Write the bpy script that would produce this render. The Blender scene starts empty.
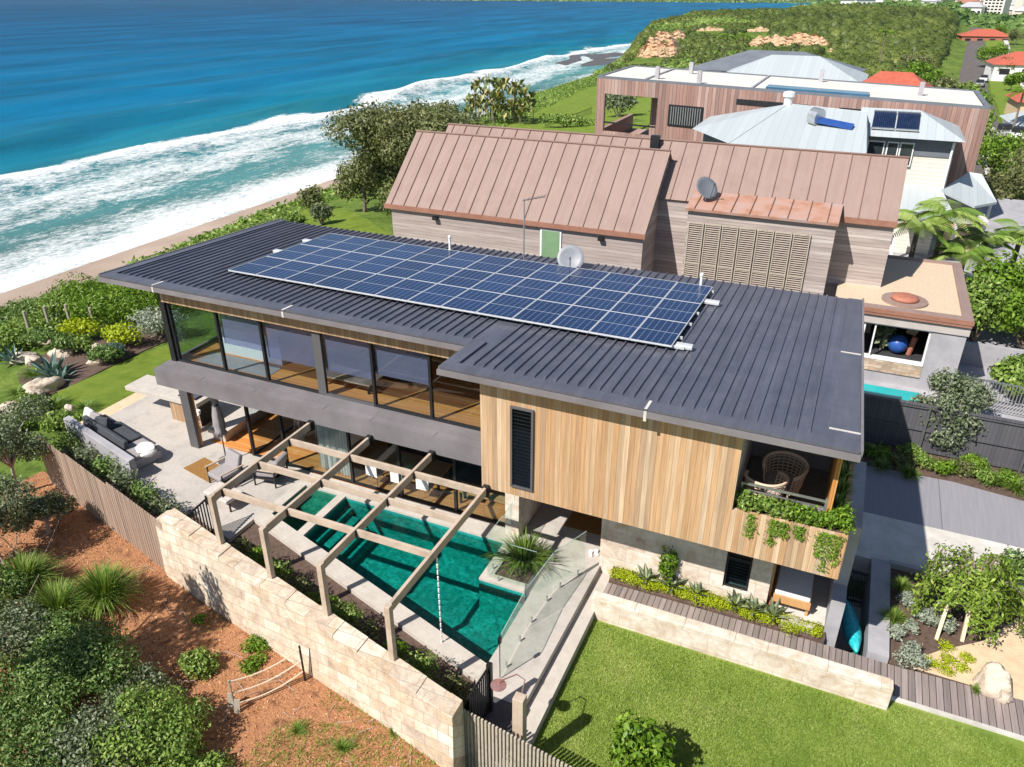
import bpy, math, random
import numpy as np
from mathutils import Vector, Matrix
R = math.radians
random.seed(7)
RNG = np.random.default_rng(11)
scene = bpy.context.scene
COL = scene.collection

# ------------------------------------------------------------------ camera
CAM = np.array([0.0, 0.0, 13.3]); FPX = 770.0; PITCH = 0.47655; YAW = 0.42002
_h = np.array([-math.sin(YAW), math.cos(YAW), 0]); _r = np.array([math.cos(YAW), math.sin(YAW), 0]); _u = np.array([0, 0, 1.0])
_fw = _h*math.cos(PITCH) - _u*math.sin(PITCH); _up = _h*math.sin(PITCH) + _u*math.cos(PITCH)
def at(px, py, z):
    """ground point at height z seen at a photo pixel (used to survey plant positions)"""
    d = _fw + _r*(px-512)/FPX + _up*(383.5-py)/FPX
    p = CAM + d*(z-CAM[2])/d[2]
    return float(p[0]), float(p[1]), z
cd = bpy.data.cameras.new('camera'); cam = bpy.data.objects.new('camera', cd); COL.objects.link(cam)
cam.location = CAM; cam.rotation_euler = (math.pi/2-PITCH, 0, YAW)
cd.sensor_width = 36; cd.lens = FPX/1024*36; cd.clip_end = 9000; cd.clip_start = 0.2
scene.camera = cam

# ------------------------------------------------------------------ light
w = bpy.data.worlds.new('World'); scene.world = w; w.use_nodes = True
nt = w.node_tree; bg = nt.nodes['Background']
sky = nt.nodes.new('ShaderNodeTexSky'); sky.sky_type = 'NISHITA'; sky.sun_disc = False
SUN = Vector((-0.425, -0.83, 1.0)).normalized()
sky.sun_elevation = math.asin(SUN.z); sky.sun_rotation = math.atan2(SUN.x, SUN.y)
sky.altitude = 0; sky.air_density = 1.0; sky.dust_density = 0.4; sky.ozone_density = 1.5
nt.links.new(sky.outputs[0], bg.inputs[0]); bg.inputs[1].default_value = 0.075
sl = bpy.data.lights.new('sun', 'SUN'); sl.energy = 4.8; sl.angle = R(0.53); sl.color = (1, 0.95, 0.87)
so = bpy.data.objects.new('sun', sl); COL.objects.link(so); so.rotation_euler = SUN.to_track_quat('Z', 'Y').to_euler()
scene.view_settings.view_transform = 'Standard'; scene.view_settings.look = 'None'
scene.view_settings.exposure = 0.52; scene.view_settings.gamma = 1
scene.cycles.max_bounces = 8; scene.cycles.transparent_max_bounces = 16
scene.cycles.use_denoising = True
scene.cycles.caustics_reflective = False; scene.cycles.caustics_refractive = False

# ------------------------------------------------------------------ materials
def lin(c):
    return tuple(((v/255)/12.92 if v <= 10 else (((v/255)+.055)/1.055)**2.4) for v in c)
class NT:
    def __init__(s, name):
        s.m = bpy.data.materials.new(name); s.m.use_nodes = True; s.t = s.m.node_tree
        s.b = s.t.nodes['Principled BSDF']; s.o = s.t.nodes['Material Output']
    def n(s, typ, **kw):
        x = s.t.nodes.new(typ)
        for k, v in kw.items(): setattr(x, k, v)
        return x
    def l(s, a, b): s.t.links.new(a, b)
    def coord(s, scale=(1, 1, 1), rot=(0, 0, 0)):
        tc = s.n('ShaderNodeTexCoord'); mp = s.n('ShaderNodeMapping')
        mp.inputs['Scale'].default_value = scale; mp.inputs['Rotation'].default_value = rot
        s.l(tc.outputs['Object'], mp.inputs[0]); return mp.outputs[0]
    def noise(s, vec, scale, detail=4, rough=.6, dist=0):
        x = s.n('ShaderNodeTexNoise'); x.inputs['Scale'].default_value = scale; x.inputs['Detail'].default_value = detail
        x.inputs['Roughness'].default_value = rough; x.inputs['Distortion'].default_value = dist
        s.l(vec, x.inputs['Vector']); return x.outputs['Fac']
    def ramp(s, fac, stops, interp='LINEAR'):
        x = s.n('ShaderNodeValToRGB'); e = x.color_ramp.elements; x.color_ramp.interpolation = interp
        while len(e) < len(stops): e.new(.5)
        for i, (p, c) in enumerate(stops):
            e[i].position = p; e[i].color = tuple(c[:3])+(1,) if not isinstance(c, (int, float)) else (c, c, c, 1)
        s.l(fac, x.inputs[0]); return x.outputs[0]
    def math(s, op, a, b=None, c=None):
        x = s.n('ShaderNodeMath', operation=op)
        for i, v in enumerate((a, b, c)):
            if v is None: continue
            if isinstance(v, (int, float)): x.inputs[i].default_value = v
            else: s.l(v, x.inputs[i])
        return x.outputs[0]
    def mix(s, fac, a, b, mode='MIX'):
        x = s.n('ShaderNodeMix', data_type='RGBA', blend_type=mode)
        for i, v in ((0, fac), (6, a), (7, b)):
            if isinstance(v, (int, float)): x.inputs[i].default_value = v
            elif isinstance(v, tuple): x.inputs[i].default_value = tuple(v[:3])+(1,)
            else: s.l(v, x.inputs[i])
        return x.outputs[2]
    def bump(s, h, strength=.3, dist=.02):
        x = s.n('ShaderNodeBump'); x.inputs['Strength'].default_value = strength; x.inputs['Distance'].default_value = dist
        s.l(h, x.inputs['Height']); s.l(x.outputs[0], s.b.inputs['Normal']); return x
    def base(s, c, rough=.7, metal=0, spec=.4):
        if isinstance(c, tuple): s.b.inputs['Base Color'].default_value = tuple(c[:3])+(1,)
        else: s.l(c, s.b.inputs['Base Color'])
        s.b.inputs['Roughness'].default_value = rough; s.b.inputs['Metallic'].default_value = metal
        s.b.inputs['Specular IOR Level'].default_value = spec
        return s.m
def mottled(name, c1, c2, scale=3, rough=.7, bump=0, bscale=None, c3=None, fine=None, metal=0, spec=.4, bdist=.02):
    k = NT(name); v = k.coord()
    f = k.noise(v, scale, 6, .65)
    st = [(.35, c1), (.65, c2)] if c3 is None else [(.3, c1), (.5, c2), (.7, c3)]
    col = k.ramp(f, st)
    if fine:
        g = k.noise(v, fine, 3, .6); col = k.mix(.18, col, k.ramp(g, [(.3, .35), (.7, .68)]), 'OVERLAY')
    k.base(col, rough, metal, spec)
    if bump: k.bump(k.noise(v, bscale or scale*4, 4), bump, bdist)
    return k.m
def boards(name, cols, axis='X', width=.11, grain=1.0, rough=.65, gap=.05, gapc=(.02, .015, .01), gaxis='Z', bump=.3):
    """timber boards: one tone per board, grain along gaxis"""
    k = NT(name); tc = k.n('ShaderNodeTexCoord'); sp = k.n('ShaderNodeSeparateXYZ'); k.l(tc.outputs['Object'], sp.inputs[0])
    a = k.math('DIVIDE', sp.outputs[axis], width); idx = k.math('FLOOR', a); fr = k.math('FRACT', a)
    wn = k.n('ShaderNodeTexWhiteNoise', noise_dimensions='1D'); k.l(idx, wn.inputs['W'])
    n = len(cols); col = k.ramp(wn.outputs[0], [((i+.5)/n, c) for i, c in enumerate(cols)])
    cmb = k.n('ShaderNodeCombineXYZ')
    for ax in 'XYZ':
        k.l(k.math('MULTIPLY', sp.outputs[ax],   .7 if ax == gaxis else 15), cmb.inputs[ax])
    ad = k.n('ShaderNodeVectorMath', operation='ADD'); cm2 = k.n('ShaderNodeCombineXYZ'); k.l(k.math('MULTIPLY', idx, 5.3), cm2.inputs[gaxis])
    k.l(cmb.outputs[0], ad.inputs[0]); k.l(cm2.outputs[0], ad.inputs[1])
    g = k.noise(ad.outputs[0], 1.0, 5, .65)
    col = k.mix(.6*grain, col, k.ramp(g, [(.3, .28), (.7, .72)]), 'OVERLAY')
    if gap:
        m = k.math('LESS_THAN', fr, gap); col = k.mix(m, col, gapc)
        k.bump(k.math('SUBTRACT', k.math('MULTIPLY', g, .3), m), bump, .01)
    return k.base(col, rough, 0, .3)
def streaks(name, amount=.35, sc=(9, .35, .35)):
    """run-off streaks down the slope of a metal sheet"""
    m = MT[name]; t = m.node_tree; b = t.nodes['Principled BSDF']; src = b.inputs['Base Color'].links[0].from_socket; tc = t.nodes.new('ShaderNodeTexCoord'); mp = t.nodes.new('ShaderNodeMapping'); mp.inputs['Scale'].default_value = sc; t.links.new(tc.outputs['Object'], mp.inputs[0])
    n = t.nodes.new('ShaderNodeTexNoise'); n.inputs['Scale'].default_value = 1; n.inputs['Detail'].default_value = 7; n.inputs['Roughness'].default_value = .7; t.links.new(mp.outputs[0], n.inputs['Vector']); r = t.nodes.new('ShaderNodeValToRGB'); r.color_ramp.elements[0].position = .3; r.color_ramp.elements[0].color = (.22, .22, .22, 1); r.color_ramp.elements[1].position = .7; r.color_ramp.elements[1].color = (.78, .78, .78, 1); t.links.new(n.outputs['Fac'], r.inputs[0])
    x = t.nodes.new('ShaderNodeMix'); x.data_type = 'RGBA'; x.blend_type = 'OVERLAY'; x.inputs[0].default_value = amount; t.links.new(src, x.inputs[6]); t.links.new(r.outputs[0], x.inputs[7]); t.links.new(x.outputs[2], b.inputs['Base Color'])
def blocks(name, cols, bw=.6, bh=.28, rough=.85, mortar=(.35, .28, .2), axis='XZ', msize=.008, bump=.6):
    """stone blocks in courses, one tone per block"""
    k = NT(name); tc = k.n('ShaderNodeTexCoord'); sp = k.n('ShaderNodeSeparateXYZ'); k.l(tc.outputs['Object'], sp.inputs[0])
    cm = k.n('ShaderNodeCombineXYZ')
    if axis == 'XZ': k.l(sp.outputs[0], cm.inputs[0]); k.l(k.math('ADD', sp.outputs[2], k.math('MULTIPLY', sp.outputs[1], 1.0)), cm.inputs[1])
    else: k.l(sp.outputs[0], cm.inputs[0]); k.l(sp.outputs[1], cm.inputs[1])
    v0 = k.coord()
    dn = k.n('ShaderNodeTexNoise'); dn.inputs['Scale'].default_value = 1.7; dn.inputs['Detail'].default_value = 3; k.l(v0, dn.inputs['Vector']); dv = k.n('ShaderNodeVectorMath', operation='MULTIPLY_ADD'); k.l(dn.outputs['Color'], dv.inputs[0]); dv.inputs[1].default_value = (.09, .07, 0); k.l(cm.outputs[0], dv.inputs[2])
    br = k.n('ShaderNodeTexBrick'); k.l(dv.outputs[0], br.inputs['Vector']); br.inputs['Scale'].default_value = 1
    br.inputs['Brick Width'].default_value = bw; br.inputs['Row Height'].default_value = bh; br.inputs['Mortar Size'].default_value = msize
    br.inputs['Color1'].default_value = (0, 0, 0, 1); br.inputs['Color2'].default_value = (1, 1, 1, 1); br.inputs['Mortar'].default_value = (.5, .5, .5, 1)
    br.offset = .43
    rx = k.n('ShaderNodeRGBToBW'); k.l(br.outputs['Color'], rx.inputs[0])
    n = len(cols); col = k.ramp(rx.outputs[0], [((i+.5)/n, c) for i, c in enumerate(cols)])
    ns = k.noise(v0, 2.6, 8, .75, .6); col = k.mix(.85, col, k.ramp(ns, [(.3, .22), (.5, .5), (.72, .72)]), 'OVERLAY')
    st = k.ramp(k.noise(v0, 1.1, 5, .7, 1.5), [(.52, 0.0), (.66, 1.0)]); col = k.mix(k.math('MULTIPLY', st, .5), col, (.50, .35, .20))
    col = k.mix(br.outputs['Fac'], col, mortar)
    k.bump(k.math('SUBTRACT', k.noise(v0, 7, 6, .7), k.math('MULTIPLY', br.outputs['Fac'], .8)), bump, .03)
    return k.base(col, rough, 0, .25)
def glass(name, tint=(.75, .85, .85), rough=.0, tf=.9):
    k = NT(name); t = k.n('ShaderNodeBsdfTransparent'); t.inputs[0].default_value = tint+(1,)
    g = k.n('ShaderNodeBsdfGlossy'); g.inputs['Roughness'].default_value = rough; g.inputs[0].default_value = (1, 1, 1, 1)
    f = k.n('ShaderNodeLayerWeight'); f.inputs['Blend'].default_value = .5
    fm = k.math('ADD', k.math('MULTIPLY', k.math('POWER', f.outputs['Facing'], 5.0), .7), .03)
    mx = k.n('ShaderNodeMixShader'); k.l(fm, mx.inputs[0]); k.l(t.outputs[0], mx.inputs[1]); k.l(g.outputs[0], mx.inputs[2])
    k.l(mx.outputs[0], k.o.inputs[0]); return k.m
def leafmat(name, dark, mid, light, trans=.25, rough=.5):
    k = NT(name); a = k.n('ShaderNodeAttribute', attribute_name='v')
    col = k.ramp(a.outputs['Fac'], [(0, dark), (.55, mid), (1, light)])
    k.base(col, rough, 0, .35)
    tr = k.n('ShaderNodeBsdfTranslucent'); k.l(k.mix(1.0, col, (1.0, 1.0, .55), 'MULTIPLY'), tr.inputs[0])
    mx = k.n('ShaderNodeMixShader'); mx.inputs[0].default_value = trans
    k.l(k.b.outputs[0], mx.inputs[1]); k.l(tr.outputs[0], mx.inputs[2]); k.l(mx.outputs[0], k.o.inputs[0]); return k.m

MT = {}
MT['roof'] = mottled('roof_metal', (.092, .098, .128), (.124, .128, .160), 1.2, .36, spec=.5, metal=.25)
MT['flash'] = mottled('roof_flashing', (.105, .108, .138), (.13, .132, .162), 1.5, .38, spec=.5, metal=.25)
MT['band'] = mottled('grey_cladding', (.17, .155, .165), (.20, .185, .195), 1.0, .5)
MT['dark'] = mottled('dark_frame', (.012, .013, .015), (.02, .02, .023), 4, .45)
MT['grey'] = mottled('grey_frame', (.09, .09, .095), (.11, .105, .11), 4, .45)
MT['timber'] = boards('honey_timber_boards', [(.52, .325, .18), (.43, .255, .135), (.55, .385, .245), (.36, .24, .15), (.49, .29, .15), (.44, .335, .24), (.58, .42, .28), (.45, .275, .145)], 'X', .118, gap=.035, gapc=(.10, .06, .03))
MT['frieze'] = boards('weathered_frieze_boards', [(.34, .21, .12), (.42, .28, .16), (.27, .17, .10), (.46, .33, .21), (.37, .24, .13)], 'X', .118)
MT['greyboard'] = boards('silvered_horizontal_boards', [(.43, .365, .34), (.36, .30, .275), (.48, .415, .385), (.32, .26, .24), (.40, .34, .32), (.52, .46, .43)], 'Z', .14, gaxis='X', gap=.05, gapc=(.14, .10, .09))
MT['pinkboard'] = boards('faded_vertical_boards', [(.34, .20, .17), (.26, .16, .135), (.42, .28, .24), (.30, .17, .14), (.46, .33, .29), (.22, .14, .125)], 'X', .22, gap=.07, gapc=(.09, .06, .05))
MT['pergola'] = mottled('weathered_pergola_timber', (.36, .275, .205), (.47, .375, .295), 2.5, .75, .3, 30, (.55, .45, .36))
MT['deckwood'] = boards('grey_boardwalk_planks', [(.24, .195, .18), (.30, .245, .225), (.20, .165, .155), (.34, .285, .265), (.26, .21, .20)], 'X', .14, gaxis='Y', gap=.1, gapc=(.03, .025, .025))
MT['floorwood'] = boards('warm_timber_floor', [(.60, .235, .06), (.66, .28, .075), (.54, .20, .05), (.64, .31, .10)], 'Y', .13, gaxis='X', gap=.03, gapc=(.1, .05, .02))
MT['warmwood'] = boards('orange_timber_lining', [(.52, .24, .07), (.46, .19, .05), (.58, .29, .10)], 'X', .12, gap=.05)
MT['slatwood'] = mottled('silvered_slat', (.34, .29, .23), (.44, .38, .31), 6, .75, .2, 40, (.26, .22, .18))
MT['fencewood'] = boards('grey_brown_palings', [(.36, .26, .20), (.30, .215, .17), (.42, .31, .24), (.27, .20, .165)], 'X', .13, gap=.06)
MT['stone'] = blocks('sandstone_blocks', [(.56, .455, .34), (.66, .565, .455), (.49, .38, .27), (.70, .62, .52), (.61, .50, .385), (.54, .45, .36)], .62, .30, mortar=(.42, .34, .26), msize=.007)
MT['stonetop'] = mottled('sandstone_top', (.72, .60, .45), (.80, .69, .55), 2.5, .85, .5, 12, (.62, .47, .32))
MT['ashlar'] = blocks('cream_ashlar', [(.64, .55, .465), (.70, .625, .55), (.58, .48, .39), (.67, .59, .50)], 1.05, .42, mortar=(.45, .375, .31), msize=.005, bump=.4)
MT['travertine'] = mottled('travertine_paving', (.40, .362, .33), (.46, .42, .385), 1.6, .75, .15, 20, (.43, .385, .35), fine=9)
MT['coping'] = mottled('pale_coping_stone', (.46, .415, .37), (.53, .485, .435), 2.2, .75, .15, 20, fine=8)
MT['concrete'] = mottled('pale_concrete', (.52, .49, .45), (.60, .57, .53), 1.2, .85, .1, 20, fine=7)
MT['drive'] = boards('grey_driveway', [(.25, .245, .27), (.265, .255, .28), (.255, .25, .275)], 'X', 2.6, gap=.008, gapc=(.12, .12, .13), grain=.35, gaxis='Y', rough=.8)
MT['render'] = mottled('grey_render', (.33, .32, .345), (.38, .37, .39), 1.3, .8, .1, 30)
MT['whiterender'] = mottled('white_paint', (.74, .74, .73), (.80, .80, .79), 1.5, .6)
MT['darkfence'] = boards('charcoal_fence_boards', [(.085, .083, .095), (.10, .098, .11), (.092, .09, .10)], 'X', .12, gap=.05, gapc=(.03, .03, .035), grain=.4)
MT['copper'] = mottled('faded_copper_roof', (.245, .165, .14), (.29, .205, .177), .5, .5, 0, None, (.265, .183, .157), spec=.3)
MT['copperseam'] = mottled('copper_seam', (.16, .095, .075), (.20, .12, .095), 1, .6)
MT['rust'] = mottled('rust_trim', (.27, .125, .085), (.33, .165, .115), 3, .55)
MT['gravel'] = mottled('tan_roof_gravel', (.50, .38, .26), (.64, .51, .37), 16, .9, 1.0, 40, (.40, .29, .19), fine=45)
MT['zinc'] = boards('pale_ribbed_roof', [(.40, .44, .455), (.43, .47, .485)], 'X', .4, gap=.06, gapc=(.34, .38, .41), grain=.15, rough=.5)
MT['redtile'] = mottled('red_tile_roof', (.40, .085, .05), (.46, .12, .075), 3, .7, .4, 10)
MT['greyroof'] = mottled('grey_roof', (.13, .145, .17), (.17, .185, .21), 1, .5)
MT['weatherboard'] = boards('cream_weatherboard', [(.72, .66, .58), (.74, .68, .60)], 'Z', .2, gaxis='X', gap=.09, gapc=(.42, .38, .33), grain=.2)
MT['white'] = mottled('white_fabric', (.74, .72, .70), (.80, .78, .76), 5, .85, .2, 30)
MT['curtain'] = mottled('cream_curtain', (.70, .66, .58), (.78, .74, .66), 4, .9)
MT['greyfab'] = mottled('grey_fabric', (.28, .255, .26), (.33, .305, .31), 12, .9, .2, 90)
MT['charfab'] = mottled('charcoal_fabric', (.045, .05, .06), (.065, .07, .08), 12, .9, .2, 90)
MT['mat'] = mottled('coir', (.24, .12, .03), (.33, .17, .05), 20, .95, .5, 90)
MT['rattan'] = mottled('rattan', (.62, .46, .34), (.72, .56, .43), 20, .7, .3, 80)
MT['teak'] = mottled('teak', (.52, .27, .11), (.60, .34, .15), 5, .6, .2, 40)
MT['black'] = mottled('black_metal', (.010, .010, .012), (.016, .016, .018), 6, .4)
MT['steel'] = mottled('steel', (.55, .56, .57), (.65, .66, .67), 6, .3, metal=.8)
MT['dish'] = mottled('dish_enamel', (.22, .23, .26), (.27, .28, .31), 4, .45)
MT['teal'] = mottled('turquoise_paint', (.00, .30, .38), (.02, .45, .50), 14, .4, 0, None, (.10, .60, .62))
MT['soil'] = mottled('dark_soil', (.07, .045, .035), (.11, .07, .055), 9, .95, .8, 30, (.14, .095, .075), fine=40)
MT['mulch'] = mottled('orange_bark_mulch', (.30, .125, .055), (.45, .21, .10), 2.5, .95, 1.0, 22, (.16, .07, .035), fine=26, bdist=.06)
MT['sandstrip'] = mottled('sandy_path', (.58, .42, .27), (.68, .51, .34), 4, .9, .5, 30, fine=25)
MT['rock'] = mottled('pale_boulder', (.50, .40, .31), (.62, .52, .42), 3, .9, .8, 9, (.40, .30, .23), bdist=.06)
MT['bark'] = mottled('bark', (.16, .12, .09), (.24, .19, .15), 8, .9, .6, 30)
MT['palebark'] = mottled('pale_dead_branch', (.36, .30, .27), (.46, .39, .35), 8, .9, .4, 30)
MT['glass'] = glass('window_glass', (.80, .86, .88))
MT['fenceglass'] = glass('fence_glass', (.93, .975, .955))
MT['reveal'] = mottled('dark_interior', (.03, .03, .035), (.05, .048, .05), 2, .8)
k = NT('lavender_blind'); k.base(k.ramp(k.noise(k.coord((.3, 1, 4)), 1.2, 3), [(.3, (.36, .33, .46)), (.7, (.44, .41, .54))]), .9, 0, .1); t_ = k.n('ShaderNodeBsdfTransparent'); t_.inputs[0].default_value = (.8, .78, .95, 1); x_ = k.n('ShaderNodeMixShader'); x_.inputs[0].default_value = .36; k.l(t_.outputs[0], x_.inputs[1]); k.l(k.b.outputs[0], x_.inputs[2]); k.l(x_.outputs[0], k.o.inputs[0]); MT['blind'] = k.m
MT['innerwall'] = mottled('interior_wall', (.66, .65, .66), (.72, .71, .72), 1, .8)
MT['purple'] = mottled('aubergine_fabric', (.10, .035, .05), (.14, .05, .07), 4, .9)
MT['blue'] = mottled('blue_vinyl', (.02, .07, .28), (.03, .10, .36), 4, .35)
MT['rope'] = mottled('pale_rope', (.58, .47, .33), (.68, .57, .43), 30, .9)
MT['brownglass'] = mottled('terracotta', (.34, .12, .08), (.42, .17, .11), 6, .6)
MT['pinkmetal'] = mottled('copper_shower_rose', (.50, .26, .24), (.60, .34, .31), 8, .3, metal=.6)
for n_, a_ in (('roof', .4), ('flash', .3), ('copper', .16), ('band', .3), ('render', .35), ('concrete', .4), ('travertine', .25)): streaks(n_, a_, (5, .3, .3) if n_ in ('roof', 'flash', 'copper') else (.8, .8, .8))
# leaves
MT['lf_dark'] = leafmat('dark_green_leaves', (.055, .12, .025), (.15, .25, .055), (.40, .48, .19))
MT['lf_green'] = leafmat('green_leaves', (.085, .165, .03), (.20, .31, .05), (.46, .54, .18))
MT['lf_bright'] = leafmat('bright_leaves', (.07, .15, .01), (.15, .27, .02), (.30, .42, .05))
MT['lf_lime'] = leafmat('lime_leaves', (.25, .33, .006), (.42, .50, .012), (.58, .62, .04))
MT['lf_olive'] = leafmat('olive_leaves', (.07, .09, .03), (.17, .19, .07), (.34, .34, .15))
MT['lf_silver'] = leafmat('silver_leaves', (.22, .26, .20), (.36, .40, .32), (.52, .55, .46))
MT['lf_blue'] = leafmat('blue_green_leaves', (.05, .11, .10), (.12, .21, .19), (.24, .34, .31))
MT['lf_strap'] = leafmat('strap_leaves', (.06, .13, .015), (.17, .28, .035), (.42, .47, .15))
MT['lf_grey'] = leafmat('grey_green_leaves', (.07, .10, .045), (.18, .225, .12), (.42, .46, .31))
MT['lf_scrub'] = leafmat('coastal_scrub_leaves', (.05, .075, .015), (.125, .165, .032), (.25, .28, .065))
def lawnmat(name, c1, c2, c3):
    k = NT(name); v = k.coord(); a = k.noise(v, 1.1, 6, .7); b = k.noise(v, 60, 3, .7)
    col = k.ramp(a, [(.32, c1), (.52, c2), (.72, c3)]); col = k.mix(.8, col, k.ramp(b, [(.25, .2), (.75, .8)]), 'OVERLAY')
    k.base(col, .9, 0, .15); k.bump(b, .9, .04); return k.m
MT['lawn'] = lawnmat('lawn_turf', (.16, .25, .04), (.25, .34, .065), (.38, .42, .13))
MT['lawn2'] = lawnmat('bright_turf', (.11, .17, .02), (.165, .235, .03), (.23, .28, .05))
MT['blade'] = leafmat('grass_blades', (.15, .24, .03), (.27, .37, .065), (.50, .54, .17), .3)

# ------------------------------------------------------------------ builders
ORG = {}
def tag(o, label=None, cat=None, group=None, kind=None):
    if label: o['label'] = label
    if cat: o['category'] = cat
    if group: o['group'] = group
    if kind: o['kind'] = kind
    return o
def thing(name, label, cat, loc=(0, 0, 0), group=None):
    o = bpy.data.objects.new(name, None); COL.objects.link(o); o.empty_display_size = .2
    o.location = loc; ORG[o.name] = Vector(loc); return tag(o, label, cat, group)
class MB:
    def __init__(s): s.v = []; s.f = []; s.mi = []; s.cur = 0
    def add(s, vs, fs):
        n = len(s.v); s.v += [tuple(p) for p in vs]
        for f in fs: s.f.append(tuple(i+n for i in f)); s.mi.append(s.cur)
        return s
    def box(s, x0, x1, y0, y1, z0, z1):
        return s.add([(x0, y0, z0), (x1, y0, z0), (x1, y1, z0), (x0, y1, z0), (x0, y0, z1), (x1, y0, z1), (x1, y1, z1), (x0, y1, z1)],
                     [(3, 2, 1, 0), (4, 5, 6, 7), (0, 1, 5, 4), (1, 2, 6, 5), (2, 3, 7, 6), (3, 0, 4, 7)])
    def obox(s, c, size, rz=0, rx=0, ry=0):
        M = Matrix.Translation(c) @ Matrix.Rotation(rz, 4, 'Z') @ Matrix.Rotation(ry, 4, 'Y') @ Matrix.Rotation(rx, 4, 'X')
        a, b, d = (q/2 for q in size)
        vs = [M @ Vector(p) for p in [(-a, -b, -d), (a, -b, -d), (a, b, -d), (-a, b, -d), (-a, -b, d), (a, -b, d), (a, b, d), (-a, b, d)]]
        return s.add(vs, [(3, 2, 1, 0), (4, 5, 6, 7), (0, 1, 5, 4), (1, 2, 6, 5), (2, 3, 7, 6), (3, 0, 4, 7)])
    def beam(s, p, q, wdt, hgt):
        """rectangular bar from p to q, hgt measured up from its top line"""
        p = Vector(p); q = Vector(q); d = (q-p).normalized()
        sd = d.cross(Vector((0, 0, 1)))
        if sd.length < 1e-4: sd = Vector((1, 0, 0))
        sd.normalize(); up = sd.cross(d).normalized(); sd = sd*wdt/2; up = up*hgt
        vs = [p-sd-up, p+sd-up, p+sd, p-sd, q-sd-up, q+sd-up, q+sd, q-sd]
        return s.add(vs, [(0, 1, 2, 3), (7, 6, 5, 4), (4, 5, 1, 0), (5, 6, 2, 1), (6, 7, 3, 2), (7, 4, 0, 3)])
    def prism(s, poly, z0, z1):
        """z0,z1 numbers or functions of (x,y)"""
        a = sum(poly[i][0]*poly[(i+1) % len(poly)][1]-poly[(i+1) % len(poly)][0]*poly[i][1] for i in range(len(poly)))
        if a < 0: poly = poly[::-1]
        n = len(poly); g0 = z0 if callable(z0) else (lambda x, y: z0); g1 = z1 if callable(z1) else (lambda x, y: z1)
        vs = [(x, y, g0(x, y)) for x, y in poly]+[(x, y, g1(x, y)) for x, y in poly]
        return s.add(vs, [tuple(range(n))[::-1], tuple(range(n, 2*n))]+[(i, (i+1) % n, n+(i+1) % n, n+i) for i in range(n)])
    def xprism(s, prof, x0, x1):
        """profile in (y,z) extruded along x"""
        n = len(prof); vs = [(x0, y, z) for y, z in prof]+[(x1, y, z) for y, z in prof]
        a = sum(prof[i][0]*prof[(i+1) % n][1]-prof[(i+1) % n][0]*prof[i][1] for i in range(n))
        if a < 0: vs = [(x0, y, z) for y, z in prof[::-1]]+[(x1, y, z) for y, z in prof[::-1]]
        return s.add(vs, [tuple(range(n))[::-1], tuple(range(n, 2*n))]+[(i, (i+1) % n, n+(i+1) % n, n+i) for i in range(n)])
    def quad(s, *p): return s.add(p, [tuple(range(len(p)))])
    def tube(s, path, r, n=8, cap=True):
        path = [Vector(p) for p in path]; rs = r if isinstance(r, (list, tuple)) else [r]*len(path); b = len(s.v)
        ref = Vector((.31, .17, .93)).normalized(); vs = []
        for i, p in enumerate(path):
            d = (path[min(i+1, len(path)-1)]-path[max(i-1, 0)]).normalized()
            if abs(d.dot(ref)) > .97: ref = Vector((.9, .3, .1)).normalized()
            a = d.cross(ref).normalized(); c = d.cross(a)
            for j in range(n):
                t = 2*math.pi*j/n; vs.append(p+(a*math.cos(t)+c*math.sin(t))*rs[i])
        fs = []
        for i in range(len(path)-1):
            for j in range(n): fs.append((i*n+j, (i+1)*n+j, (i+1)*n+(j+1) % n, i*n+(j+1) % n))
        if cap: fs += [tuple(range(n)), tuple(range((len(path)-1)*n, len(path)*n))[::-1]]
        return s.add(vs, fs)
    def lathe(s, prof, c=(0, 0, 0), n=20, M=None):
        vs = []; fs = []; k = len(prof)
        for r, z in prof:
            for j in range(n):
                t = 2*math.pi*j/n; p = Vector((r*math.cos(t), r*math.sin(t), z))
                if M: p = M @ p
                vs.append(p+Vector(c))
        for i in range(k-1):
            for j in range(n): fs.append((i*n+j, i*n+(j+1) % n, (i+1)*n+(j+1) % n, (i+1)*n+j))
        fs += [tuple(range(n))[::-1], tuple(range((k-1)*n, k*n))]
        return s.add(vs, fs)
    def blob(s, c, rad, jit=.15, seed=0, n=10, m=7, rz=0):
        rg = random.Random(seed); vs = []; fs = []
        for i in range(m+1):
            ph = math.pi*i/m
            for j in range(n):
                t = 2*math.pi*j/n; k = 1+rg.uniform(-jit, jit) if 0 < i < m else 1
                x = rad[0]*math.sin(ph)*math.cos(t)*k; y = rad[1]*math.sin(ph)*math.sin(t)*k
                vs.append((c[0]+x*math.cos(rz)-y*math.sin(rz), c[1]+x*math.sin(rz)+y*math.cos(rz), c[2]+rad[2]*math.cos(ph)*k))
        for i in range(m):
            for j in range(n): fs.append((i*n+j, (i+1)*n+j, (i+1)*n+(j+1) % n, i*n+(j+1) % n))
        return s.add(vs, fs)
    def build(s, name, mats, parent=None, smooth=False, bevel=0, sub=0):
        mats = mats if isinstance(mats, (list, tuple)) else [mats]
        v = np.array(s.v, dtype=np.float64)
        if parent is not None:
            org = np.array(ORG[parent.name])
        else:
            org = np.array([(v[:, 0].min()+v[:, 0].max())/2, (v[:, 1].min()+v[:, 1].max())/2, v[:, 2].min()])
        me = bpy.data.meshes.new(name); me.from_pydata((v-org).tolist(), [], s.f)
        for m in mats: me.materials.append(MT[m] if isinstance(m, str) else m)
        if len(mats) > 1: me.polygons.foreach_set('material_index', s.mi)
        if smooth: me.polygons.foreach_set('use_smooth', [True]*len(me.polygons))
        me.update()
        o = bpy.data.objects.new(name, me); COL.objects.link(o)
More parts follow.
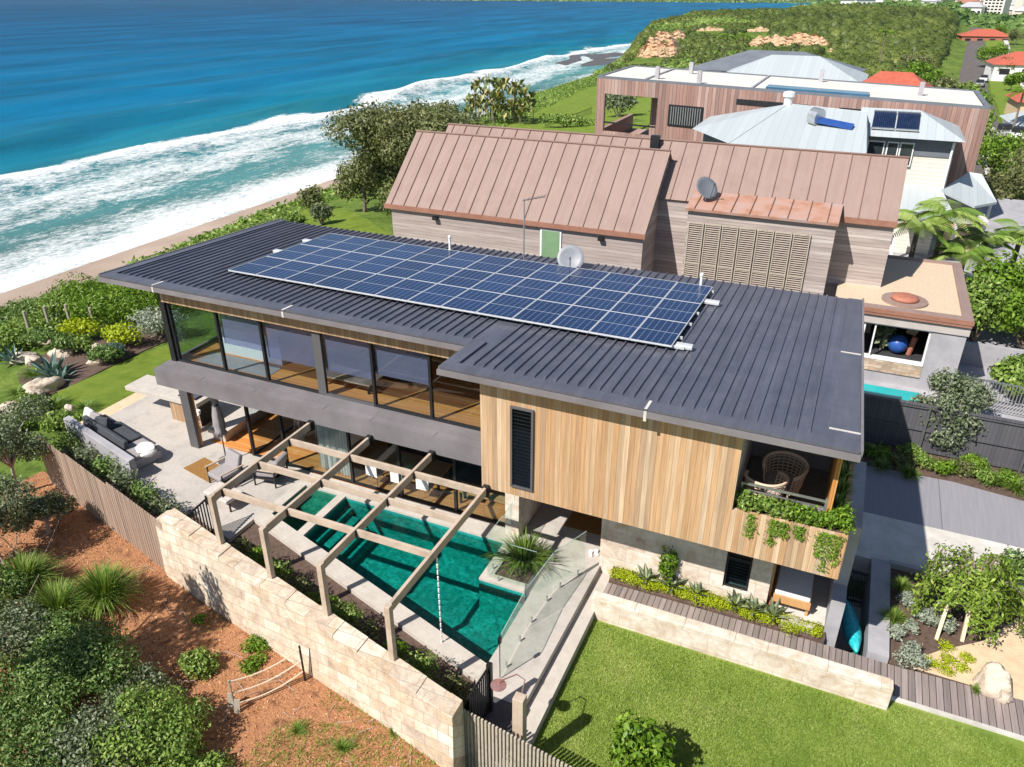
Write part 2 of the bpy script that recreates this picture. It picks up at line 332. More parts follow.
        if parent is not None:
            o.parent = parent; ORG[o.name] = Vector(org)
        else:
            o.location = org; ORG[o.name] = Vector(org)
        if bevel:
            b = o.modifiers.new('bevel', 'BEVEL'); b.width = bevel; b.segments = 2; b.limit_method = 'ANGLE'
        if sub:
            b = o.modifiers.new('sub', 'SUBSURF'); b.levels = sub; b.render_levels = sub
        return o
def npmesh(name, V, F, mats, parent=None, attr=None, smooth=False, mi=None):
    """V (n,3) world verts, F (m,4) quads or (m,3) tris, attr per-face float 'v'"""
    V = np.asarray(V, dtype=np.float32); F = np.asarray(F, dtype=np.int32); k = F.shape[1]
    org = np.array(ORG[parent.name], dtype=np.float32) if parent is not None else np.array([(V[:, 0].min()+V[:, 0].max())/2, (V[:, 1].min()+V[:, 1].max())/2, V[:, 2].min()], dtype=np.float32)
    me = bpy.data.meshes.new(name); me.vertices.add(len(V)); me.vertices.foreach_set('co', (V-org).ravel())
    me.loops.add(F.size); me.loops.foreach_set('vertex_index', F.ravel()); me.polygons.add(len(F))
    me.polygons.foreach_set('loop_start', np.arange(0, F.size, k, dtype=np.int32))
    mats = mats if isinstance(mats, (list, tuple)) else [mats]
    for m in mats: me.materials.append(MT[m] if isinstance(m, str) else m)
    if mi is not None: me.polygons.foreach_set('material_index', np.asarray(mi, dtype=np.int32))
    if smooth: me.polygons.foreach_set('use_smooth', np.ones(len(F), dtype=bool))
    if attr is not None:
        a = me.attributes.new('v', 'FLOAT', 'FACE'); a.data.foreach_set('value', np.asarray(attr, dtype=np.float32))
    me.update(); me.validate()
    o = bpy.data.objects.new(name, me); COL.objects.link(o)
    if parent is not None: o.parent = parent; ORG[o.name] = Vector(org)
    else: o.location = org.tolist(); ORG[o.name] = Vector(org.tolist())
    return o
def copy_tree(o, parent=None):
    c = o.copy(); COL.objects.link(c)
    if parent is not None: c.parent = parent
    for ch in list(o.children): copy_tree(ch, c)
    return c
ORD = ['first', 'second', 'third', 'fourth', 'fifth', 'sixth', 'seventh', 'eighth', 'ninth', 'tenth', 'eleventh', 'twelfth', 'thirteenth', 'fourteenth', 'fifteenth']

# ------------------------------------------------------------------ plants
def leaves(P, N, size, aspect=.5, jit=.6):
    """rhombic leaves at points P with rough normals N -> V,F,attr"""
    n = len(P); N = N+RNG.normal(0, jit, (n, 3)); N /= np.linalg.norm(N, axis=1)[:, None]+1e-9
    t = RNG.normal(0, 1, (n, 3)); A = np.cross(N, t); A /= np.linalg.norm(A, axis=1)[:, None]+1e-9; B = np.cross(N, A)
    sz = size*RNG.uniform(.6, 1.35, (n, 1)); a = A*sz; b = B*sz*aspect; dn = N*sz*.12
    V = np.stack([P-a-dn, P-b+dn, P+a-dn, P+b+dn], 1).reshape(-1, 3); F = np.arange(4*n).reshape(n, 4)
    return V, F, RNG.beta(2, 2.2, n)
def lobes(ls, n, inner=.45):
    """points spread through ellipsoid lobes, denser near the skin"""
    ar = np.array([l[3]*l[4]+l[4]*l[5]+l[3]*l[5] for l in ls]); cnt = np.maximum(8, (n*ar/ar.sum()).astype(int)); P = []; N = []
    for l, c in zip(ls, cnt):
        d = RNG.normal(0, 1, (c, 3)); d /= np.linalg.norm(d, axis=1)[:, None]
        r = 1-(1-inner)*RNG.random((c, 1))**1.8; r *= 1+.12*RNG.normal(0, 1, (c, 1))
        p = d*r*np.array(l[3:6]); P.append(p+np.array(l[:3])); q = d/np.array(l[3:6]); N.append(q/np.linalg.norm(q, axis=1)[:, None])
    return np.concatenate(P), np.concatenate(N)
def bush(name, label, cat, base, rad, n, size, mat, group=None, nl=9, zc=.55, part='foliage', stems=True, aspect=.5, spread=.62, kind=None, lobe=.48, bark='bark'):
    """multi-lobed shrub: foliage and stems"""
    x, y, z = base; t = thing(name, label, cat, base, group); rx, ry, rz = rad; ls = []
    for i in range(nl):
        a = 2*math.pi*(i*.618+random.random()*.2); r = math.sqrt((i+.5)/nl)*spread; k = random.uniform(.75, 1.25)*lobe
        ls.append((x+rx*r*math.cos(a), y+ry*r*math.sin(a), z+rz*(zc+.25*(1-r)+random.uniform(-.12, .12)), rx*k, ry*k, rz*k*.85))
    P, N = lobes(ls, n); keep = P[:, 2] > z+.02; V, F, A = leaves(P[keep], N[keep], size, aspect); npmesh(part, V, F, mat, t, A)
    if stems:
        m = MB()
        for l in ls[:6]: m.tube([(x+random.uniform(-.05, .05)*rx, y+random.uniform(-.05, .05)*ry, z-.05), ((x+l[0])/2, (y+l[1])/2, (z*1.3+l[2]*.7)/2), (l[0], l[1], l[2])], [.05*rz**.5, .035*rz**.5, .012], 5)
        m.build('stem', bark, t)
    if kind: t['kind'] = kind
    return t
def strap(name, label, cat, base, r, h, n, wid, mat, group=None, seg=4, up=.35, stiff=1.0):
    """tussock of arching strap leaves"""
    x, y, z = base; t = thing(name, label, cat, base, group)
    a = RNG.uniform(0, 2*np.pi, n); rr = r*RNG.uniform(.35, 1.1, n); hh = h*RNG.uniform(.7, 1.15, n); tilt = RNG.uniform(up, 1.0, n)
    V = []; F = []; d = np.stack([np.cos(a), np.sin(a), 0*a], 1); s = np.stack([-np.sin(a), np.cos(a), 0*a], 1); o = np.array([x, y, z])+d*RNG.uniform(0, .12*r, (n, 1))
    for k in range(seg+1):
        u = k/seg; p = o+d*(rr*tilt*u**1.2)[:, None]; p[:, 2] += hh*(1.25*u-stiff*tilt*u*u*.95)*1.0
        wd = wid*(1-u**2*.9)/2; V += [p-s*wd, p+s*wd]
    V = np.stack(V, 1)
    F = np.concatenate([np.array([2*k, 2*k+1, 2*k+3, 2*k+2])[None]+np.arange(n)[:, None]*(2*seg+2) for k in range(seg)])
    at_ = np.tile(RNG.beta(2, 2, n), seg); npmesh('leaf_tuft', V.reshape(-1, 3), F, mat, t, at_); return t
def agave(name, label, base, r, n=16, mat='lf_blue', group=None, h=.8, cat='agave', wid=.16):
    x, y, z = base; t = thing(name, label, cat, base, group); m = MB()
    for i in range(n):
        a = i*2.399; e = .25+.95*(i/n); L = r*random.uniform(.85, 1.1); d = Vector((math.cos(a)*math.cos(e), math.sin(a)*math.cos(e), math.sin(e)*h)); s = Vector((-math.sin(a), math.cos(a), 0))
        up = s.cross(d).normalized()*-1; o = Vector((x, y, z+.03)); wd = wid*r
        pts = [o, o+d*L*.45+Vector((0, 0, .02)), o+d*L]
        m.add([pts[0]-s*wd*.6, pts[0]+s*wd*.6, pts[1]-s*wd, pts[1]+s*wd, pts[1]-up*wd*.5, pts[2], pts[0]-up*wd*.3],
              [(0, 6, 4, 2), (6, 1, 3, 4), (2, 4, 5), (4, 3, 5)])
    o = m.build('leaf_rosette', mat, t, smooth=False)
    at_ = o.data.attributes.new('v', 'FLOAT', 'FACE'); at_.data.foreach_set('value', [random.random() for _ in o.data.polygons]); return t
def palm(name, label, base, h, fl, nf=14, mat='lf_bright', group=None, cat='palm', lean=(0, 0)):
    x, y, z = base; t = thing(name, label, cat, base, group); m = MB(); tx, ty = x+lean[0], y+lean[1]
    m.tube([(x, y, z-.1), ((x+tx)/2, (y+ty)/2, z+h/2), (tx, ty, z+h)], [.16, .12, .10], 7); m.build('trunk', 'bark', t)
    V = []; A = []
    for i in range(nf):
        a = i*2.399+random.random()*.3; e = random.uniform(.1, 1.2); L = fl*random.uniform(.8, 1.1); v = random.random()
        d = np.array([math.cos(a), math.sin(a)]); s = np.array([-d[1], d[0]])
        for k in range(22):
            u = (k+1)/22; rad = L*u*math.cos(e*(1-.3*u)); zz = z+h+L*(math.sin(e)*u-.75*u*u); p = np.array([tx+d[0]*rad, ty+d[1]*rad, zz])
            ll = L*.26*math.sin(math.pi*min(1, u*.9+.08))+.05
            for sg in (-1, 1):
                q = p+np.array([s[0]*sg*ll+d[0]*ll*.5, s[1]*sg*ll+d[1]*ll*.5, -.35*ll]); wv = np.array([d[0], d[1], 0])*.035*fl/1.5
                V += [p-wv, p+wv, q+wv*.4, q-wv*.4]; A.append(v*.6+random.random()*.4)
    npmesh('frond', np.array(V), np.arange(len(V)).reshape(-1, 4), mat, t, A); return t
def tree(name, label, cat, base, h, ls, n, size, mat, group=None, bark='bark', tr=.14, limbs=7, aspect=.5, part='crown'):
    """tapered trunk, limbs to each lobe, leafy crown; lobes given relative to base"""
    x, y, z = base; t = thing(name, label, cat, base, group); L = [(x+l[0], y+l[1], z+l[2])+tuple(l[3:6]) for l in ls]; m = MB()
    fork = (x+.1, y, z+h*.35); m.tube([(x, y, z-.2), (x+.04, y, z+h*.2), fork], [tr, tr*.8, tr*.65], 8)
    for l in L[:limbs]: m.tube([fork, ((fork[0]+l[0])/2, (fork[1]+l[1])/2, (fork[2]+l[2])/2+.1*h), l[:3]], [tr*.55, tr*.35, tr*.1], 6)
    m.build('trunk', bark, t); P, N = lobes(L, n); V, F, A = leaves(P, N, size, aspect); npmesh(part, V, F, mat, t, A); return t
def rock(label, base, rad, seed, group=None, mat='rock'):
    rg = random.Random(seed); ks = [(rg.uniform(1.2, 5.5), rg.uniform(0, 6.28), Vector((rg.gauss(0, 1), rg.gauss(0, 1), rg.gauss(0, 1))).normalized()) for _ in range(10)]; cut = [(Vector((rg.gauss(0, 1), rg.gauss(0, 1), rg.gauss(0, .7)+.2)).normalized(), rg.uniform(.62, .9)) for _ in range(7)]; vs = []; fs = []; n, m_ = 30, 18; rz = seed*.7
    for i in range(m_+1):
        ph = math.pi*i/m_
        for j in range(n):
            t = 2*math.pi*j/n; d = Vector((math.sin(ph)*math.cos(t), math.sin(ph)*math.sin(t), math.cos(ph))); k = 1+sum(.16/w_*math.sin(w_*3*d.dot(v)+p) for w_, p, v in ks)
            for v, c in cut: k = min(k, c/max(.05, d.dot(v))) if d.dot(v) > .3 else k
            p = d*k; p = Vector((p.x*rad[0], p.y*rad[1], p.z*rad[2])); vs.append((base[0]+p.x*math.cos(rz)-p.y*math.sin(rz), base[1]+p.x*math.sin(rz)+p.y*math.cos(rz), base[2]+rad[2]*.42+p.z))
    for i in range(m_):
        for j in range(n): fs.append((i*n+j, (i+1)*n+j, (i+1)*n+(j+1) % n, i*n+(j+1) % n))
    o = MB().add(vs, fs).build('boulder', mat, None, smooth=True); return tag(o, label, 'rock', group)
# ------------------------------------------------------------------ terrain
def SS(t):
    t = np.clip(t, 0, 1); return t*t*(3-2*t)
def shore(y): return -99-9*SS((y-230)/170)+18*SS((y-490)/110)-3000*SS((y-2100)/300)
def bluff(y): return np.where(y < 57, -38.5-3.5*SS((y-25)/32), np.where(y < 220, -42-(y-57)*.17, -69.7-30*SS((y-220)/180)))
def hnoise(x, y, s, seed=0):
    return np.sin(x/s*1.7+seed+1.3*np.sin(y/s*1.1+seed))*np.cos(y/s*1.5-seed*2+1.1*np.sin(x/s*.9))
def zland(x, y):
    x = np.asarray(x, float); y = np.asarray(y, float)
    zp = -.75-.028*np.clip(-16-x, 0, 30)-.09*np.clip(-31-x, 0, 12)-.035*np.clip(y-40, 0, 180)
    zp = zp+.5*SS((x+14.5)/9)*(y < 13)*(x < -4.5)
    head = SS((4+(y-170)*.08-x)/14+.5)
    zp = zp+(7.5+2.5*np.exp(-((x+62)/38)**2))*SS((y-215)/235)*head-10*SS((y-520)/120)
    zp = zp+.12*hnoise(x, y, 4.0)*SS((-24-x)/4)+.8*hnoise(x, y, 31, 2)*SS((y-120)/80)
    xe = bluff(y); D = 36-23*SS((y-230)/90); t = (xe-x)/D
    tl = np.clip(t, 0, 1); tl = np.where(tl < .1, tl*tl*5, np.where(tl > .85, 1-(1-tl)**2*3.1, tl-.05+.03*tl)); z = zp+(-20-zp)*np.clip(tl, 0, 1)
    sx = shore(y); bt = np.clip((xe-D-x)/np.maximum(1, (xe-D-sx)), 0, 3)
    z = np.where(x < xe-D, -20-2.05*bt, z); z = np.maximum(z, -27)
    far = SS((y-2100)/250); z = np.where(y > 2100, np.where(x > sx, np.minimum(-20.5+3*far, 0), -27), z)
    z = np.where((y > 600) & (y <= 2100) & (x <= sx), -27, z)
    return z
def zl(x, y): return float(zland(np.array([x]), np.array([y]))[0])
gx = np.concatenate([np.arange(-1900, -200, 60), np.arange(-200, -72, 3), np.arange(-72, 14, 1.0), np.arange(14, 60, 4), np.arange(60, 1300, 60)])
gy = np.concatenate([np.arange(-40, 2, 6), np.arange(2, 62, 1.0), np.arange(62, 240, 4), np.arange(240, 540, 6), np.arange(540, 3200, 50)])
X, Y = np.meshgrid(gx, gy); Zt = zland(X, Y)
# the house platform is cut a little lower under the paving and the lawn
mask = (X > -21.5) & (X < 14) & (Y > 12.2+(-.25)*(X+16)*(X < -4)) & (Y < 27)
Zt = np.where(mask, np.minimum(Zt, -1.0), Zt); Zt = np.where((X > -15) & (X < -4.9) & (Y > 9.9-.243*(X+6.82)) & (Y < 16), -1.75, Zt)
Zt = np.where((X > -5.4) & (X < 14) & (Y > -20) & (Y < 27), np.minimum(Zt, -1.0), Zt)
Zt = np.where((X > 1) & (X < 3) & (Y > 14) & (Y < 19), -2.6, Zt)
ny, nx = X.shape; idx = np.arange(nx*ny).reshape(ny, nx)
F = np.stack([idx[:-1, :-1], idx[:-1, 1:], idx[1:, 1:], idx[1:, :-1]], -1).reshape(-1, 4)
k = NT('land_cover'); tc = k.n('ShaderNodeTexCoord'); geo = k.n('ShaderNodeNewGeometry'); sp = k.n('ShaderNodeSeparateXYZ'); k.l(geo.outputs['Position'], sp.inputs[0])
v = geo.outputs['Position']; n1 = k.noise(v, .22, 8, .7); n2 = k.noise(v, 3.0, 5, .7); n3 = k.noise(v, .035, 5, .6)
veg = k.ramp(n1, [(.3, (.05, .085, .018)), (.5, (.11, .17, .03)), (.7, (.20, .24, .05))]); veg = k.mix(.6, veg, k.ramp(n2, [(.3, .25), (.7, .75)]), 'OVERLAY')
sand = k.ramp(k.noise(v, .08, 5), [(.35, (.33, .25, .20)), (.65, (.43, .335, .27))])
wet = k.ramp(sp.outputs[2], [(0, 0), (1, 1)]); hz = k.math('ADD', sp.outputs[2], k.math('MULTIPLY', k.math('SUBTRACT', n1, .5), 3.0))
col = k.mix(k.math('LESS_THAN', hz, -18.6), veg, sand)
sn = k.n('ShaderNodeSeparateXYZ'); k.l(geo.outputs['Normal'], sn.inputs[0])
steep = k.math('MULTIPLY', k.math('LESS_THAN', k.math('ADD', sn.outputs[2], k.math('MULTIPLY', k.math('SUBTRACT', n1, .5), .5)), .80), k.math('GREATER_THAN', sp.outputs[1], 235.0))
col = k.mix(steep, col, k.ramp(n1, [(.3, (.50, .22, .10)), (.5, (.58, .36, .22)), (.7, (.36, .25, .17))]))
k.base(col, .95, 0, .1); k.bump(n2, .6, .15); MT['land'] = k.m
tag(npmesh('ground', np.stack([X, Y, Zt], -1).reshape(-1, 3), F, 'land', smooth=True), kind='structure')

# ------------------------------------------------------------------ sea
sx_ = np.concatenate([np.arange(-3600, -500, 60), np.arange(-500, -240, 4), np.arange(-240, -90, 1.25)]); sy_ = np.concatenate([np.arange(-60, 40, 4), np.arange(40, 330, 2), np.arange(330, 700, 5), np.arange(700, 3000, 45)])
SX, SY = np.meshgrid(sx_, sy_)
# mesh follows the shoreline: columns are offshore distances
D = -SX-99.0; sh = np.where(SY < 2080, shore(SY), -90.0); XX = sh-D
ph = D+7*np.sin(SY/47+.6)+4*np.sin(SY/21+2)+2.5*np.sin(SY/9.3)
amp = np.clip((D-40)/30, 0, 1)*np.exp(-np.clip(D-60, 0, 900)/260)
ZZ = -22+amp*(.95*np.sin(ph/7.5)+.45*np.sin(ph/4.1+SY/60)+.25*np.sin(ph/13+SY/90))+1.7*np.exp(-((ph-62)/3.6)**2)*(.6+.4*np.sin(SY/33))+.8*np.exp(-((ph-84)/6)**2)*SS(np.sin(SY/70+1))+.35*np.exp(-((ph-38)/3)**2)+.25*np.exp(-((ph-10)/2.5)**2)
ZZ = np.where(D < 0, -22.0, ZZ)
ny, nx = SX.shape; idx = np.arange(nx*ny).reshape(ny, nx); F = np.stack([idx[:-1, :-1], idx[1:, :-1], idx[1:, 1:], idx[:-1, 1:]], -1).reshape(-1, 4)
k = NT('sea_water'); geo = k.n('ShaderNodeNewGeometry'); v = geo.outputs['Position']; at_ = k.n('ShaderNodeAttribute', attribute_name='offshore'); d = at_.outputs['Fac']
def vec(scale):
    mp = k.n('ShaderNodeMapping'); mp.inputs['Scale'].default_value = scale; k.l(v, mp.inputs[0]); return mp.outputs[0]
big = k.noise(vec((1, .4, 1)), .05, 6, .65); med = k.noise(vec((1, .5, 1)), .22, 6, .7, .6); fine = k.noise(vec((1, .55, 1)), 1.1, 6, .75, .8)
dd = k.math('ADD', d, k.math('MULTIPLY', k.math('SUBTRACT', big, .5), 30)); dd = k.math('ADD', dd, k.math('MULTIPLY', k.math('SUBTRACT', med, .5), 7))
cover = k.ramp(k.math('DIVIDE', dd, 80), [(0, .62), (.05, .80), (.11, .55), (.18, .36), (.29, .29), (.37, .46), (.47, .55), (.58, .40), (.68, .52), (.74, .80), (.775, .48), (.81, .03), (1, -.1)])
lace = k.math('ADD', k.math('MULTIPLY', fine, .6), k.math('MULTIPLY', med, .5)); lace = k.math('SUBTRACT', lace, .05)
foam = k.ramp(k.math('SUBTRACT', k.math('ADD', cover, k.math('MULTIPLY', lace, 1.25)), .62), [(.34, 0), (.48, .55), (.68, 1)])
cap = k.ramp(k.noise(vec((1, .16, 1)), .05, 7, .72), [(.655, 0), (.70, 1)]); cap = k.math('MULTIPLY', cap, k.ramp(fine, [(.45, 0), (.6, 1)]))
cap = k.math('MULTIPLY', cap, k.ramp(k.math('DIVIDE', d, 400), [(.1, 1), (.6, 0.0)])); foam = k.math('MAXIMUM', foam, k.math('MULTIPLY', cap, .5))
depth = k.math('ADD', d, k.math('MULTIPLY', k.math('SUBTRACT', big, .5), 60))
wcol = k.ramp(k.math('DIVIDE', depth, 1000), [(0, (.11, .22, .21)), (.04, (.035, .185, .20)), (.075, (.004, .135, .20)), (.13, (.001, .115, .225)), (.40, (.001, .09, .205)), (1, (.001, .062, .15))])
wcol = k.mix(.8, wcol, k.ramp(k.noise(vec((1, .16, 1)), .035, 7, .68), [(.36, .30), (.64, .68)]), 'OVERLAY')
col = k.mix(foam, wcol, k.ramp(fine, [(.35, (.52, .56, .58)), (.6, (.80, .80, .79))])); k.base(col, .6, 0, 0); gl = k.n('ShaderNodeBsdfGlossy'); gl.inputs['Roughness'].default_value = .22; ms = k.n('ShaderNodeMixShader'); k.l(k.math('MULTIPLY', k.math('SUBTRACT', 1.0, foam), .07), ms.inputs[0]); k.l(k.b.outputs[0], ms.inputs[1]); k.l(gl.outputs[0], ms.inputs[2]); k.l(ms.outputs[0], k.o.inputs[0])
k.bump(k.math('ADD', k.math('MULTIPLY', k.noise(vec((1, .4, 1)), .45, 6, .65), 1.0), k.math('MULTIPLY', foam, .25)), .55, .9); MT['sea'] = k.m
sea = npmesh('sea', np.stack([XX, SY, ZZ], -1).reshape(-1, 3), F, 'sea', smooth=True)
a = sea.data.attributes.new('offshore', 'FLOAT', 'POINT'); a.data.foreach_set('value', D.ravel().astype(np.float32)); tag(sea, kind='structure')
# wet rock shelf at the foot of the headland
m = MB(); ring = []
for i in range(40):
    t = 2*math.pi*i/40; r = 1+.18*math.sin(3*t+1)+.1*math.sin(7*t); ring.append((-136+30*r*math.cos(t), 436+42*r*math.sin(t)))
m.prism(ring, -24, lambda x, y: -22.0+.25*math.sin(x*.7)*math.sin(y*.4))
MT['reef'] = mottled('wet_reef', (.05, .05, .055), (.11, .075, .05), .16, .4, .6, 1.5, (.03, .09, .15), fine=.8, bdist=.3)
o = m.build('rock_shelf', 'reef'); tag(o, kind='structure')

# ------------------------------------------------------------------ front lawn, mulch
def sheet(name, poly, zf, mat, step=.5, lift=.02, kind='structure'):
    """ground patch that follows zf inside a polygon"""
    P = np.array(poly); import_x = np.arange(P[:, 0].min(), P[:, 0].max()+step, step); import_y = np.arange(P[:, 1].min(), P[:, 1].max()+step, step)
    import bmesh
    bm = bmesh.new(); vs = [bm.verts.new((p[0], p[1], 0)) for p in poly]; bm.faces.new(vs)
    for x in import_x[1:-1]: bmesh.ops.bisect_plane(bm, geom=bm.verts[:]+bm.edges[:]+bm.faces[:], plane_co=(x, 0, 0), plane_no=(1, 0, 0))
    for y in import_y[1:-1]: bmesh.ops.bisect_plane(bm, geom=bm.verts[:]+bm.edges[:]+bm.faces[:], plane_co=(0, y, 0), plane_no=(0, 1, 0))
    for q in bm.verts: q.co.z = zf(q.co.x, q.co.y)+lift
    bmesh.ops.recalc_face_normals(bm, faces=bm.faces)
    if sum(f.normal.z for f in bm.faces) < 0: bmesh.ops.reverse_faces(bm, faces=bm.faces)
    me = bpy.data.meshes.new(name); bm.to_mesh(me); bm.free(); me.materials.append(MT[mat]); o = bpy.data.objects.new(name, me); COL.objects.link(o)
    return tag(o, kind=kind)
LZ = -.45
def inside(poly, P):
    x, y = P[:, 0], P[:, 1]; c = np.zeros(len(P), bool); n = len(poly)
    for i in range(n):
        (x0, y0), (x1, y1) = poly[i], poly[(i+1) % n]
        c ^= ((y0 > y) != (y1 > y)) & (x < (x1-x0)*(y-y0)/(y1-y0+1e-12)+x0)
    return c
def turf(name, poly, zf, n, size, mat='blade', h=.05):
    P = np.array(poly); lo, hi = P.min(0), P.max(0); Q = RNG.uniform(lo, hi, (n, 2)); Q = Q[inside(poly, Q)]; k = len(Q)
    z = zf(Q[:, 0], Q[:, 1]); a = RNG.uniform(0, 2*np.pi, k); s = np.stack([np.cos(a), np.sin(a), 0*a], 1)*size/2; B = np.stack([Q[:, 0], Q[:, 1], z-.005], 1)
    tip = B+np.stack([RNG.normal(0, h*.6, k), RNG.normal(0, h*.6, k), h*RNG.uniform(.6, 1.4, k)], 1)
    V = np.stack([B-s, B+s, tip], 1).reshape(-1, 3); pt = .5+.16*(hnoise(Q[:, 0], Q[:, 1], 1.3, 2)+hnoise(Q[:, 0], Q[:, 1], .55, 5)*.8+hnoise(Q[:, 0], Q[:, 1], 3.1, 1)); o = npmesh(name, V, np.arange(3*k).reshape(-1, 3), mat, None, np.clip(.4*RNG.beta(2, 2, k)+.75*pt-.1, 0, 1)); return tag(o, kind='stuff')
LAWN = [(-3.92, -6), (7.5, -6), (7.5, 13.5), (5.2, 14.05), (2.7, 14.05), (2.7, 13.8), (-3.92, 13.8)]
sheet('lawn', LAWN, lambda x, y: LZ, 'lawn', 2.0, 0)
turf('grass', [(-3.9, 6.5), (5.6, 6.5), (5.6, 13.75), (2.7, 13.95), (2.7, 13.62), (-3.9, 13.62)], lambda x, y: LZ+0*x, 130000, .022)
MUL = [(-22.8, 12.35), (-5.35, 8.62), (-4.9, -6.0), (-26, -6.0)]
MUL[0] = (-22.8, 13.1); MUL[1] = (-5.0, 9.0)
sheet('mulch_bed', MUL, lambda x, y: zl(x, y), 'mulch', .6, .03)
def zmul(x, y): return zl(x, y)+.03
# chips and sparse weeds over the mulch
Q = RNG.uniform((-22, 4), (-5, 12.6), (16000, 2)); Q = Q[inside(MUL, Q)]; zq = zland(Q[:, 0], Q[:, 1])+.04
V, F, A = leaves(np.column_stack([Q, zq]), np.tile([0, 0, 1.0], (len(Q), 1)), .035, .4, .5)
MT['chip'] = leafmat('bark_chips', (.20, .09, .04), (.48, .25, .12), (.70, .46, .27), 0.0, .95)
tag(npmesh('bark_chips', V, F, 'chip', None, A), kind='stuff')

# ------------------------------------------------------------------ terrace and pool
def wall_in(x): return 9.33-.243*(x+6.82)
def ynear(x): return 13.05-.305*(x+12.3)      # pool's near water line
m = MB(); T0 = -1.25
m.prism([(-22.3, 14.25), (-15.7, 12.6), (-13.75, 12.02), (-13.75, 22.0), (-22.3, 22.0)], T0, 0)
m.build('terrace_paving', 'travertine')['kind'] = 'structure'
m = MB()
m.prism([(-13.75, ynear(-13.75)-.5), (-5.5, ynear(-5.5)-.5), (-5.5, ynear(-5.5)), (-13.75, ynear(-13.75))], T0, .004)   # near coping
m.prism([(-13.75, 14.95), (-6.9, 14.95), (-6.9, 15.55), (-13.75, 15.55)], T0, .004)        # far coping
m.prism([(-12.28, ynear(-12.28)), (-12.02, ynear(-12.02)), (-12.02, 14.95), (-12.28, 14.95)], T0, .002)   # spa divider
m.prism([(-13.75, ynear(-13.75)), (-13.45, ynear(-13.45)), (-13.45, 14.95), (-13.75, 14.95)], T0, .002)
m.build('pool_coping', 'coping')['kind'] = 'structure'
m = MB()
m.prism([(-5.5, 10.3), (-4.33, 10.3), (-4.25, 15.1), (-4.25, 17.6), (-6.6, 17.6), (-6.6, 15.25), (-5.5, 15.25)], T0, 0)
m.prism([(-5.5, ynear(-5.5)-.5), (-5.5, ynear(-5.5)-.9), (-4.9, 9.3), (-4.33, 9.3), (-4.33, 10.3), (-5.5, 10.3)], T0, -.004)
m.build('entry_path', 'travertine')['kind'] = 'structure'
m = MB(); m.prism([(-4.33, 9.1), (-3.92, 9.1), (-3.92, 15.1), (-4.25, 15.1)], T0, -.2); m.build('garden_steps', 'coping')['kind'] = 'structure'
# planter built into the pool corner
m = MB(); m.box(-6.9, -6.6, 13.4, 14.95, T0, .006); m.box(-6.6, -5.5, 13.4, 13.68, T0, .006); m.box(-5.68, -5.502, 13.68, 15.248, T0, .006); m.box(-6.9, -6.6, 14.95, 15.25, T0, .006); m.box(-6.6, -5.68, 14.98, 15.248, T0, .006)
m.build('planter_kerb', 'coping')['kind'] = 'structure'
m = MB(); m.box(-6.6, -5.68, 13.68, 14.98, T0, -.05); m.build('planter_soil', 'soil')['kind'] = 'structure'
# basin
k = NT('pool_tiles'); v = k.coord(); n = k.noise(v, .8, 6, .65)
col = k.ramp(n, [(.3, (.003, .16, .155)), (.7, (.012, .34, .315))]); vo = k.n('ShaderNodeTexVoronoi', feature='DISTANCE_TO_EDGE'); k.l(v, vo.inputs['Vector']); vo.inputs['Scale'].default_value = 9
col = k.mix(k.math('LESS_THAN', vo.outputs['Distance'], .03), col, (.01, .22, .18)); k.base(col, .6); MT['pooltile'] = k.m
MT['spatile'] = mottled('spa_tiles', (.03, .17, .12), (.06, .24, .17), 1.5, .6, fine=12)
xs = [-13.45, -12.28, -12.02, -5.5]
m = MB()
ring = [(-12.02, ynear(-12.02)), (-5.5, ynear(-5.5)), (-5.5, 13.4), (-6.9, 13.4), (-6.9, 14.95), (-12.02, 14.95)]
PB = -1.1
m.quad(*[(x, y, PB) for x, y in ring])
for i in range(len(ring)):
    (x0, y0), (x1, y1) = ring[i], ring[(i+1) % len(ring)]; dx, dy = x1-x0, y1-y0; L = math.hypot(dx, dy); ox, oy = -dy/L*.006, dx/L*.006
    m.quad((x0+ox, y0+oy, PB), (x0+ox, y0+oy, -.06), (x1+ox, y1+oy, -.06), (x1+ox, y1+oy, PB))
for i in range(4): m.box(-12.0, -11.2+.32*i-.6, 12.99-.0, 14.9-.1*i, PB+.002*i, -.35-.18*i)
o = m.build('pool_basin', 'pooltile'); o['kind'] = 'structure'
m = MB(); r2 = [(-13.45, ynear(-13.45)), (-12.28, ynear(-12.28)), (-12.28, 14.95), (-13.45, 14.95)]; m.quad(*[(x, y, -.9) for x, y in r2])
for i in range(4):
    (x0, y0), (x1, y1) = r2[i], r2[(i+1) % 4]; dx, dy = x1-x0, y1-y0; L = math.hypot(dx, dy); ox, oy = -dy/L*.006, dx/L*.006
    m.quad((x0+ox, y0+oy, -.9), (x0+ox, y0+oy, -.06), (x1+ox, y1+oy, -.06), (x1+ox, y1+oy, -.9))
m.box(-13.44, -12.29, 14.4, 14.94, -.898, -.4); m.build('spa_basin', 'spatile')['kind'] = 'structure'
k = NT('pool_water'); t = k.n('ShaderNodeBsdfTransparent'); g = k.n('ShaderNodeBsdfGlossy'); g.inputs['Roughness'].default_value = .03
v = k.coord(); wn = k.noise(v, 3.2, 5, .6, .8); rip = k.noise(v, 7.5, 4, .6, 1.0)
k.l(k.ramp(rip, [(.34, (.22, .62, .58)), (.5, (.38, .85, .79)), (.6, (.62, 1.0, .96)), (.68, (.95, 1.0, 1.0))]), t.inputs[0])  # light and dark of the ripples painted into the water tint
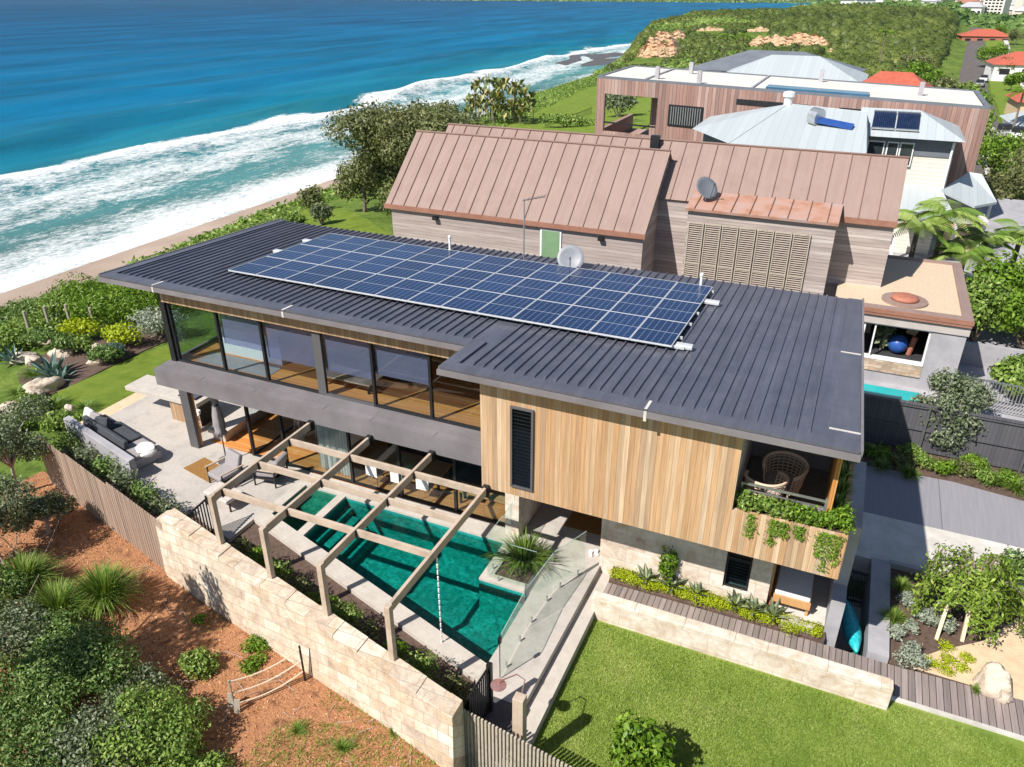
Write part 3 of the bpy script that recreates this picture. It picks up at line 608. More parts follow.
bp = k.n('ShaderNodeBump'); bp.inputs['Strength'].default_value = .35; bp.inputs['Distance'].default_value = .05; k.l(k.math('ADD', wn, k.math('MULTIPLY', rip, .5)), bp.inputs['Height']); k.l(bp.outputs[0], g.inputs['Normal'])
fr = k.n('ShaderNodeFresnel'); fr.inputs['IOR'].default_value = 1.33; k.l(bp.outputs[0], fr.inputs['Normal'])
mx = k.n('ShaderNodeMixShader'); k.l(fr.outputs[0], mx.inputs[0]); k.l(t.outputs[0], mx.inputs[1]); k.l(g.outputs[0], mx.inputs[2]); k.l(mx.outputs[0], k.o.inputs[0]); MT['poolwater'] = k.m
m = MB(); m.quad(*[(x, y, -.14) for x, y in ring]); m.quad(*[(x, y, -.12) for x, y in r2]); m.build('pool_water', 'poolwater')['kind'] = 'structure'
# soil strips
m = MB(); m.prism([(-15.7, 12.58), (-13.75, 12.0), (-13.75, ynear(-13.75)-.5), (-5.5, ynear(-5.5)-.5), (-5.5, wall_in(-5.5)), (-15.7, wall_in(-15.7))], T0, -.12); m.build('planting_strip', 'soil')['kind'] = 'structure'
m = MB(); m.prism([(-22.3, 14.2), (-15.7, 12.56), (-15.7, 11.5), (-22.3, 13.0)], T0, -.25); m.build('hedge_bed', 'soil')['kind'] = 'structure'

# stone retaining wall
wt = thing('stone_wall', 'long cream sandstone retaining wall between the pool and the bark mulch', 'wall', (-10, 10, -1))
pts = [(-14.98, 1.08), (-14.55, 1.32), (-10, 1.35), (-4.98, 1.35)]
m = MB()
for i in range(3):
    (x0, z0), (x1, z1) = pts[i], pts[i+1]
    yo0, yo1 = wall_in(x0)-.42, wall_in(x1)-.42; yi0, yi1 = wall_in(x0), wall_in(x1); b = .12
    m.add([(x0, yo0-b, -1.6), (x1, yo1-b, -1.6), (x1, yi1, -1.6), (x0, yi0, -1.6), (x0, yo0, z0-.02), (x1, yo1, z1-.02), (x1, yi1, z1-.02), (x0, yi0, z0-.02)],
          [(3, 2, 1, 0), (4, 5, 6, 7), (0, 1, 5, 4), (2, 3, 7, 6)]+([(3, 0, 4, 7)] if i == 0 else [])+([(1, 2, 6, 5)] if i == 2 else []))
m.build('wall_face', 'stone', wt)
m = MB(); x = -14.55; rg = random.Random(3)
while x < -5.1:
    w_ = min(rg.uniform(.45, .95), -4.98-x); z1 = 1.35+rg.uniform(-.02, .02); a = .004
    m.add([(x+a, wall_in(x)-.43, 1.2), (x+w_-a, wall_in(x+w_)-.43, 1.2), (x+w_-a, wall_in(x+w_)+.01, 1.2), (x+a, wall_in(x)+.01, 1.2),
           (x+a, wall_in(x)-.43, z1), (x+w_-a, wall_in(x+w_)-.43, z1), (x+w_-a, wall_in(x+w_)+.01, z1), (x+a, wall_in(x)+.01, z1)],
          [(3, 2, 1, 0), (4, 5, 6, 7), (0, 1, 5, 4), (1, 2, 6, 5), (2, 3, 7, 6), (3, 0, 4, 7)]); x += w_
m.build('capping_stones', 'stone', wt, bevel=.012)
# sandstone seat wall along the lawn
wt = thing('lawn_wall', 'low cream sandstone wall along the top of the front lawn', 'wall', (-.7, 13.8, LZ))
m = MB(); m.box(-4.0, 2.66, 13.68, 13.95, -.9, .19); m.build('wall_face', 'ashlar', wt, bevel=.015)
m = MB(); x = -4.01; rg = random.Random(5)
while x < 2.5:
    w_ = min(rg.uniform(.7, 1.3), 2.67-x); m.box(x+.005, x+w_-.005, 13.67, 13.96, .12, .205+rg.uniform(0, .008)); x += w_
m.build('capping_stones', 'ashlar', wt, bevel=.012)
# right-hand ground: boardwalk, garden, path, driveway
bz = lambda x, y: -.15-.25*min(1, max(0, (x-1.0)/1.6))
m = MB(); m.prism([(-3.9, 13.97), (1.0, 13.97), (1.0, 14.78), (-3.9, 14.74)], -1.2, -.15); m.prism([(1.0, 13.97), (2.6, 13.97), (2.6, 15.02), (1.0, 14.78)], -1.2, bz); m.prism([(2.6, 14.0), (2.7, 14.1), (5.2, 14.1), (7.5, 13.6), (7.5, 15.0), (5.3, 15.12), (2.6, 15.02)], -1.2, -.40); m.build('boardwalk', 'deckwood')['kind'] = 'structure'
m = MB(); m.prism([(2.7, 14.0), (5.2, 14.0), (7.5, 13.5), (7.5, 13.58), (5.2, 14.09), (2.7, 14.09)], -1.2, -.39); m.build('boardwalk_edging', 'concrete')['kind'] = 'structure'
m = MB(); m.prism([(-3.9, 14.75), (1.0, 14.79), (1.25, 14.83), (1.25, 15.098), (-3.9, 15.098)], -1.2, lambda x, y: -.10+.6*(y-14.75)); m.build('garden_strip', 'soil')['kind'] = 'structure'
m = MB(); m.prism([(2.68, 15.12), (7.5, 15.05), (7.5, 18.7), (2.68, 18.7)], -1.2, -.42); m.build('garden_bed', 'soil')['kind'] = 'structure'
sheet('sandy_ground', [at(905, 662, -.4)[:2], at(940, 650, -.4)[:2], at(985, 640, -.4)[:2], at(1040, 600, -.4)[:2], (7.4, 15.1), (3.2, 15.14)], lambda x, y: -.42, 'sandstrip', 1, .006)
m = MB(); m.box(1.6, 9, 18.78, 20.95, -1.2, -.40); m.build('concrete_path', 'concrete')['kind'] = 'structure'
m = MB(); m.prism([(-1, 20.95), (9, 20.95), (9, 23.1), (4.4, 23.75), (-1, 23.5)], -1.2, -.404); m.build('driveway', 'drive')['kind'] = 'structure'
m = MB(); m.prism([(-1, 23.5), (4.4, 23.75), (9, 23.1), (9, 25.2), (-1, 25.2)], -1.2, -.39); m.build('verge', 'soil')['kind'] = 'structure'
m = MB(); m.box(-2, 12, 25.3, 60, -1.2, .75); m.build('neighbour_ground', 'render')['kind'] = 'structure'
m = MB(); m.box(2.62, 4.6, 18.62, 18.76, -1.2, -.25); o = m.build('garden_edging', 'render'); tag(o, 'low grey rendered edging wall between the garden bed and the concrete path', 'wall')
m = MB(); m.box(4.75, 9, 18.75, 18.9, -1.2, -.2); o = m.build('garden_edging', 'render'); tag(o, 'short grey rendered kerb wall at the right photo edge by the path', 'wall')
# sunken courtyard
m = MB(); m.box(1.55, 2.2, 14.95, 18.5, -2.4, -1.6); m.build('courtyard_floor', 'concrete')['kind'] = 'structure'
m = MB(); m.box(2.2, 2.66, 15.13, 18.72, -2.4, -.30); o = m.build('retaining_wall', 'render'); tag(o, 'thick grey rendered retaining wall between the sunken courtyard and the garden bed', 'wall')
# ------------------------------------------------------------------ main house
KR = -.045
def zr(y): return 5.83+KR*(y-13.25)          # roof plane
H = thing('house', 'two storey house with dark metal roof and honey timber box above the pool', 'house', (-9.4, 18, 0))
YB, XL, XR = 22.65, -19.75, .93
XB = .70                                     # the right eave tapers in towards the back
# roof deck, ribs
m = MB()
m.prism([(XL, 14.66), (-7.66, 14.66), (-7.66, 13.25), (XR, 13.25), (XB, YB), (XL, YB)], lambda x, y: zr(y)-.16, lambda x, y: zr(y))
x = XL+.42
while x < .15:
    y0 = 15.02 if x < -7.35 else 13.62
    if -7.7 < x < -7.3: x += .245; continue
    a, b, h = .034, .020, .044
    m.add([(x-a, y0, zr(y0)+.002), (x+a, y0, zr(y0)+.002), (x+b, y0+.16, zr(y0+.16)+h), (x-b, y0+.16, zr(y0+.16)+h),
           (x-a, YB-.02, zr(YB)+.002), (x+a, YB-.02, zr(YB)+.002), (x+b, YB-.02, zr(YB)+h), (x-b, YB-.02, zr(YB)+h)],
          [(0, 1, 2, 3), (1, 5, 6, 2), (2, 6, 7, 3), (3, 7, 4, 0), (7, 6, 5, 4)]); x += .245
roof = m.build('roof', 'roof', H)
def flash(m, x0, x1, y0, y1, t=.03, lift=.004):
    z = lambda x, y: zr(y)+lift
    m.prism([(x0, y0), (x1, y0), (x1, y1), (x0, y1)], z, lambda x, y: zr(y)+lift+t)
m = MB()
flash(m, XL, -7.66, 14.62, 14.98, .05); flash(m, -7.66, XR, 13.21, 13.58, .05); flash(m, -7.68, -7.36, 13.585, 15.0, .05); flash(m, XL-.02, XL+.3, 14.985, YB, .05); m.prism([(.35, 13.585), (XR-.01, 13.585), (XB, YB), (.35, YB)], lambda x, y: zr(y)+.004, lambda x, y: zr(y)+.024)
m.build('edge_flashing', 'flash', roof)
m = MB(); m.box(XL, -7.70, 14.60, 14.66, 5.50, 5.74); m.box(-7.70, XR, 13.19, 13.25, 5.60, 5.81); m.box(XR, XR+.05, 13.19, YB, 5.38, 5.62); m.box(XL-.05, XL, 14.6, YB, 5.25, 5.5)
# sloped side gutters follow the roof
m = MB(); m.box(XL-.03, -7.70, 14.58, 14.655, 5.625, 5.755); m.box(-7.70, XR+.03, 13.17, 13.245, 5.69, 5.82)
for xx, xb in ((XL-.03, XL-.03), (XR+.002, XB+.002)): m.prism([(xx, 13.25 if xx > 0 else 14.66), (xx+.05, 13.25 if xx > 0 else 14.66), (xb+.05, YB), (xb, YB)], lambda x, y: zr(y)-.13, lambda x, y: zr(y)+.075)
m.prism([(-7.70, 13.25), (-7.662, 13.25), (-7.662, 14.58), (-7.70, 14.58)], lambda x, y: zr(y)-.13, lambda x, y: zr(y)+.03)
m.build('fascia', 'band', roof)
for x0, y0 in ((-17.6, 14.575), (-13.05, 14.575), (-3.0, 13.165)):
    m = MB(); m.box(x0-.03, x0+.03, y0-.004, y0+.02, 5.62, zr(y0)+.005); m.prism([(x0-.03, y0+.02), (x0+.03, y0+.02), (x0+.03, y0+.42), (x0-.03, y0+.42)], lambda x, y: zr(y)+.05, lambda x, y: zr(y)+.062); m.build('joint_strip', 'concrete', roof)
m = MB(); m.box(.36, .92, 13.98, 14.03, zr(14)+.025, zr(14)+.035); m.box(.36, .80, 18.2, 18.25, zr(18.2)+.025, zr(18.2)+.035); m.build('joint_strip', 'concrete', roof)
m = MB(); m.prism([(XL+.3, 14.8), (-7.5, 14.8), (-7.5, 13.4), (XR-.05, 13.4), (XB-.05, YB-.1), (XL+.3, YB-.1)], lambda x, y: zr(y)-.22, lambda x, y: zr(y)-.165); m.build('ceiling', 'innerwall', H)
# first floor edge band and sill
m = MB(); m.prism([(-18.1, 14.4), (-6.87, 14.4), (-6.87, 22.3), (-18.1, 22.3)], 2.67, 3.2); m.build('floor_band', 'band', H)
m = MB(); m.box(-18.0, -17.72, 14.62, 22.2, 3.2, 3.27); m.box(-17.72, -6.87, 14.62, 15.0, 3.2, 3.27); m.build('sill', 'band', H)
for xx in (-16.3, -14.4, -12.0, -10.5, -8.6):
    m = MB(); m.box(xx-.006, xx+.006, 14.395, 14.62, 3.2, 3.205); m.build('joint_line', 'grey', H)
# timber frieze above the glass
m = MB(); m.box(-17.75, -6.87, 14.90, 15.08, 5.20, 5.60); m.build('frieze', 'frieze', H); m = MB(); m.box(-17.85, -17.752, 14.96, 22.0, 5.1, 5.40); m.build('frieze', 'frieze', H)
m = MB(); m.box(-17.9, -17.72, 14.94, 15.12, 3.27, 5.58); m.build('corner_post', 'dark', H)
# window bays of the upper storey
bays = [-17.72, -15.75, -14.0, -12.35, -10.95, -9.35, -8.1, -6.87]
bx = [(163, 182), (217, 226), (267, 271), (324, 331), (385, 388), (446, 447)]
bays = [-17.70, -15.92, -14.35, -12.55, -10.75, -9.02, -6.88]
for i in range(6):
    x0, x1 = bays[i], bays[i+1]; m = MB(); t = .07 if i not in (3,) else .26
    m.box(x0, x0+t, 15.0, 15.10, 3.28, 5.19); m.box(x0+t, x1, 15.0, 15.09, 3.275, 3.33); m.box(x0+t, x1, 15.0, 15.09, 5.15, 5.195)
    fr = m.build('window_frame', 'grey' if i == 3 else 'dark', H)
    m = MB(); m.box(x0+t, x1, 15.04, 15.05, 3.33, 5.15); m.build('pane', 'glass', fr)
    if i in (1, 2, 3, 4):
        b = (4.15, 4.0, 4.0, 4.2)[i-1]; m = MB(); m.box(x0+t+.02, x1-.02, 15.13, 15.14, b, 5.18); m.build('roller_blind', 'blind', fr)
m = MB(); m.box(-17.80, -17.75, 15.13, 21.8, 3.28, 3.34); m.box(-17.8, -17.75, 15.13, 21.8, 5.03, 5.095)
for yy in (15.13, 17.2, 19.4, 21.73): m.box(-17.8, -17.75, yy, yy+.07, 3.34, 5.03)
fr = m.build('window_frame', 'dark', H); m = MB(); m.box(-17.78, -17.77, 15.15, 21.7, 3.34, 5.05); m.build('pane', 'glass', fr)
# interior shell of the upper storey
m = MB(); m.box(-17.7, -6.9, 15.12, 22.2, 3.2, 3.215); m.box(-6.8, -1.3, 13.8, 22.2, 2.9, 3.215); m.build('timber_floor', 'floorwood', H)
m = MB(); m.box(-17.7, .7, 22.2, 22.35, 2.67, 5.36); m.box(-1.3, -1.15, 13.85, 22.2, 3.22, 5.36); m.box(-13.6, -13.5, 19.5, 22.2, 3.22, 5.3); m.box(.62, .72, 16.7, 22.35, -.4, 5.4); m.build('inner_wall', 'innerwall', H)
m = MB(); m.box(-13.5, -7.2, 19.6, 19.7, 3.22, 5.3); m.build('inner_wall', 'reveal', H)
# timber box
m = MB(); m.box(-6.86, -1.12, 13.6, 13.72, 2.67, 5.58); 
cl = m.build('timber_cladding', 'timber', H)
m = MB(); m.box(-1.12, 1.11, 13.602, 13.72, 2.67, 3.72); m.build('timber_cladding', 'timber', H); m = MB(); m.box(-6.86, -6.75, 13.722, 15.0, 2.67, 5.55); m.build('timber_cladding', 'timber', H)
m = MB(); m.box(1.0, 1.108, 13.72, 16.6, 2.67, 3.70); m.build('timber_cladding', boards('honey_side_boards', [(.62, .40, .20), (.50, .29, .12), (.66, .46, .25), (.40, .25, .12)], 'Y', .118), H)
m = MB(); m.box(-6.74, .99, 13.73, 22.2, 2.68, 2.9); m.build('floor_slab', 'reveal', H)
# louvre window in the box
m = MB()
m.box(-6.10, -5.54, 13.545, 13.60, 2.93, 2.98); m.box(-6.10, -5.54, 13.545, 13.60, 5.02, 5.07); m.box(-6.10, -6.05, 13.545, 13.60, 2.98, 5.02); m.box(-5.59, -5.54, 13.545, 13.60, 2.98, 5.02)
fr = m.build('window_frame', 'grey', H)
m = MB(); m.box(-6.05, -5.59, 13.592, 13.598, 2.98, 5.02); m.build('window_opening', 'dark', fr)
m = MB()
for i in range(22): m.obox((-5.82, 13.572, 3.03+i*.093), (.45, .055, .008), 0, R(38))
m.build('louvre_blades', glass('louvre_glass', (.45, .55, .6)), fr)
# balcony: floor, walls, steel rail, planter trough
m = MB(); m.box(-1.12, .72, 13.95, 16.7, 2.9, 3.25); m.build('balcony_floor', mottled('balcony_carpet', (.20, .185, .20), (.25, .23, .25), 6, .9), H)
m = MB(); m.box(-1.14, .7, 16.7, 16.8, 3.2, 5.5); m.build('balcony_wall', 'render', H)
m = MB(); m.box(.63, .72, 13.95, 16.7, 3.25, 5.45); m.build('balcony_screen', 'warmwood', H)
m = MB(); m.box(-1.1, 1.0, 13.72, 13.95, 3.25, 3.66); m.box(.73, 1.0, 13.95, 16.6, 3.25, 3.66); m.build('planter_trough', 'soil', H)
m = MB(); m.box(-1.05, .62, 13.98, 14.02, 4.16, 4.20); m.box(-1.05, .62, 13.98, 14.02, 4.02, 4.04); m.box(-1.05, -1.01, 13.98, 14.02, 3.25, 4.16); m.box(.58, .64, 13.96, 14.03, 3.25, 4.25); m.build('balcony_rail', 'steel', H)
# ground floor
for x0, y0 in ((-18.12, 15.2),):
    m = MB(); m.box(x0-.1, x0+.24, y0, y0+.14, 0, 2.67); m.build('column', 'grey', H); m = MB(); m.box(x0-.08, x0+.23, y0+.142, y0+.22, 0, 2.665); m.build('column_lining', 'warmwood', H)
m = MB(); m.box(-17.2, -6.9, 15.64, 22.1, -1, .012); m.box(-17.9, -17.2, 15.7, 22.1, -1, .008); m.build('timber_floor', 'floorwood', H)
m = MB(); m.box(-17.2, -6.9, 22.1, 22.2, 0, 2.66); m.box(-6.95, -6.6, 17.4, 22.1, 0, 2.66); m.build('inner_wall', 'innerwall', H)
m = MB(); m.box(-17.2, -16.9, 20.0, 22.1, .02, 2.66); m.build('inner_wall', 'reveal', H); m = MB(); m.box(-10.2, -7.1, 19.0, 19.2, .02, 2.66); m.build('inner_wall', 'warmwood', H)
mx_ = [-16.02, -14.72, -12.25, -10.55, -8.75, -6.98]
for i in range(5):
    x0, x1 = mx_[i], mx_[i+1]; m = MB(); m.box(x0, x0+.08, 15.58, 15.68, .012, 2.66); m.box(x0+.08, x1, 15.585, 15.67, .012, .05); m.box(x0+.08, x1, 15.585, 15.67, 2.6, 2.66)
    fr = m.build('door_frame', 'dark', H)
    if i != 0: m = MB(); m.box(x0+.08, x1, 15.62, 15.63, .05, 2.6); m.build('pane', 'glass', fr)
m = MB(); m.box(-16.0, -15.95, 15.7, 19.8, .013, .05); m.box(-16.02, -15.94, 18.0, 18.08, .05, 2.66); fr = m.build('door_frame', 'dark', H); m = MB(); m.box(-15.98, -15.97, 15.7, 19.8, .05, 2.6); m.build('pane', 'glass', fr)
# orange lit soffit lining
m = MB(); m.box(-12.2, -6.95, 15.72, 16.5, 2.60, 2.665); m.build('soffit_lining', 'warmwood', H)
# stone pier and entry
m = MB(); m.box(-7.02, -6.62, 15.27, 17.4, -.5, 2.66); m.build('stone_pier', 'ashlar', H)
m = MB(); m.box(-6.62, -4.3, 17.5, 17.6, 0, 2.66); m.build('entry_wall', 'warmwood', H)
m = MB(); m.box(-6.0, -5.0, 17.44, 17.498, .02, 2.2); d_ = m.build('front_door', 'teak', H)
m = MB(); m.tube([(-5.1, 17.40, .8), (-5.1, 17.40, 1.5)], .018, 8); m.build('handle', 'black', d_)
m = MB()
m.box(-4.28, -1.19, 15.1, 15.35, -.6, 2.665); m.box(-1.19, -.60, 15.1, 15.35, -.6, .42); m.box(-1.19, -.60, 15.1, 15.35, 2.25, 2.665); m.box(-.60, -.14, 15.1, 15.35, -.6, 2.665)
m.box(-4.28, -4.05, 15.35, 17.5, -.3, 2.665); m.box(-.14, -.139, 15.35, 15.36, 0, .1)
m.build('stone_wall_face', 'ashlar', H)
m = MB(); m.box(-1.19, -1.14, 15.16, 15.22, .42, 2.25); m.box(-.65, -.60, 15.16, 15.22, .42, 2.25); m.box(-1.14, -.65, 15.16, 15.22, .42, .47); m.box(-1.14, -.65, 15.16, 15.22, 1.28, 1.32); fr = m.build('window_frame', 'dark', H)
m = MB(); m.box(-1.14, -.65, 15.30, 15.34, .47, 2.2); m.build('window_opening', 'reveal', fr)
m = MB()
for i in range(8): m.obox((-.895, 15.19, .53+i*.09), (.48, .06, .008), 0, R(35))
m.build('louvre_blades', glass('louvre_glass_b', (.5, .6, .62)), fr)
# day bed niche and its side walls
m = MB(); m.box(-.14, -.08, 15.36, 17.0, -.5, 2.66); m.build('niche_lining', 'teak', H)
m = MB(); m.box(-.08, 1.2, 16.95, 17.05, -.5, 2.66); m.build('niche_wall', 'render', H)
m = MB(); m.box(-.08, 1.2, 15.1, 16.95, -1, .08); m.build('niche_floor', 'concrete', H)
m = MB(); m.box(1.2, 1.5, 14.98, 15.6, -2.4, 1.0); m.build('fin_wall', 'render', H); m = MB(); m.box(1.2, 1.5, 15.6, 18.5, -2.4, 2.66); m.build('fin_wall', 'render', H)
# slatted gate at the back of the sunken courtyard
g = thing('slat_gate', 'dark vertical slat gate in the shaded sunken courtyard beside the house', 'gate', (1.88, 18.1, -1.6)); m = MB()
for i in range(9): m.box(1.60+i*.068, 1.63+i*.068, 18.08, 18.12, -1.55, -.35)
m.build('slats', 'grey', g); m = MB(); m.box(1.57, 2.19, 18.121, 18.15, -.5, -.44); m.box(1.57, 2.19, 18.121, 18.15, -1.45, -1.39); m.build('gate_rail', 'dark', g)

# ------------------------------------------------------------------ solar array
k = NT('solar_cells'); tc = k.n('ShaderNodeTexCoord'); sp = k.n('ShaderNodeSeparateXYZ'); k.l(tc.outputs['Object'], sp.inputs[0])
fx = k.math('FRACT', k.math('MULTIPLY', k.math('ADD', sp.outputs[0], 2.0), 6/.98)); fy = k.math('FRACT', k.math('MULTIPLY', k.math('ADD', sp.outputs[1], 2.0), 10/1.62))
lx = k.math('LESS_THAN', k.math('ABSOLUTE', k.math('SUBTRACT', fx, .245)), .05); ly = k.math('LESS_THAN', k.math('ABSOLUTE', k.math('SUBTRACT', fy, .345)), .03)
mid = k.math('LESS_THAN', k.math('ABSOLUTE', sp.outputs[1]), .014)
ii = k.n('ShaderNodeObjectInfo'); cellc = k.mix(ii.outputs['Random'], (.006, .020, .072), (.011, .032, .105))
f2 = k.noise(k.coord(), 1.5, 3); cellc = k.mix(.3, cellc, k.ramp(f2, [(.3, .3), (.7, .7)]), 'OVERLAY')
col = k.mix(k.math('MULTIPLY', ly, .16), cellc, (.5, .55, .62)); col = k.mix(k.math('MULTIPLY', lx, .5), col, (.24, .30, .42)); col = k.mix(k.math('MULTIPLY', mid, .6), col, (.5, .55, .62))
k.base(col, .16, 0, .28); MT['cells'] = k.m
MT['alu'] = mottled('panel_frame', (.62, .63, .64), (.70, .71, .72), 3, .4, metal=.3)
X0, Y0 = -16.55, 16.45; PX_, PY_ = 1.022, 1.675; SL = math.atan(KR); rows = ['front', 'middle', 'back']
proto = None
for r in range(3):
    for c in range(13):
        cx_, cy_ = X0+PX_*(c+.5), Y0+PY_*(r+.5); lab = f'{ORD[c]} solar panel from the sea end in the {rows[r]} row of the roof array'
        if proto is None:
            ORG['tmp'] = Vector((0, 0, 0)); proto = thing('solar_panel', lab, 'solar panel', (0, 0, 0), 'solar panels on the dark metal roof')
            m = MB(); a, b, t = .506, .833, .016
            m.box(-a, a, -b, -b+t, 0, .04); m.box(-a, a, b-t, b, 0, .04); m.box(-a, -a+t, -b+t, b-t, 0, .04); m.box(a-t, a, -b+t, b-t, 0, .04); m.build('frame', 'alu', proto)
            m = MB(); m.box(-a+t, a-t, -b+t, b-t, .005, .036); m.build('cells', 'cells', proto); o = proto
        else: o = copy_tree(proto); o['label'] = lab
        o.location = (cx_, cy_, zr(cy_)+.12); o.rotation_euler = (SL, 0, 0)
for i, (yy, lab) in enumerate([(16.62, 'front'), (17.25, 'second'), (18.3, 'third'), (19.2, 'fourth'), (20.2, 'fifth'), (21.25, 'rearmost')]):
    m = MB(); m.box(X0-.1 if i in (3, 5) else X0+.1, X0+13*PX_+(.26 if i in (0, 4) else .08), yy-.025, yy+.025, zr(yy)+.05, zr(yy)+.115)
    o = m.build('mounting_rail', 'alu'); tag(o, f'{lab} aluminium mounting rail under the solar panels counting back from the front eave', 'rail', 'solar mounting rails')
for i, (xx, yy, lab) in enumerate([(X0+13*PX_+.24, 16.72, 'white box at the front house-end corner of the solar array'), (X0+13*PX_+.22, 20.25, 'white box by the back row at the house end of the solar array'),
                                  (X0-.12, 18.9, 'white box at the sea end of the solar array beside the middle row'), (X0-.12, 20.4, 'white box at the sea end of the solar array beside the back row')]):
    m = MB(); m.box(xx-.2, xx+.2, yy-.09, yy+.09, zr(yy)+.05, zr(yy)+.15); tag(m.build('isolator_box', 'alu', None, bevel=.02), lab, 'electrical box', 'isolator boxes of the solar array')

# ------------------------------------------------------------------ roof fittings
def dish(name, label, base, r, aim, mast, mat='dish', arm=.5):
    t = thing(name, label, 'satellite dish', base); x, y, z = base
    m = MB(); m.tube([(x, y, z), (x, y, z+mast)], .03, 8); m.box(x-.1, x+.1, y-.1, y+.1, z-.01, z+.02); m.build('mast', 'steel', t)
    A = Vector(aim).normalized(); q = A.to_track_quat('Z', 'Y').to_matrix(); c = Vector((x, y, z+mast+r*.55)); m = MB()
    prof = [(.001, -.16*r), (r*.35, -.14*r), (r*.7, -.07*r), (r, .03*r), (r*.99, .045*r), (r*.68, -.045*r), (r*.33, -.115*r), (.002, -.135*r)]
    m.lathe(prof, c, 26, q); m.build('reflector', mat, t, smooth=True)
    low = c+q @ Vector((0, -r*.9, 0)); foc = c+A*r*1.05-q @ Vector((0, r*.25, 0)); m = MB(); m.tube([low, foc], .015, 6); m.tube([foc-A*.06, foc+A*.05], .035, 8); m.build('feed_arm', 'grey', t)
dish('satellite_dish', 'pale satellite dish standing on the dark roof behind the solar panels', (-7.72, 21.75, zr(21.75)), .42, (.25, -.8, .5), .12)
t = thing('aerial', 'thin pale aerial mast behind the panels in front of the green window', 'aerial', (-9.45, 22.1, zr(22.1))); m = MB(); b = (-9.45, 22.1); z = zr(22.1)
m.tube([(b[0], b[1], z), (b[0], b[1], z+1.95)], .022, 8); m.build('mast', 'steel', t); m = MB(); m.tube([(b[0]-.05, b[1], z+1.9), (b[0]+.75, b[1]-.1, z+2.12)], .015, 6)
for i in range(5): m.tube([(b[0]+.1+i*.14, b[1]-.3, z+1.95+i*.04), (b[0]+.1+i*.14, b[1]+.25, z+1.95+i*.04)], .008, 5)
m.build('antenna_boom', 'grey', t)
for x_, y_, lab in ((-12.05, 21.9, 'small white vent pipe on the roof behind the middle of the solar panels'), (-3.62, 21.5, 'small white vent pipe on the roof behind the house end of the panels')):
    m = MB(); z = zr(y_); m.lathe([(.09, -.02), (.09, .02), (.04, .04), (.04, .42), (.055, .43), (.055, .5), (.02, .52)], (x_, y_, z), 12); tag(m.build('vent_pipe', 'whiterender', None, smooth=False), lab, 'vent pipe', 'vent pipes on the dark roof')

# ------------------------------------------------------------------ pergola
pg = thing('pergola', 'weathered open timber pergola over the pool', 'pergola', (-9.5, 12, 1.3))
PXs = [-12.42, -10.52, -8.65, -6.72]; yb = [14.39, 14.39, 14.39, 13.59]
for i, x in enumerate(PXs):
    yf = wall_in(x)-.02
    m = MB(); m.box(x-.038, x+.038, yf, yb[i], 2.55, 2.76); m.build('rafter', 'pergola', pg, bevel=.008)
    m = MB(); m.box(x-.062, x+.062, yf-.13, yf-.002, 1.34, 2.755); m.build('post', 'pergola', pg, bevel=.008)
    m = MB(); m.box(x-.07, x+.07, yb[i]-.12, yb[i]-.002, 2.5, 2.78); m.build('bracket', 'black', pg)
for i in range(3):
    for yc in (13.42, 12.22, 10.95):
        m = MB(); m.box(PXs[i]+.05, PXs[i+1]-.05, yc-.032, yc+.032, 2.56, 2.742); m.build('crosspiece', 'pergola', pg, bevel=.006)
        m = MB(); m.box(PXs[i+1]-.053, PXs[i+1]-.047, yc-.07, yc+.07, 2.5, 2.74) if False else m.box(PXs[i]+.047, PXs[i]+.055, yc-.075, yc+.075, 2.52, 2.735); m.build('bracket', 'black', pg)
t = thing('hanging_chain', 'thin pale segmented chain hanging from the right pergola beam into the pool', 'chain', (-6.72, 11.1, -.1)); m = MB()
for i in range(15): m.lathe([(.006, 0), (.022, .02), (.022, .12), (.006, .14)], (-6.72, 11.12, -.05+i*.17), 6)
m.build('segments', 'white', t); m = MB(); m.tube([(-6.72, 11.12, -.1), (-6.72, 11.12, 2.53)], .007, 5); m.build('cord', 'steel', t)
# ------------------------------------------------------------------ glass pool fence
def gpanel(p, q, lab, z0=.01, h=1.2):
    t = thing('glass_panel', lab, 'glass fence', ((p[0]+q[0])/2, (p[1]+q[1])/2, z0), 'frameless glass panels of the pool fence'); m = MB(); p = Vector(p+(0,)); q = Vector(q+(0,)); d = (q-p); L = d.length; a = math.atan2(d.y, d.x); c = (p+q)/2
    m.obox((c.x, c.y, z0+.05+h/2), (L-.03, .012, h), a); m.build('pane', 'fenceglass', t)
    m = MB(); m.obox((c.x, c.y, z0+.05+h+.004), (L-.03, .014, .007), a); m.build('top_edge', mottled('glass_edge', (.30, .42, .38), (.36, .48, .43), 3, .2), t)
    for u in (.22, .78):
        m = MB(); s = p+d*u; m.lathe([(.03, 0), (.03, .02), (.022, .03), (.022, .14), (.0, .142)], (s.x, s.y, z0), 8); m.build('spigot', 'steel', t)
gpanel((-6.72, 13.5), (-6.72, 15.1), 'glass fence panel along the pool side of the corner planter')
gpanel((-6.7, 13.5), (-5.36, 13.5), 'glass fence panel along the front of the corner planter')
gpanel((-5.06, 10.75), (-5.12, 12.2), 'glass fence panel nearest the outdoor shower')
gpanel((-5.12, 12.22), (-5.0, 13.65), 'glass fence panel beside the front corner of the planter')
gpanel((-5.0, 13.67), (-4.55, 14.75), 'glass fence panel between the planter grass and the lawn steps')
for x, y, lab in ((-5.07, 10.72, 'black latch on the glass gate near the shower'),):
    m = MB(); m.tube([(x, y, .05), (x, y, 1.28)], .012, 6); m.box(x-.03, x+.03, y-.04, y+.04, 1.05, 1.2); tag(m.build('gate_latch', 'black'), lab, 'latch')
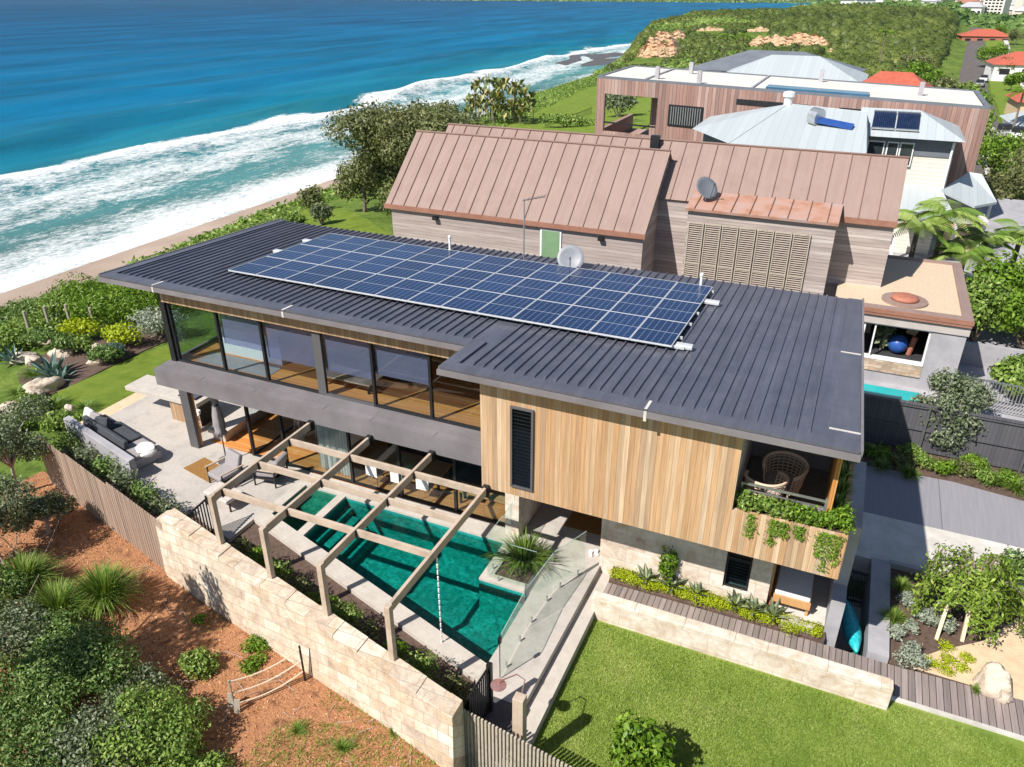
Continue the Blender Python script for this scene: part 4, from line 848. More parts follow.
# black slat fences
def slatfence(lab, p, q, z0, h, n, mat='black', wid=.035, thick=.02, rails=(.12, .88), name='slat_fence', post=None, zt=None):
    t = thing(name, lab, 'fence', ((p[0]+q[0])/2, (p[1]+q[1])/2, z0)); m = MB(); P = Vector(p+(0,)); Q = Vector(q+(0,)); d = Q-P; a = math.atan2(d.y, d.x)
    for i in range(n):
        s = P+d*((i+.5)/n); hh = h if zt is None else zt(s.x, s.y)-z0; m.obox((s.x, s.y, z0+hh/2), (wid, thick, hh), a)
    m.build('slats', mat, t); nn = Vector((-math.sin(a), math.cos(a), 0))*(thick/2+.016)
    for r_ in rails: m = MB(); c = P+d*.5+nn; m.obox((c.x, c.y, z0+h*r_), (d.length, .03, .05), a); m.build('rail', mat if post is None else post, t)
    return t
slatfence('short black slat pool fence at the left corner of the terrace', (-14.25, 11.25), (-14.38, 12.3), 0, 1.12, 10, rails=(.04, .97))
slatfence('black slat fence closing the gap beside the outdoor shower', (-4.95, 9.05), (-4.92, 9.85), -.1, 1.35, 10, rails=(.05, .97))
tag(MB().box(-4.97, -4.87, 9.86, 9.96, -.4, 1.32).build('fence_post', 'black'), 'black square post at the end of the short black fence by the shower', 'post')
slatfence('long silvered timber slat fence at the bottom of the photo below the lawn', (-5.12, 8.98), (2.0, 8.0), -1.0, 2.0, 88, 'slatwood', .045, .04, (.2, .8), post='dark')
tag(MB().box(-5.0, -4.3, 9.15, 10.25, -.4, -.003).build('shower_base', mottled('shower_slate', (.06, .055, .06), (.09, .085, .09), 5, .6)), 'dark slate slab under the outdoor shower', 'slab')
t = thing('outdoor_shower', 'outdoor shower with a round copper rose on a pale square post', 'shower', (-3.98, 9.22, -.45))
m = MB(); m.box(-4.08, -3.86, 9.14, 9.34, -.5, 1.55); m.build('post', 'pergola', t, bevel=.01)
m = MB(); m.tube([(-4.0, 9.34, 1.35), (-4.08, 9.75, 1.42), (-4.25, 9.74, 1.5), (-4.47, 9.45, 1.52)], .014, 7); m.tube([(-4.47, 9.45, 1.52), (-4.49, 9.42, 1.44)], .012, 6); m.build('pipe', 'pinkmetal', t)
m = MB(); m.lathe([(.02, .03), (.15, .012), (.155, 0), (.15, -.012), (.01, -.014)], (-4.49, 9.42, 1.43), 24); m.build('shower_rose', 'pinkmetal', t)
# timber boundary fence left of the stone wall
t = thing('paling_fence', 'grey brown timber paling fence left of the stone wall', 'fence', (-19, 11.7, -1)); m = MB(); n = 26
p0, p1 = Vector((-14.62, 10.80, 0)), Vector((-22.0, 12.75, 0)); a = math.atan2(p1.y-p0.y, p1.x-p0.x)
for i in range(52):
    u = (i+.5)/52; s = p0.lerp(p1, u); zt = 1.12 if i < 20 else (1.0 if i < 38 else .93); m.obox((s.x, s.y, zt/2-.6), (.128, .022, zt+1.2), a)
m.build('palings', 'fencewood', t); m = MB()
for zz in (-.3, .7): m = MB(); c = (p0+p1)/2+Vector((.03, .035, 0)); m.obox((c.x, c.y, zz), (7.3, .04, .09), a); m.build('rail', 'slatwood', t)
# rope barrier
t = thing('rope_barrier', 'slack three rope barrier between two thin posts on the bark mulch', 'rope barrier', (-9.6, 8.9, -.5)); a_ = at(236, 712, -.55); b_ = at(305, 679, -.35)
for i, (q, hh) in enumerate(((a_, .95), (b_, 1.0))): m = MB(); m.tube([(q[0], q[1], q[2]-.2), (q[0], q[1], q[2]+hh)], .024, 7); m.build('post', 'slatwood' if i == 0 else 'black', t)
for zz in (.92, .58, .25):
    m = MB(); pts = []
    for j in range(13): u = j/12; pts.append((a_[0]+(b_[0]-a_[0])*u, a_[1]+(b_[1]-a_[1])*u, a_[2]+(b_[2]-a_[2])*u+zz-.55*u*(1-u)))
    m.tube(pts, .017, 6); m.build('rope', 'rope', t)
for i, (dx, lab) in enumerate(((-.14, 'left of two grey boards leaning at the low post of the rope barrier'), (.10, 'right of two grey boards leaning at the low post of the rope barrier'))):
    m = MB(); m.obox((a_[0]+dx, a_[1]+.03-.06*i, a_[2]+.2), (.12, .025, .46), R(25), R(-8), R(6)); tag(m.build('board', 'slatwood'), lab, 'board')
q = at(316, 668, -.3); m = MB(); m.tube([(q[0], q[1], q[2]-.1), (q[0], q[1], q[2]+.62)], .02, 6); tag(m.build('stake', 'black'), 'thin black stake against the foot of the stone wall', 'stake')
# charcoal fence at the back of the driveway
t = thing('boundary_fence', 'charcoal panelled boundary fence behind the driveway', 'fence', (4, 25.2, -.4))
m = MB(); m.box(-1, 9, 25.19, 25.24, -.4, 1.28); m.build('boards', 'darkfence', t)
for zz in (-.32, .42, 1.22): m = MB(); m.box(-1, 9, 25.13, 25.188, zz, zz+.09); m.build('rail', 'darkfence', t)
m = MB(); m.box(-1, 9, 25.10, 25.27, 1.312, 1.345); m.build('capping', 'darkfence', t)
for xx in (.5, 3.4, 6.3): m = MB(); m.box(xx, xx+.08, 25.10, 25.188, -.4, 1.31); m.build('post', 'grey', t)
# garden fence to the sea
for i, (px, py) in enumerate(((30, 333), (50, 328), (71, 326), (95, 329))):
    q = at(px, py, -1.15); m = MB(); m.tube([(q[0], q[1], q[2]-.3), (q[0]+.02, q[1], q[2]+1.1)], [.075, .07], 7)
    tag(m.build('fence_post', 'slatwood'), f'{ORD[i]} grey round fence post from the left edge of the sea garden', 'post', 'fence posts at the edge of the sea garden')

# ------------------------------------------------------------------ terrace furniture
t = thing('terrace_wall', 'low grey rendered wall along the left corner of the terrace', 'wall', (-19.5, 13.6, 0)); m = MB()
m.prism([(-22.35, 14.02), (-15.7, 12.36), (-15.7, 12.58), (-22.35, 14.24)], -.6, .03); m.build('wall_base', 'render', t)
m = MB(); m.prism([(-22.35, 13.98), (-18.3, 12.97), (-18.3, 13.2), (-22.35, 14.22)], .032, .72); m.build('wall_back', 'render', t, bevel=.015)
t = thing('outdoor_sofa', 'low charcoal outdoor sofa against the terrace wall', 'sofa', (-20.2, 14.1, 0)); a = math.atan2(-1.02, 4.05)
def sof(u, v): return (-22.2+u*math.cos(a)-v*math.sin(a), 14.36+u*math.sin(a)+v*math.cos(a))
def ob(m, u, v, z, su, sv, sz, rx=0): x, y = sof(u, v); m.obox((x, y, z), (su, sv, sz), a, rx)
m = MB(); ob(m, 1.85, .42, .16, 3.5, .82, .28); m.build('base', 'render', t); m = MB(); ob(m, .75, .45, .37, 1.15, .74, .14); ob(m, 1.95, .45, .37, 1.15, .74, .14); m.build('seat_cushion', 'charfab', t, bevel=.04)
m = MB(); ob(m, 3.1, .42, .36, .95, .8, .14); m.build('seat_cushion', 'greyfab', t, bevel=.04)
m = MB(); ob(m, 1.6, .12, .55, 2.7, .16, .34, R(-12)); m.build('back_cushion', 'charfab', t, bevel=.05)
for i, (u, mt_, lab) in enumerate(((.25, 'white', 'white cushion at the sea end of the charcoal sofa'), (.7, 'greyfab', 'grey cushion between the white and the dark cushion on the sofa'), (1.15, 'charfab', 'dark cushion in the middle of the charcoal sofa'))):
    x, y = sof(u, .28); m = MB(); m.obox((x, y, .66), (.5, .16, .42), a+.2*i, R(-25)); tag(m.build('cushion', mt_, None, bevel=.06), lab, 'cushion', 'cushions on the charcoal sofa')
x, y = sof(3.35, .5); m = MB(); m.blob((x, y, .47), (.36, .30, .07), .22, 5, 16, 8, a); m.blob((x+.25, y-.12, .40), (.16, .26, .12), .22, 8, 14, 8, a)
tag(m.build('throw', 'white', None, smooth=True, sub=1), 'crumpled white throw on the house end of the charcoal sofa', 'throw')
# kitchen bench with grill
t = thing('outdoor_kitchen', 'outdoor kitchen bench with a thick pale stone top and timber side', 'bench', (-20.6, 17.3, 0))
c0 = at(142, 391, .92); c1 = at(196, 404, .92)
m = MB(); m.box(-22.0, -18.75, 16.2, 17.2, .78, .93); m.build('stone_top', 'coping', t, bevel=.01)
m = MB(); m.box(-20.1, -18.8, 16.3, 17.1, .0, .78); m.build('timber_side', boards('bench_boards', [(.40, .25, .15), (.34, .21, .12), (.45, .30, .18)], 'X', .1), t)
t = thing('grill', 'dark steel grill set into the outdoor bench top', 'grill', (-19.3, 16.7, .93)); m = MB(); m.box(-19.75, -18.95, 16.4, 17.0, .932, .97); m.build('hood', 'dark', t, bevel=.015); m = MB()
for i in range(8): m.box(-19.7+i*.09, -19.66+i*.09, 16.44, 16.96, .972, .985)
m.build('grate', 'steel', t)
q = at(173, 436, 0); m = MB()
for i in range(9): m.obox((-18.75+.03*math.sin(i), 15.95+i*.03, .1+i*.075), (.35-.02*i, .12, .07), .3*math.sin(i*2), .2)
tag(m.build('towel', 'white', None, bevel=.02), 'white towel hanging down beside the dark terrace column', 'towel')
t = thing('stone_bench', 'long low pale bench running back from the dark terrace column', 'bench', (-17.55, 17.8, 0)); m = MB(); m.box(-17.95, -17.25, 15.75, 20.2, .30, .42); m.build('seat_slab', 'coping', t); m = MB(); m.box(-17.85, -17.35, 15.85, 20.1, .01, .30); m.build('base', 'coping', t)
def pot(lab, b, r, h, mat, leaf):
    t = thing('potted_plant', lab, 'potted plant', b); m = MB(); m.lathe([(r*.7, 0), (r, h*.9), (r*1.05, h), (r*.9, h), (r*.88, h*.9), (.01, h*.88)], b, 14); m.build('pot', mat, t, smooth=False)
    P, N = lobes([(b[0], b[1], b[2]+h*1.5, r*1.3, r*1.3, h*.7)], 140); V, F, A = leaves(P, N, .09); npmesh('foliage', V, F, leaf, t, A)
pot('grey potted plant on the terrace behind the long pale bench', (-18.9, 18.6, 0), .24, .4, 'greyfab', 'lf_dark')
# closed umbrella
q = (-16.55, 15.0, 0); t = thing('umbrella', 'closed grey sun umbrella standing on the terrace by the glass', 'umbrella', q); m = MB(); m.tube([(q[0], q[1], .05), (q[0], q[1], 2.45)], .022, 8); m.build('pole', 'grey', t); m = MB(); m.lathe([(.26, 0), (.26, .05), (.05, .08), (.03, .2)], q, 16); m.build('base', 'grey', t)
vs = []; m = MB(); prof = [(.02, 2.5), (.10, 2.38), (.09, 2.2), (.07, 2.05), (.12, 1.7), (.14, 1.35), (.12, 1.12), (.17, .98), (.05, .97)]; nn = 16; V = []; F = []
for i, (r, z) in enumerate(prof):
    for j in range(nn): a = 2*math.pi*j/nn; rr = r*(1+.3*math.cos(8*a)); V.append((q[0]+rr*math.cos(a), q[1]+rr*math.sin(a), z))
for i in range(len(prof)-1):
    for j in range(nn): F.append((i*nn+j, (i+1)*nn+j, (i+1)*nn+(j+1) % nn, i*nn+(j+1) % nn))
m.add(V, F); m.build('canopy', 'greyfab', t, smooth=True); m = MB(); m.lathe([(.085, 1.98), (.10, 2.02), (.085, 2.06)], (q[0], q[1], 0), 12); m.build('strap', 'charfab', t)
m = MB(); m.obox((-16.75, 14.35, .012), (1.3, .75, .02), R(-12)); tag(m.build('doormat', 'mat'), 'brown coir doormat on the terrace by the dark column', 'doormat')
def armchair(lab, b, rz, g='armchairs on the terrace'):
    t = thing('armchair', lab, 'armchair', b, g); Mx = Matrix.Translation(b) @ Matrix.Rotation(rz, 4, 'Z')
    def part(nm, mt_, boxes, bev):
        m = MB()
        for c, s, rx in boxes:
            p = Mx @ Vector(c); m.obox(p, s, rz, rx)
        m.build(nm, mt_, t, bevel=bev)
    part('seat_cushion', 'greyfab', [((0, -.05, .38), (.66, .68, .16), R(4))], .04); part('back_cushion', 'greyfab', [((0, .33, .62), (.66, .16, .56), R(-18))], .05)
    for s in (-1, 1): part('armrest', 'pergola', [((s*.39, 0, .58), (.06, .78, .035), 0)], .01)
    for sx_ in (-1, 1):
        for sy_ in (-.34, .34): part('leg', 'dark', [((sx_*.37, sy_, .28), (.04, .04, .56), 0)], .006)
    part('seat_frame', 'dark', [((0, 0, .26), (.74, .72, .05), 0)], .01)
armchair('grey cushioned armchair facing the pool, next to the closed umbrella', (-15.7, 14.1, 0), R(-14)); armchair('grey cushioned armchair half hidden under the pergola rafter', (-14.55, 14.75, 0), R(-80))
t = thing('ottoman', 'low pale cushioned footstool in front of the grey armchair', 'footstool', (-15.0, 13.25, 0)); m = MB(); m.obox((-15.0, 13.25, .36), (1.0, .62, .12), R(-8)); m.build('cushion', mottled('pale_linen', (.52, .46, .43), (.58, .52, .48), 9, .9), t, bevel=.03)
for sx_ in (-.44, .44):
    for sy_ in (-.26, .26): m = MB(); m.box(-15.0+sx_-.02, -15.0+sx_+.02, 13.25+sy_-.02, 13.25+sy_+.02, 0, .30); m.build('leg', 'dark', t)
# curtain
V = []; F = []; nx_ = 60
for j in range(2):
    for i in range(nx_+1): V.append((-13.55+1.25*i/nx_+.02*math.sin(i*.9)*(1-j), 15.86+.06*math.sin(i*1.15)+.03*math.sin(i*.53), .03 if j == 0 else 2.58))
for i in range(nx_): F.append((i, i+1, nx_+2+i, nx_+1+i))
o = MB().add(V, F).build('curtain', 'curtain', None, smooth=True); tag(o, 'cream full length curtain behind the ground floor glass under the pergola', 'curtain')
# rooms behind the glass
def stool(lab, b, g):
    t = thing('bar_stool', lab, 'stool', b, g); m = MB(); m.lathe([(.17, .66), (.18, .69), (.17, .71), (.01, .712)], b, 14); m.build('seat', 'teak', t)
    for i in range(4): a = i*math.pi/2+.78; m = MB(); m.tube([(b[0]+.19*math.cos(a), b[1]+.19*math.sin(a), b[2]), (b[0]+.11*math.cos(a), b[1]+.11*math.sin(a), b[2]+.66)], .013, 5); m.build('leg', 'white', t)
for i, (x, y) in enumerate(((-15.4, 17.2), (-14.7, 17.4), (-14.0, 17.6))): stool(['white legged stool nearest the open glass door', 'middle white legged stool behind the glass door', 'white legged stool beside the cream curtain'][i], (x, y, .015), 'stools behind the ground floor glass')
def sofa(lab, x0, x1, y0, y1, z, mat, back='y1', name='sofa'):
    t = thing(name, lab, 'sofa', ((x0+x1)/2, (y0+y1)/2, z)); m = MB(); m.box(x0, x1, y0, y1, z+.08, z+.28); m.build('base', mat, t, bevel=.03); n = max(2, int((x1-x0)/.8)); m = MB()
    for i in range(n): a = (x1-x0)/n; m.box(x0+i*a+.01, x0+(i+1)*a-.01, y0, y1-.22, z+.282, z+.44)
    m.build('seat_cushion', mat, t, bevel=.04); m = MB(); m.box(x0, x1, y1-.2, y1, z+.285, z+.82); m.build('backrest', mat, t, bevel=.05)
sofa('aubergine sofa in the upper room behind the third window', -13.2, -10.6, 16.6, 17.6, 3.216, 'purple'); sofa('dark navy sofa in the upper room by the roller blind', -14.6, -13.5, 17.6, 18.5, 3.216, 'charfab')
sofa('dark lounge on the ground floor behind the pool glass', -10.2, -7.4, 16.5, 17.5, .015, 'charfab'); sofa('aubergine lounge at the back of the ground floor room', -12.0, -10.6, 17.2, 18.3, .015, 'purple')
t = thing('kitchen_island', 'white kitchen island with a sink behind the first upper window', 'kitchen island', (-15.9, 16.5, 3.216)); m = MB(); m.box(-17.0, -14.7, 16.1, 17.0, 3.216, 4.1); m.build('cabinet', 'white', t); m = MB(); m.box(-17.05, -14.65, 16.05, 17.05, 4.1, 4.15); m.build('bench_top', 'sandstrip', t, bevel=.008)
m = MB(); m.box(-16.1, -15.3, 16.3, 16.8, 4.152, 4.158); m.build('sink', 'grey', t); m = MB(); m.tube([(-15.7, 16.85, 4.15), (-15.7, 16.85, 4.5), (-15.7, 16.6, 4.55), (-15.7, 16.55, 4.45)], .018, 7); m.build('tap', 'steel', t)
t = thing('pendant_lamp', 'white drum pendant lamp behind the upper window left of the timber box', 'pendant lamp', (-10.3, 16.6, 4.55)); m = MB(); m.lathe([(.27, 0), (.28, .02), (.26, .22), (.05, .24)], (-10.3, 16.6, 4.55), 20); m.build('lamp_shade', 'white', t, smooth=False); m = MB(); m.tube([(-10.3, 16.6, 4.79), (-10.3, 16.6, 5.42)], .008, 5); m.build('cord', 'dark', t)
m = MB(); m.box(-8.1, -7.85, 17.2, 17.5, 3.216, 5.2); tag(m.build('inner_column', 'white'), 'white column in the upper room beside the timber box', 'column')
m = MB(); m.box(-7.9, -7.1, 15.72, 16.5, .016, .42); t = m.build('timber_step', 'floorwood', None, bevel=.02); tag(t, 'orange timber step platform beside the stone pier', 'platform')
def table(lab, x0, x1, y0, y1, z, h, mat):
    t = thing('dining_table', lab, 'table', ((x0+x1)/2, (y0+y1)/2, z)); m = MB(); m.box(x0, x1, y0, y1, z+h-.05, z+h); m.build('tabletop', mat, t, bevel=.008)
    for x in (x0+.1, x1-.16):
        for y in (y0+.1, y1-.16): m = MB(); m.box(x, x+.06, y, y+.06, z, z+h-.05); m.build('leg', 'dark', t)
table('long orange timber dining table behind the ground floor pool glass', -11.9, -9.4, 15.95, 16.75, .015, .74, 'teak'); table('orange timber side table behind the pool glass next to the stone pier', -8.9, -7.3, 15.9, 16.4, .015, .5, 'teak'); table('pale low table in the upper room behind the third window', -12.9, -11.2, 15.5, 16.2, 3.216, .36, 'sandstrip')
def chair(lab, x, y, z, rz):
    t = thing('dining_chair', lab, 'chair', (x, y, z), 'chairs at the long dining table'); m = MB(); m.obox((x, y, z+.44), (.42, .42, .04), rz); m.build('seat', 'white', t, bevel=.008); m = MB(); m.obox((x+.2*math.sin(rz), y-.2*math.cos(rz), z+.68), (.40, .03, .40), rz); m.build('backrest', 'white', t, bevel=.008)
    for a in range(4): q = rz+.785+a*1.571; m = MB(); m.tube([(x+.24*math.cos(q), y+.24*math.sin(q), z), (x+.2*math.cos(q), y+.2*math.sin(q), z+.43)], .014, 5); m.build('leg', 'pergola', t)
for i, x in enumerate((-11.5, -10.65, -9.8)): chair(['white dining chair nearest the cream curtain', 'white dining chair in the middle of the long table', 'white dining chair at the pier end of the long table'][i], x, 15.82, .015, R(4*(i-1)))
m = MB(); m.box(-17.3, -14.6, 15.3, 16.0, 3.217, 3.23); tag(m.build('rug', 'greyfab'), 'grey rug on the upper floor in front of the kitchen island', 'rug')
# daybed in the niche
NZ = .42
t = thing('daybed', 'timber daybed with a white mattress in the niche under the timber box', 'daybed', (.35, 16.2, .08)); m = MB(); m.box(-.02, .82, 15.24, 16.52, NZ-.12, NZ+.03); m.build('frame', 'teak', t, bevel=.015); m = MB(); m.box(.0, .80, 15.28, 16.5, NZ+.032, NZ+.17); m.build('mattress', 'white', t, bevel=.04); m = MB(); m.box(-.02, .82, 15.20, 15.238, NZ-.1, NZ+.12); m.build('front_board', 'teak', t, bevel=.008)
for sx_ in (.0, .74):
    for sy_ in (15.28, 16.42): m = MB(); m.box(sx_, sx_+.06, sy_, sy_+.06, NZ-.34, NZ-.12); m.build('leg', 'teak', t)
m = MB(); m.lathe([(.07, 0), (.11, .1), (.08, .2), (.10, .22), (.02, .2)], (-.02, 15.3, .08), 12); tag(m.build('clay_pot', 'brownglass'), 'small clay pot on the floor beside the daybed', 'pot')
# rattan chairs on the balcony
def tub(lab, b, r, rz):
    t = thing('rattan_chair', lab, 'chair', b, 'rattan tub chairs on the balcony'); x, y, z = b
    def arc(h, rr, a0=-2.3, a1=2.3, n=22): return [(x+rr*math.sin(rz+a0+(a1-a0)*i/n), y+rr*math.cos(rz+a0+(a1-a0)*i/n), z+h-(.12*(abs(a0+(a1-a0)*i/n)/2.3)**3)) for i in range(n+1)]
    m = MB(); m.tube(arc(.86, r*1.08), .03, 7); m.tube(arc(.82, r*1.10), .02, 6); m.build('top_rail', 'rattan', t, smooth=True); m = MB()
    for i in range(6): m.tube(arc(.40+.075*i, r*(.93+.024*i)), .011, 5)
    for i in range(19):
        a = rz-2.3+4.6*i/18; m.tube([(x+r*.92*math.sin(a), y+r*.92*math.cos(a), z+.34), (x+r*1.07*math.sin(a), y+r*1.07*math.cos(a), z+.84-.12*(abs(-2.3+4.6*i/18)/2.3)**3)], .010, 5)
    m.build('woven_back', 'rattan', t); m = MB(); m.lathe([(.01, .32), (r*.9, .32), (r*.94, .36), (r*.9, .40), (.01, .41)], b, 22); m.build('seat', 'greyfab', t)
    for i in range(4): a = rz+.78+i*math.pi/2; m = MB(); m.tube([(x+r*.95*math.sin(a), y+r*.95*math.cos(a), z), (x+r*.82*math.sin(a), y+r*.82*math.cos(a), z+.34)], .02, 6); m.build('leg', 'rattan', t)
tub('rattan tub chair at the back of the balcony under the roof', (-.30, 15.25, 3.252), .42, R(20)); tub('rattan tub chair at the front rail of the balcony', (-.62, 14.62, 3.252), .40, R(160))
m = MB()
for i in range(8): m.obox((-.98+.05*math.sin(i*3), 14.25+.06*i, 3.30+.05*math.cos(i*2)+.03*i), (.16, .14, .1), i, .3*i)
tag(m.build('cushion_heap', mottled('blue_print', (.05, .12, .20), (.35, .40, .45), 9, .9), None, bevel=.02), 'blue patterned cushions heaped in the left corner of the balcony', 'cushions')
# things in the sunken courtyard and by the front door
t = thing('surf_ski', 'turquoise scaly patterned board leaning in the sunken courtyard', 'board', (1.85, 15.7, -1.6)); m = MB(); pr = []
c0, c1 = Vector((1.72, 17.4, -.85)), Vector((2.02, 15.35, -.62)); pts = [c0.lerp(c1, i/9) for i in range(10)]; m.tube(pts, [.03, .10, .15, .18, .20, .21, .20, .17, .11, .03], 10); o = m.build('hull', 'teal', t, smooth=True)
m = MB(); m.blob((2.05, 16.0, -1.42), (.18, .18, .18), .03, 4, 14, 9); tag(m.build('ball', mottled('green_rubber', (.02, .16, .10), (.03, .22, .14), 4, .4), None, smooth=True), 'dark green ball on the sunken courtyard floor', 'ball')
m = MB(); m.blob((1.68, 15.75, -1.5), (.07, .07, .12), .05, 4, 10, 7); tag(m.build('flask', 'white', None, smooth=True), 'small white flask in the shade beside the turquoise board', 'flask')
for i, (x, y) in enumerate(((-5.25, 16.35), (-4.62, 16.9))): pass
m = MB(); m.obox((-5.1, 16.6, .012), (1.15, .7, .02), 0); tag(m.build('doormat', 'mat'), 'brown coir doormat in front of the timber entry door', 'doormat')
for i, (x, y, rz) in enumerate(((-4.62, 15.42, .4), (-4.5, 15.5, .7))):
    m = MB(); m.obox((x, y, .03), (.09, .25, .05), rz); m.obox((x, y+.06, .06), (.085, .1, .05), rz); tag(m.build('shoe', 'white', None, bevel=.02), ['left white shoe on the entry paving by the stone wall', 'right white shoe on the entry paving by the stone wall'][i], 'shoe', 'pair of white shoes')

# ------------------------------------------------------------------ near planting
strap('planter_grass', 'big spiky green grass tree in the pool corner planter', 'grass plant', (-6.05, 14.3, -.05), 1.05, 1.0, 430, .03, 'lf_strap', up=.2)
bush('ground_cover', 'low green ground cover under the spiky plant in the pool planter', 'ground cover', (-6.1, 14.3, -.08), (.42, .6, .14), 420, .035, 'lf_olive', stems=False)
gp = 'little shrubs in the strip between pool and stone wall'
for i, px in enumerate((238, 262, 288, 312, 338, 362, 408, 428, 448, 462)):
    x = -13.0+i*.8; y = wall_in(x)+.75
    nm = ['beside the left pergola post', 'left of the second pergola post', 'right of the second pergola post', 'midway between the second and third pergola posts', 'left of the third pergola post', 'right of the third pergola post', 'left of the right pergola post', 'right of the right pergola post', 'left of the last bush by the black fence', 'nearest the black slat fence'][i]
    bush('shrub', f'small shrub in the pool wall strip {nm}', 'shrub', (x, y, -.12), (.46, .36, .55+.07*(i % 3)), 620, .04, ['lf_olive', 'lf_bright', 'lf_green'][i % 3], gp, nl=6)
for i in range(6):
    u = i/5; x = -21.6+u*5.6; y = 13.45-u*1.4; bush('hedge_shrub', f'{ORD[i]} dark shrub from the sea end in the bed between paling fence and terrace', 'shrub', (x, y, -.25), (.62, .5, .75), 700, .05, 'lf_grey' if i % 2 else 'lf_dark', 'dark shrubs along the paling fence', nl=8)
# garden strip below the stone wall
MT['moss'] = lawnmat('lime_moss', (.19, .24, .008), (.30, .34, .012), (.40, .42, .03))
P = [( -3.85, 15.05), (-3.85, 15.9), (1.2, 15.9), (1.2, 15.1)]
for i in range(13):
    x = -3.6+i*.38; y = 14.90+.04*math.sin(i*2.1); lab = f'{ORD[i]} lime green moss cushion from the steps along the stone wall'
    bush('moss_cushion', lab, 'moss', (x, y, -.04), (.34, .24+.03*(i % 3), .24), 1500, .02, 'lf_lime', 'lime moss cushions under the stone wall', nl=6, stems=False, zc=.35, spread=.6, lobe=.62)
for x, y, r, lab in ((-3.0, 14.92, .42, 'spiky blue green agave nearest the entry steps'), (-2.35, 14.92, .46, 'spiky agave beside the tall yellow green plant'), (-1.75, 14.92, .38, 'spiky agave midway along the stone wall'), (-.82, 14.92, .42, 'spiky agave below the louvre window'), (-.42, 14.92, .44, 'spiky agave beside the corner of the daybed niche'), (.05, 14.92, .45, 'spiky agave in front of the daybed niche')): agave('agave', lab, (x, y, .08), r, 15, 'lf_grey', 'agaves under the stone wall', 1.0, wid=.13)
bush('tall_shrub', 'tall narrow yellow green plant against the stone wall', 'shrub', (-2.5, 14.98, .0), (.3, .26, 1.3), 420, .06, 'lf_bright', nl=7, zc=.45)
m = MB(); m.prism([(.25, 14.85), (.95, 14.85), (1.0, 14.98), (.75, 14.97), (.5, 15.05), (.3, 15.03)], -.4, .17); tag(m.build('stepping_stone', 'coping'), 'pale wavy stepping stone among the lime moss by the boardwalk', 'stone')
# balcony planter foliage
for i in range(7):
    x = -.95+i*.27; bush('trailing_plant', f'{ORD[i]} leafy plant from the left in the balcony planter', 'plant', (x, 13.82, 3.6), (.26, .24, .42), 420, .045, 'lf_bright' if i > 3 else 'lf_green', 'plants in the balcony trough', nl=6, stems=False)
for i in range(4):
    y = 14.4+i*.62; strap('fern', f'{ORD[i]} dark fern from the front along the right side of the balcony', 'fern', (.87, y, 3.66), .38, .55, 70, .05, 'lf_dark', 'ferns at the side of the balcony')
bush('trailing_plant', 'bright mound of foliage at the front right corner of the balcony', 'plant', (.92, 13.95, 3.55), (.3, .36, .55), 700, .045, 'lf_bright', nl=7, stems=False)
for i, (x, L) in enumerate(((-.72, .45), (-.28, .5), (-.1, .3), (.22, .25), (.62, .5), (.78, .75), (.95, .6))):
    n = 170; P_ = np.column_stack([x+RNG.normal(0, .055, n)*(1+.0*n), 13.57-RNG.random(n)*.05, 3.76-RNG.random(n)**1.15*L*1.25]); V, F, A = leaves(P_, np.tile([0, -1.0, .2], (n, 1)), .035, .35); tag(npmesh('trailing_strand', V, F, 'lf_bright', None, A), f'{ORD[i]} trailing green strand from the left hanging over the timber boards', 'plant', 'strands trailing over the timber boards')['kind'] = 'thing'
# right garden bed
def px_bush(name, lab, cat, px, py, z, rad, n, size, mat, grp=None, **kw): return bush(name, lab, cat, at(px, py, z), rad, n, size, mat, grp, **kw)
sb = 'silver bushes in the right garden bed'
for i, (px, py, r, lab) in enumerate(((906, 603, .27, 'silver bush nearest the concrete path edging'), (929, 606, .25, 'small silver bush behind the big silver clump'), (925, 622, .36, 'largest silver bush in the middle of the garden bed'), (942, 628, .34, 'silver bush against the foot of the timber prop'), (910, 630, .22, 'small silver bush between the lime grass and the big silver bush'), (896, 637, .26, 'silver bush beside the retaining wall'), (908, 662, .42, 'big silver bush at the boardwalk edge'))): px_bush('silver_bush', lab, 'shrub', px, py, -.42, (r, r, r*.9), int(2600*r), .035, 'lf_silver', sb, nl=7)
for i, (px, py, lab) in enumerate(((930, 664, 'lime cushion plant nearest the boardwalk beside the big silver bush'), (946, 648, 'lime cushion plant highest in the row of five'), (947, 661, 'lime cushion plant in the middle of the row of five'), (944, 671, 'small lime cushion plant in front of the middle one'), (960, 668, 'lime cushion plant nearest the boulder'), (967, 659, 'golden cushion plant on the sand under the weeping tree'))): px_bush('cushion_plant', lab, 'ground cover', px, py, -.42, (.19, .17, .13), 420, .022, 'lf_lime', 'lime cushion plants beside the boardwalk', nl=5, stems=False, zc=.3, lobe=.7)
for px, py, r, lab in ((900, 590, .42, 'tuft of bright grass in the back corner of the garden bed'), (893, 622, .5, 'tuft of bright grass spilling over the grey retaining wall')): strap('grass_tuft', lab, 'grass plant', at(px, py, -.42), r, .4, 420, .014, 'lf_strap', 'bright grass tufts in the garden bed', up=.25)
rock('big pale pink boulder on the sand by the boardwalk', at(992, 690, -.42), (.42, .36, .46), 4); 
strap('grass_tuft', 'small green grass tuft in front of the boulder', 'grass plant', at(975, 692, -.4), .22, .2, 120, .014, 'lf_strap')
b = at(955, 634, -.42)
t = thing('timber_prop', 'bleached timber prop frame leaning under the weeping tree', 'prop', b); p = [at(936, 640, -.42), at(962, 642, -.42)]; tp = (b[0]+.02, b[1]-.1, .5)
for q in p: m = MB(); m.beam((q[0], q[1], -.45), (tp[0]+(q[0]-b[0])*.8, tp[1]+.2, tp[2]), .08, .07); m.build('leg', 'rope', t)
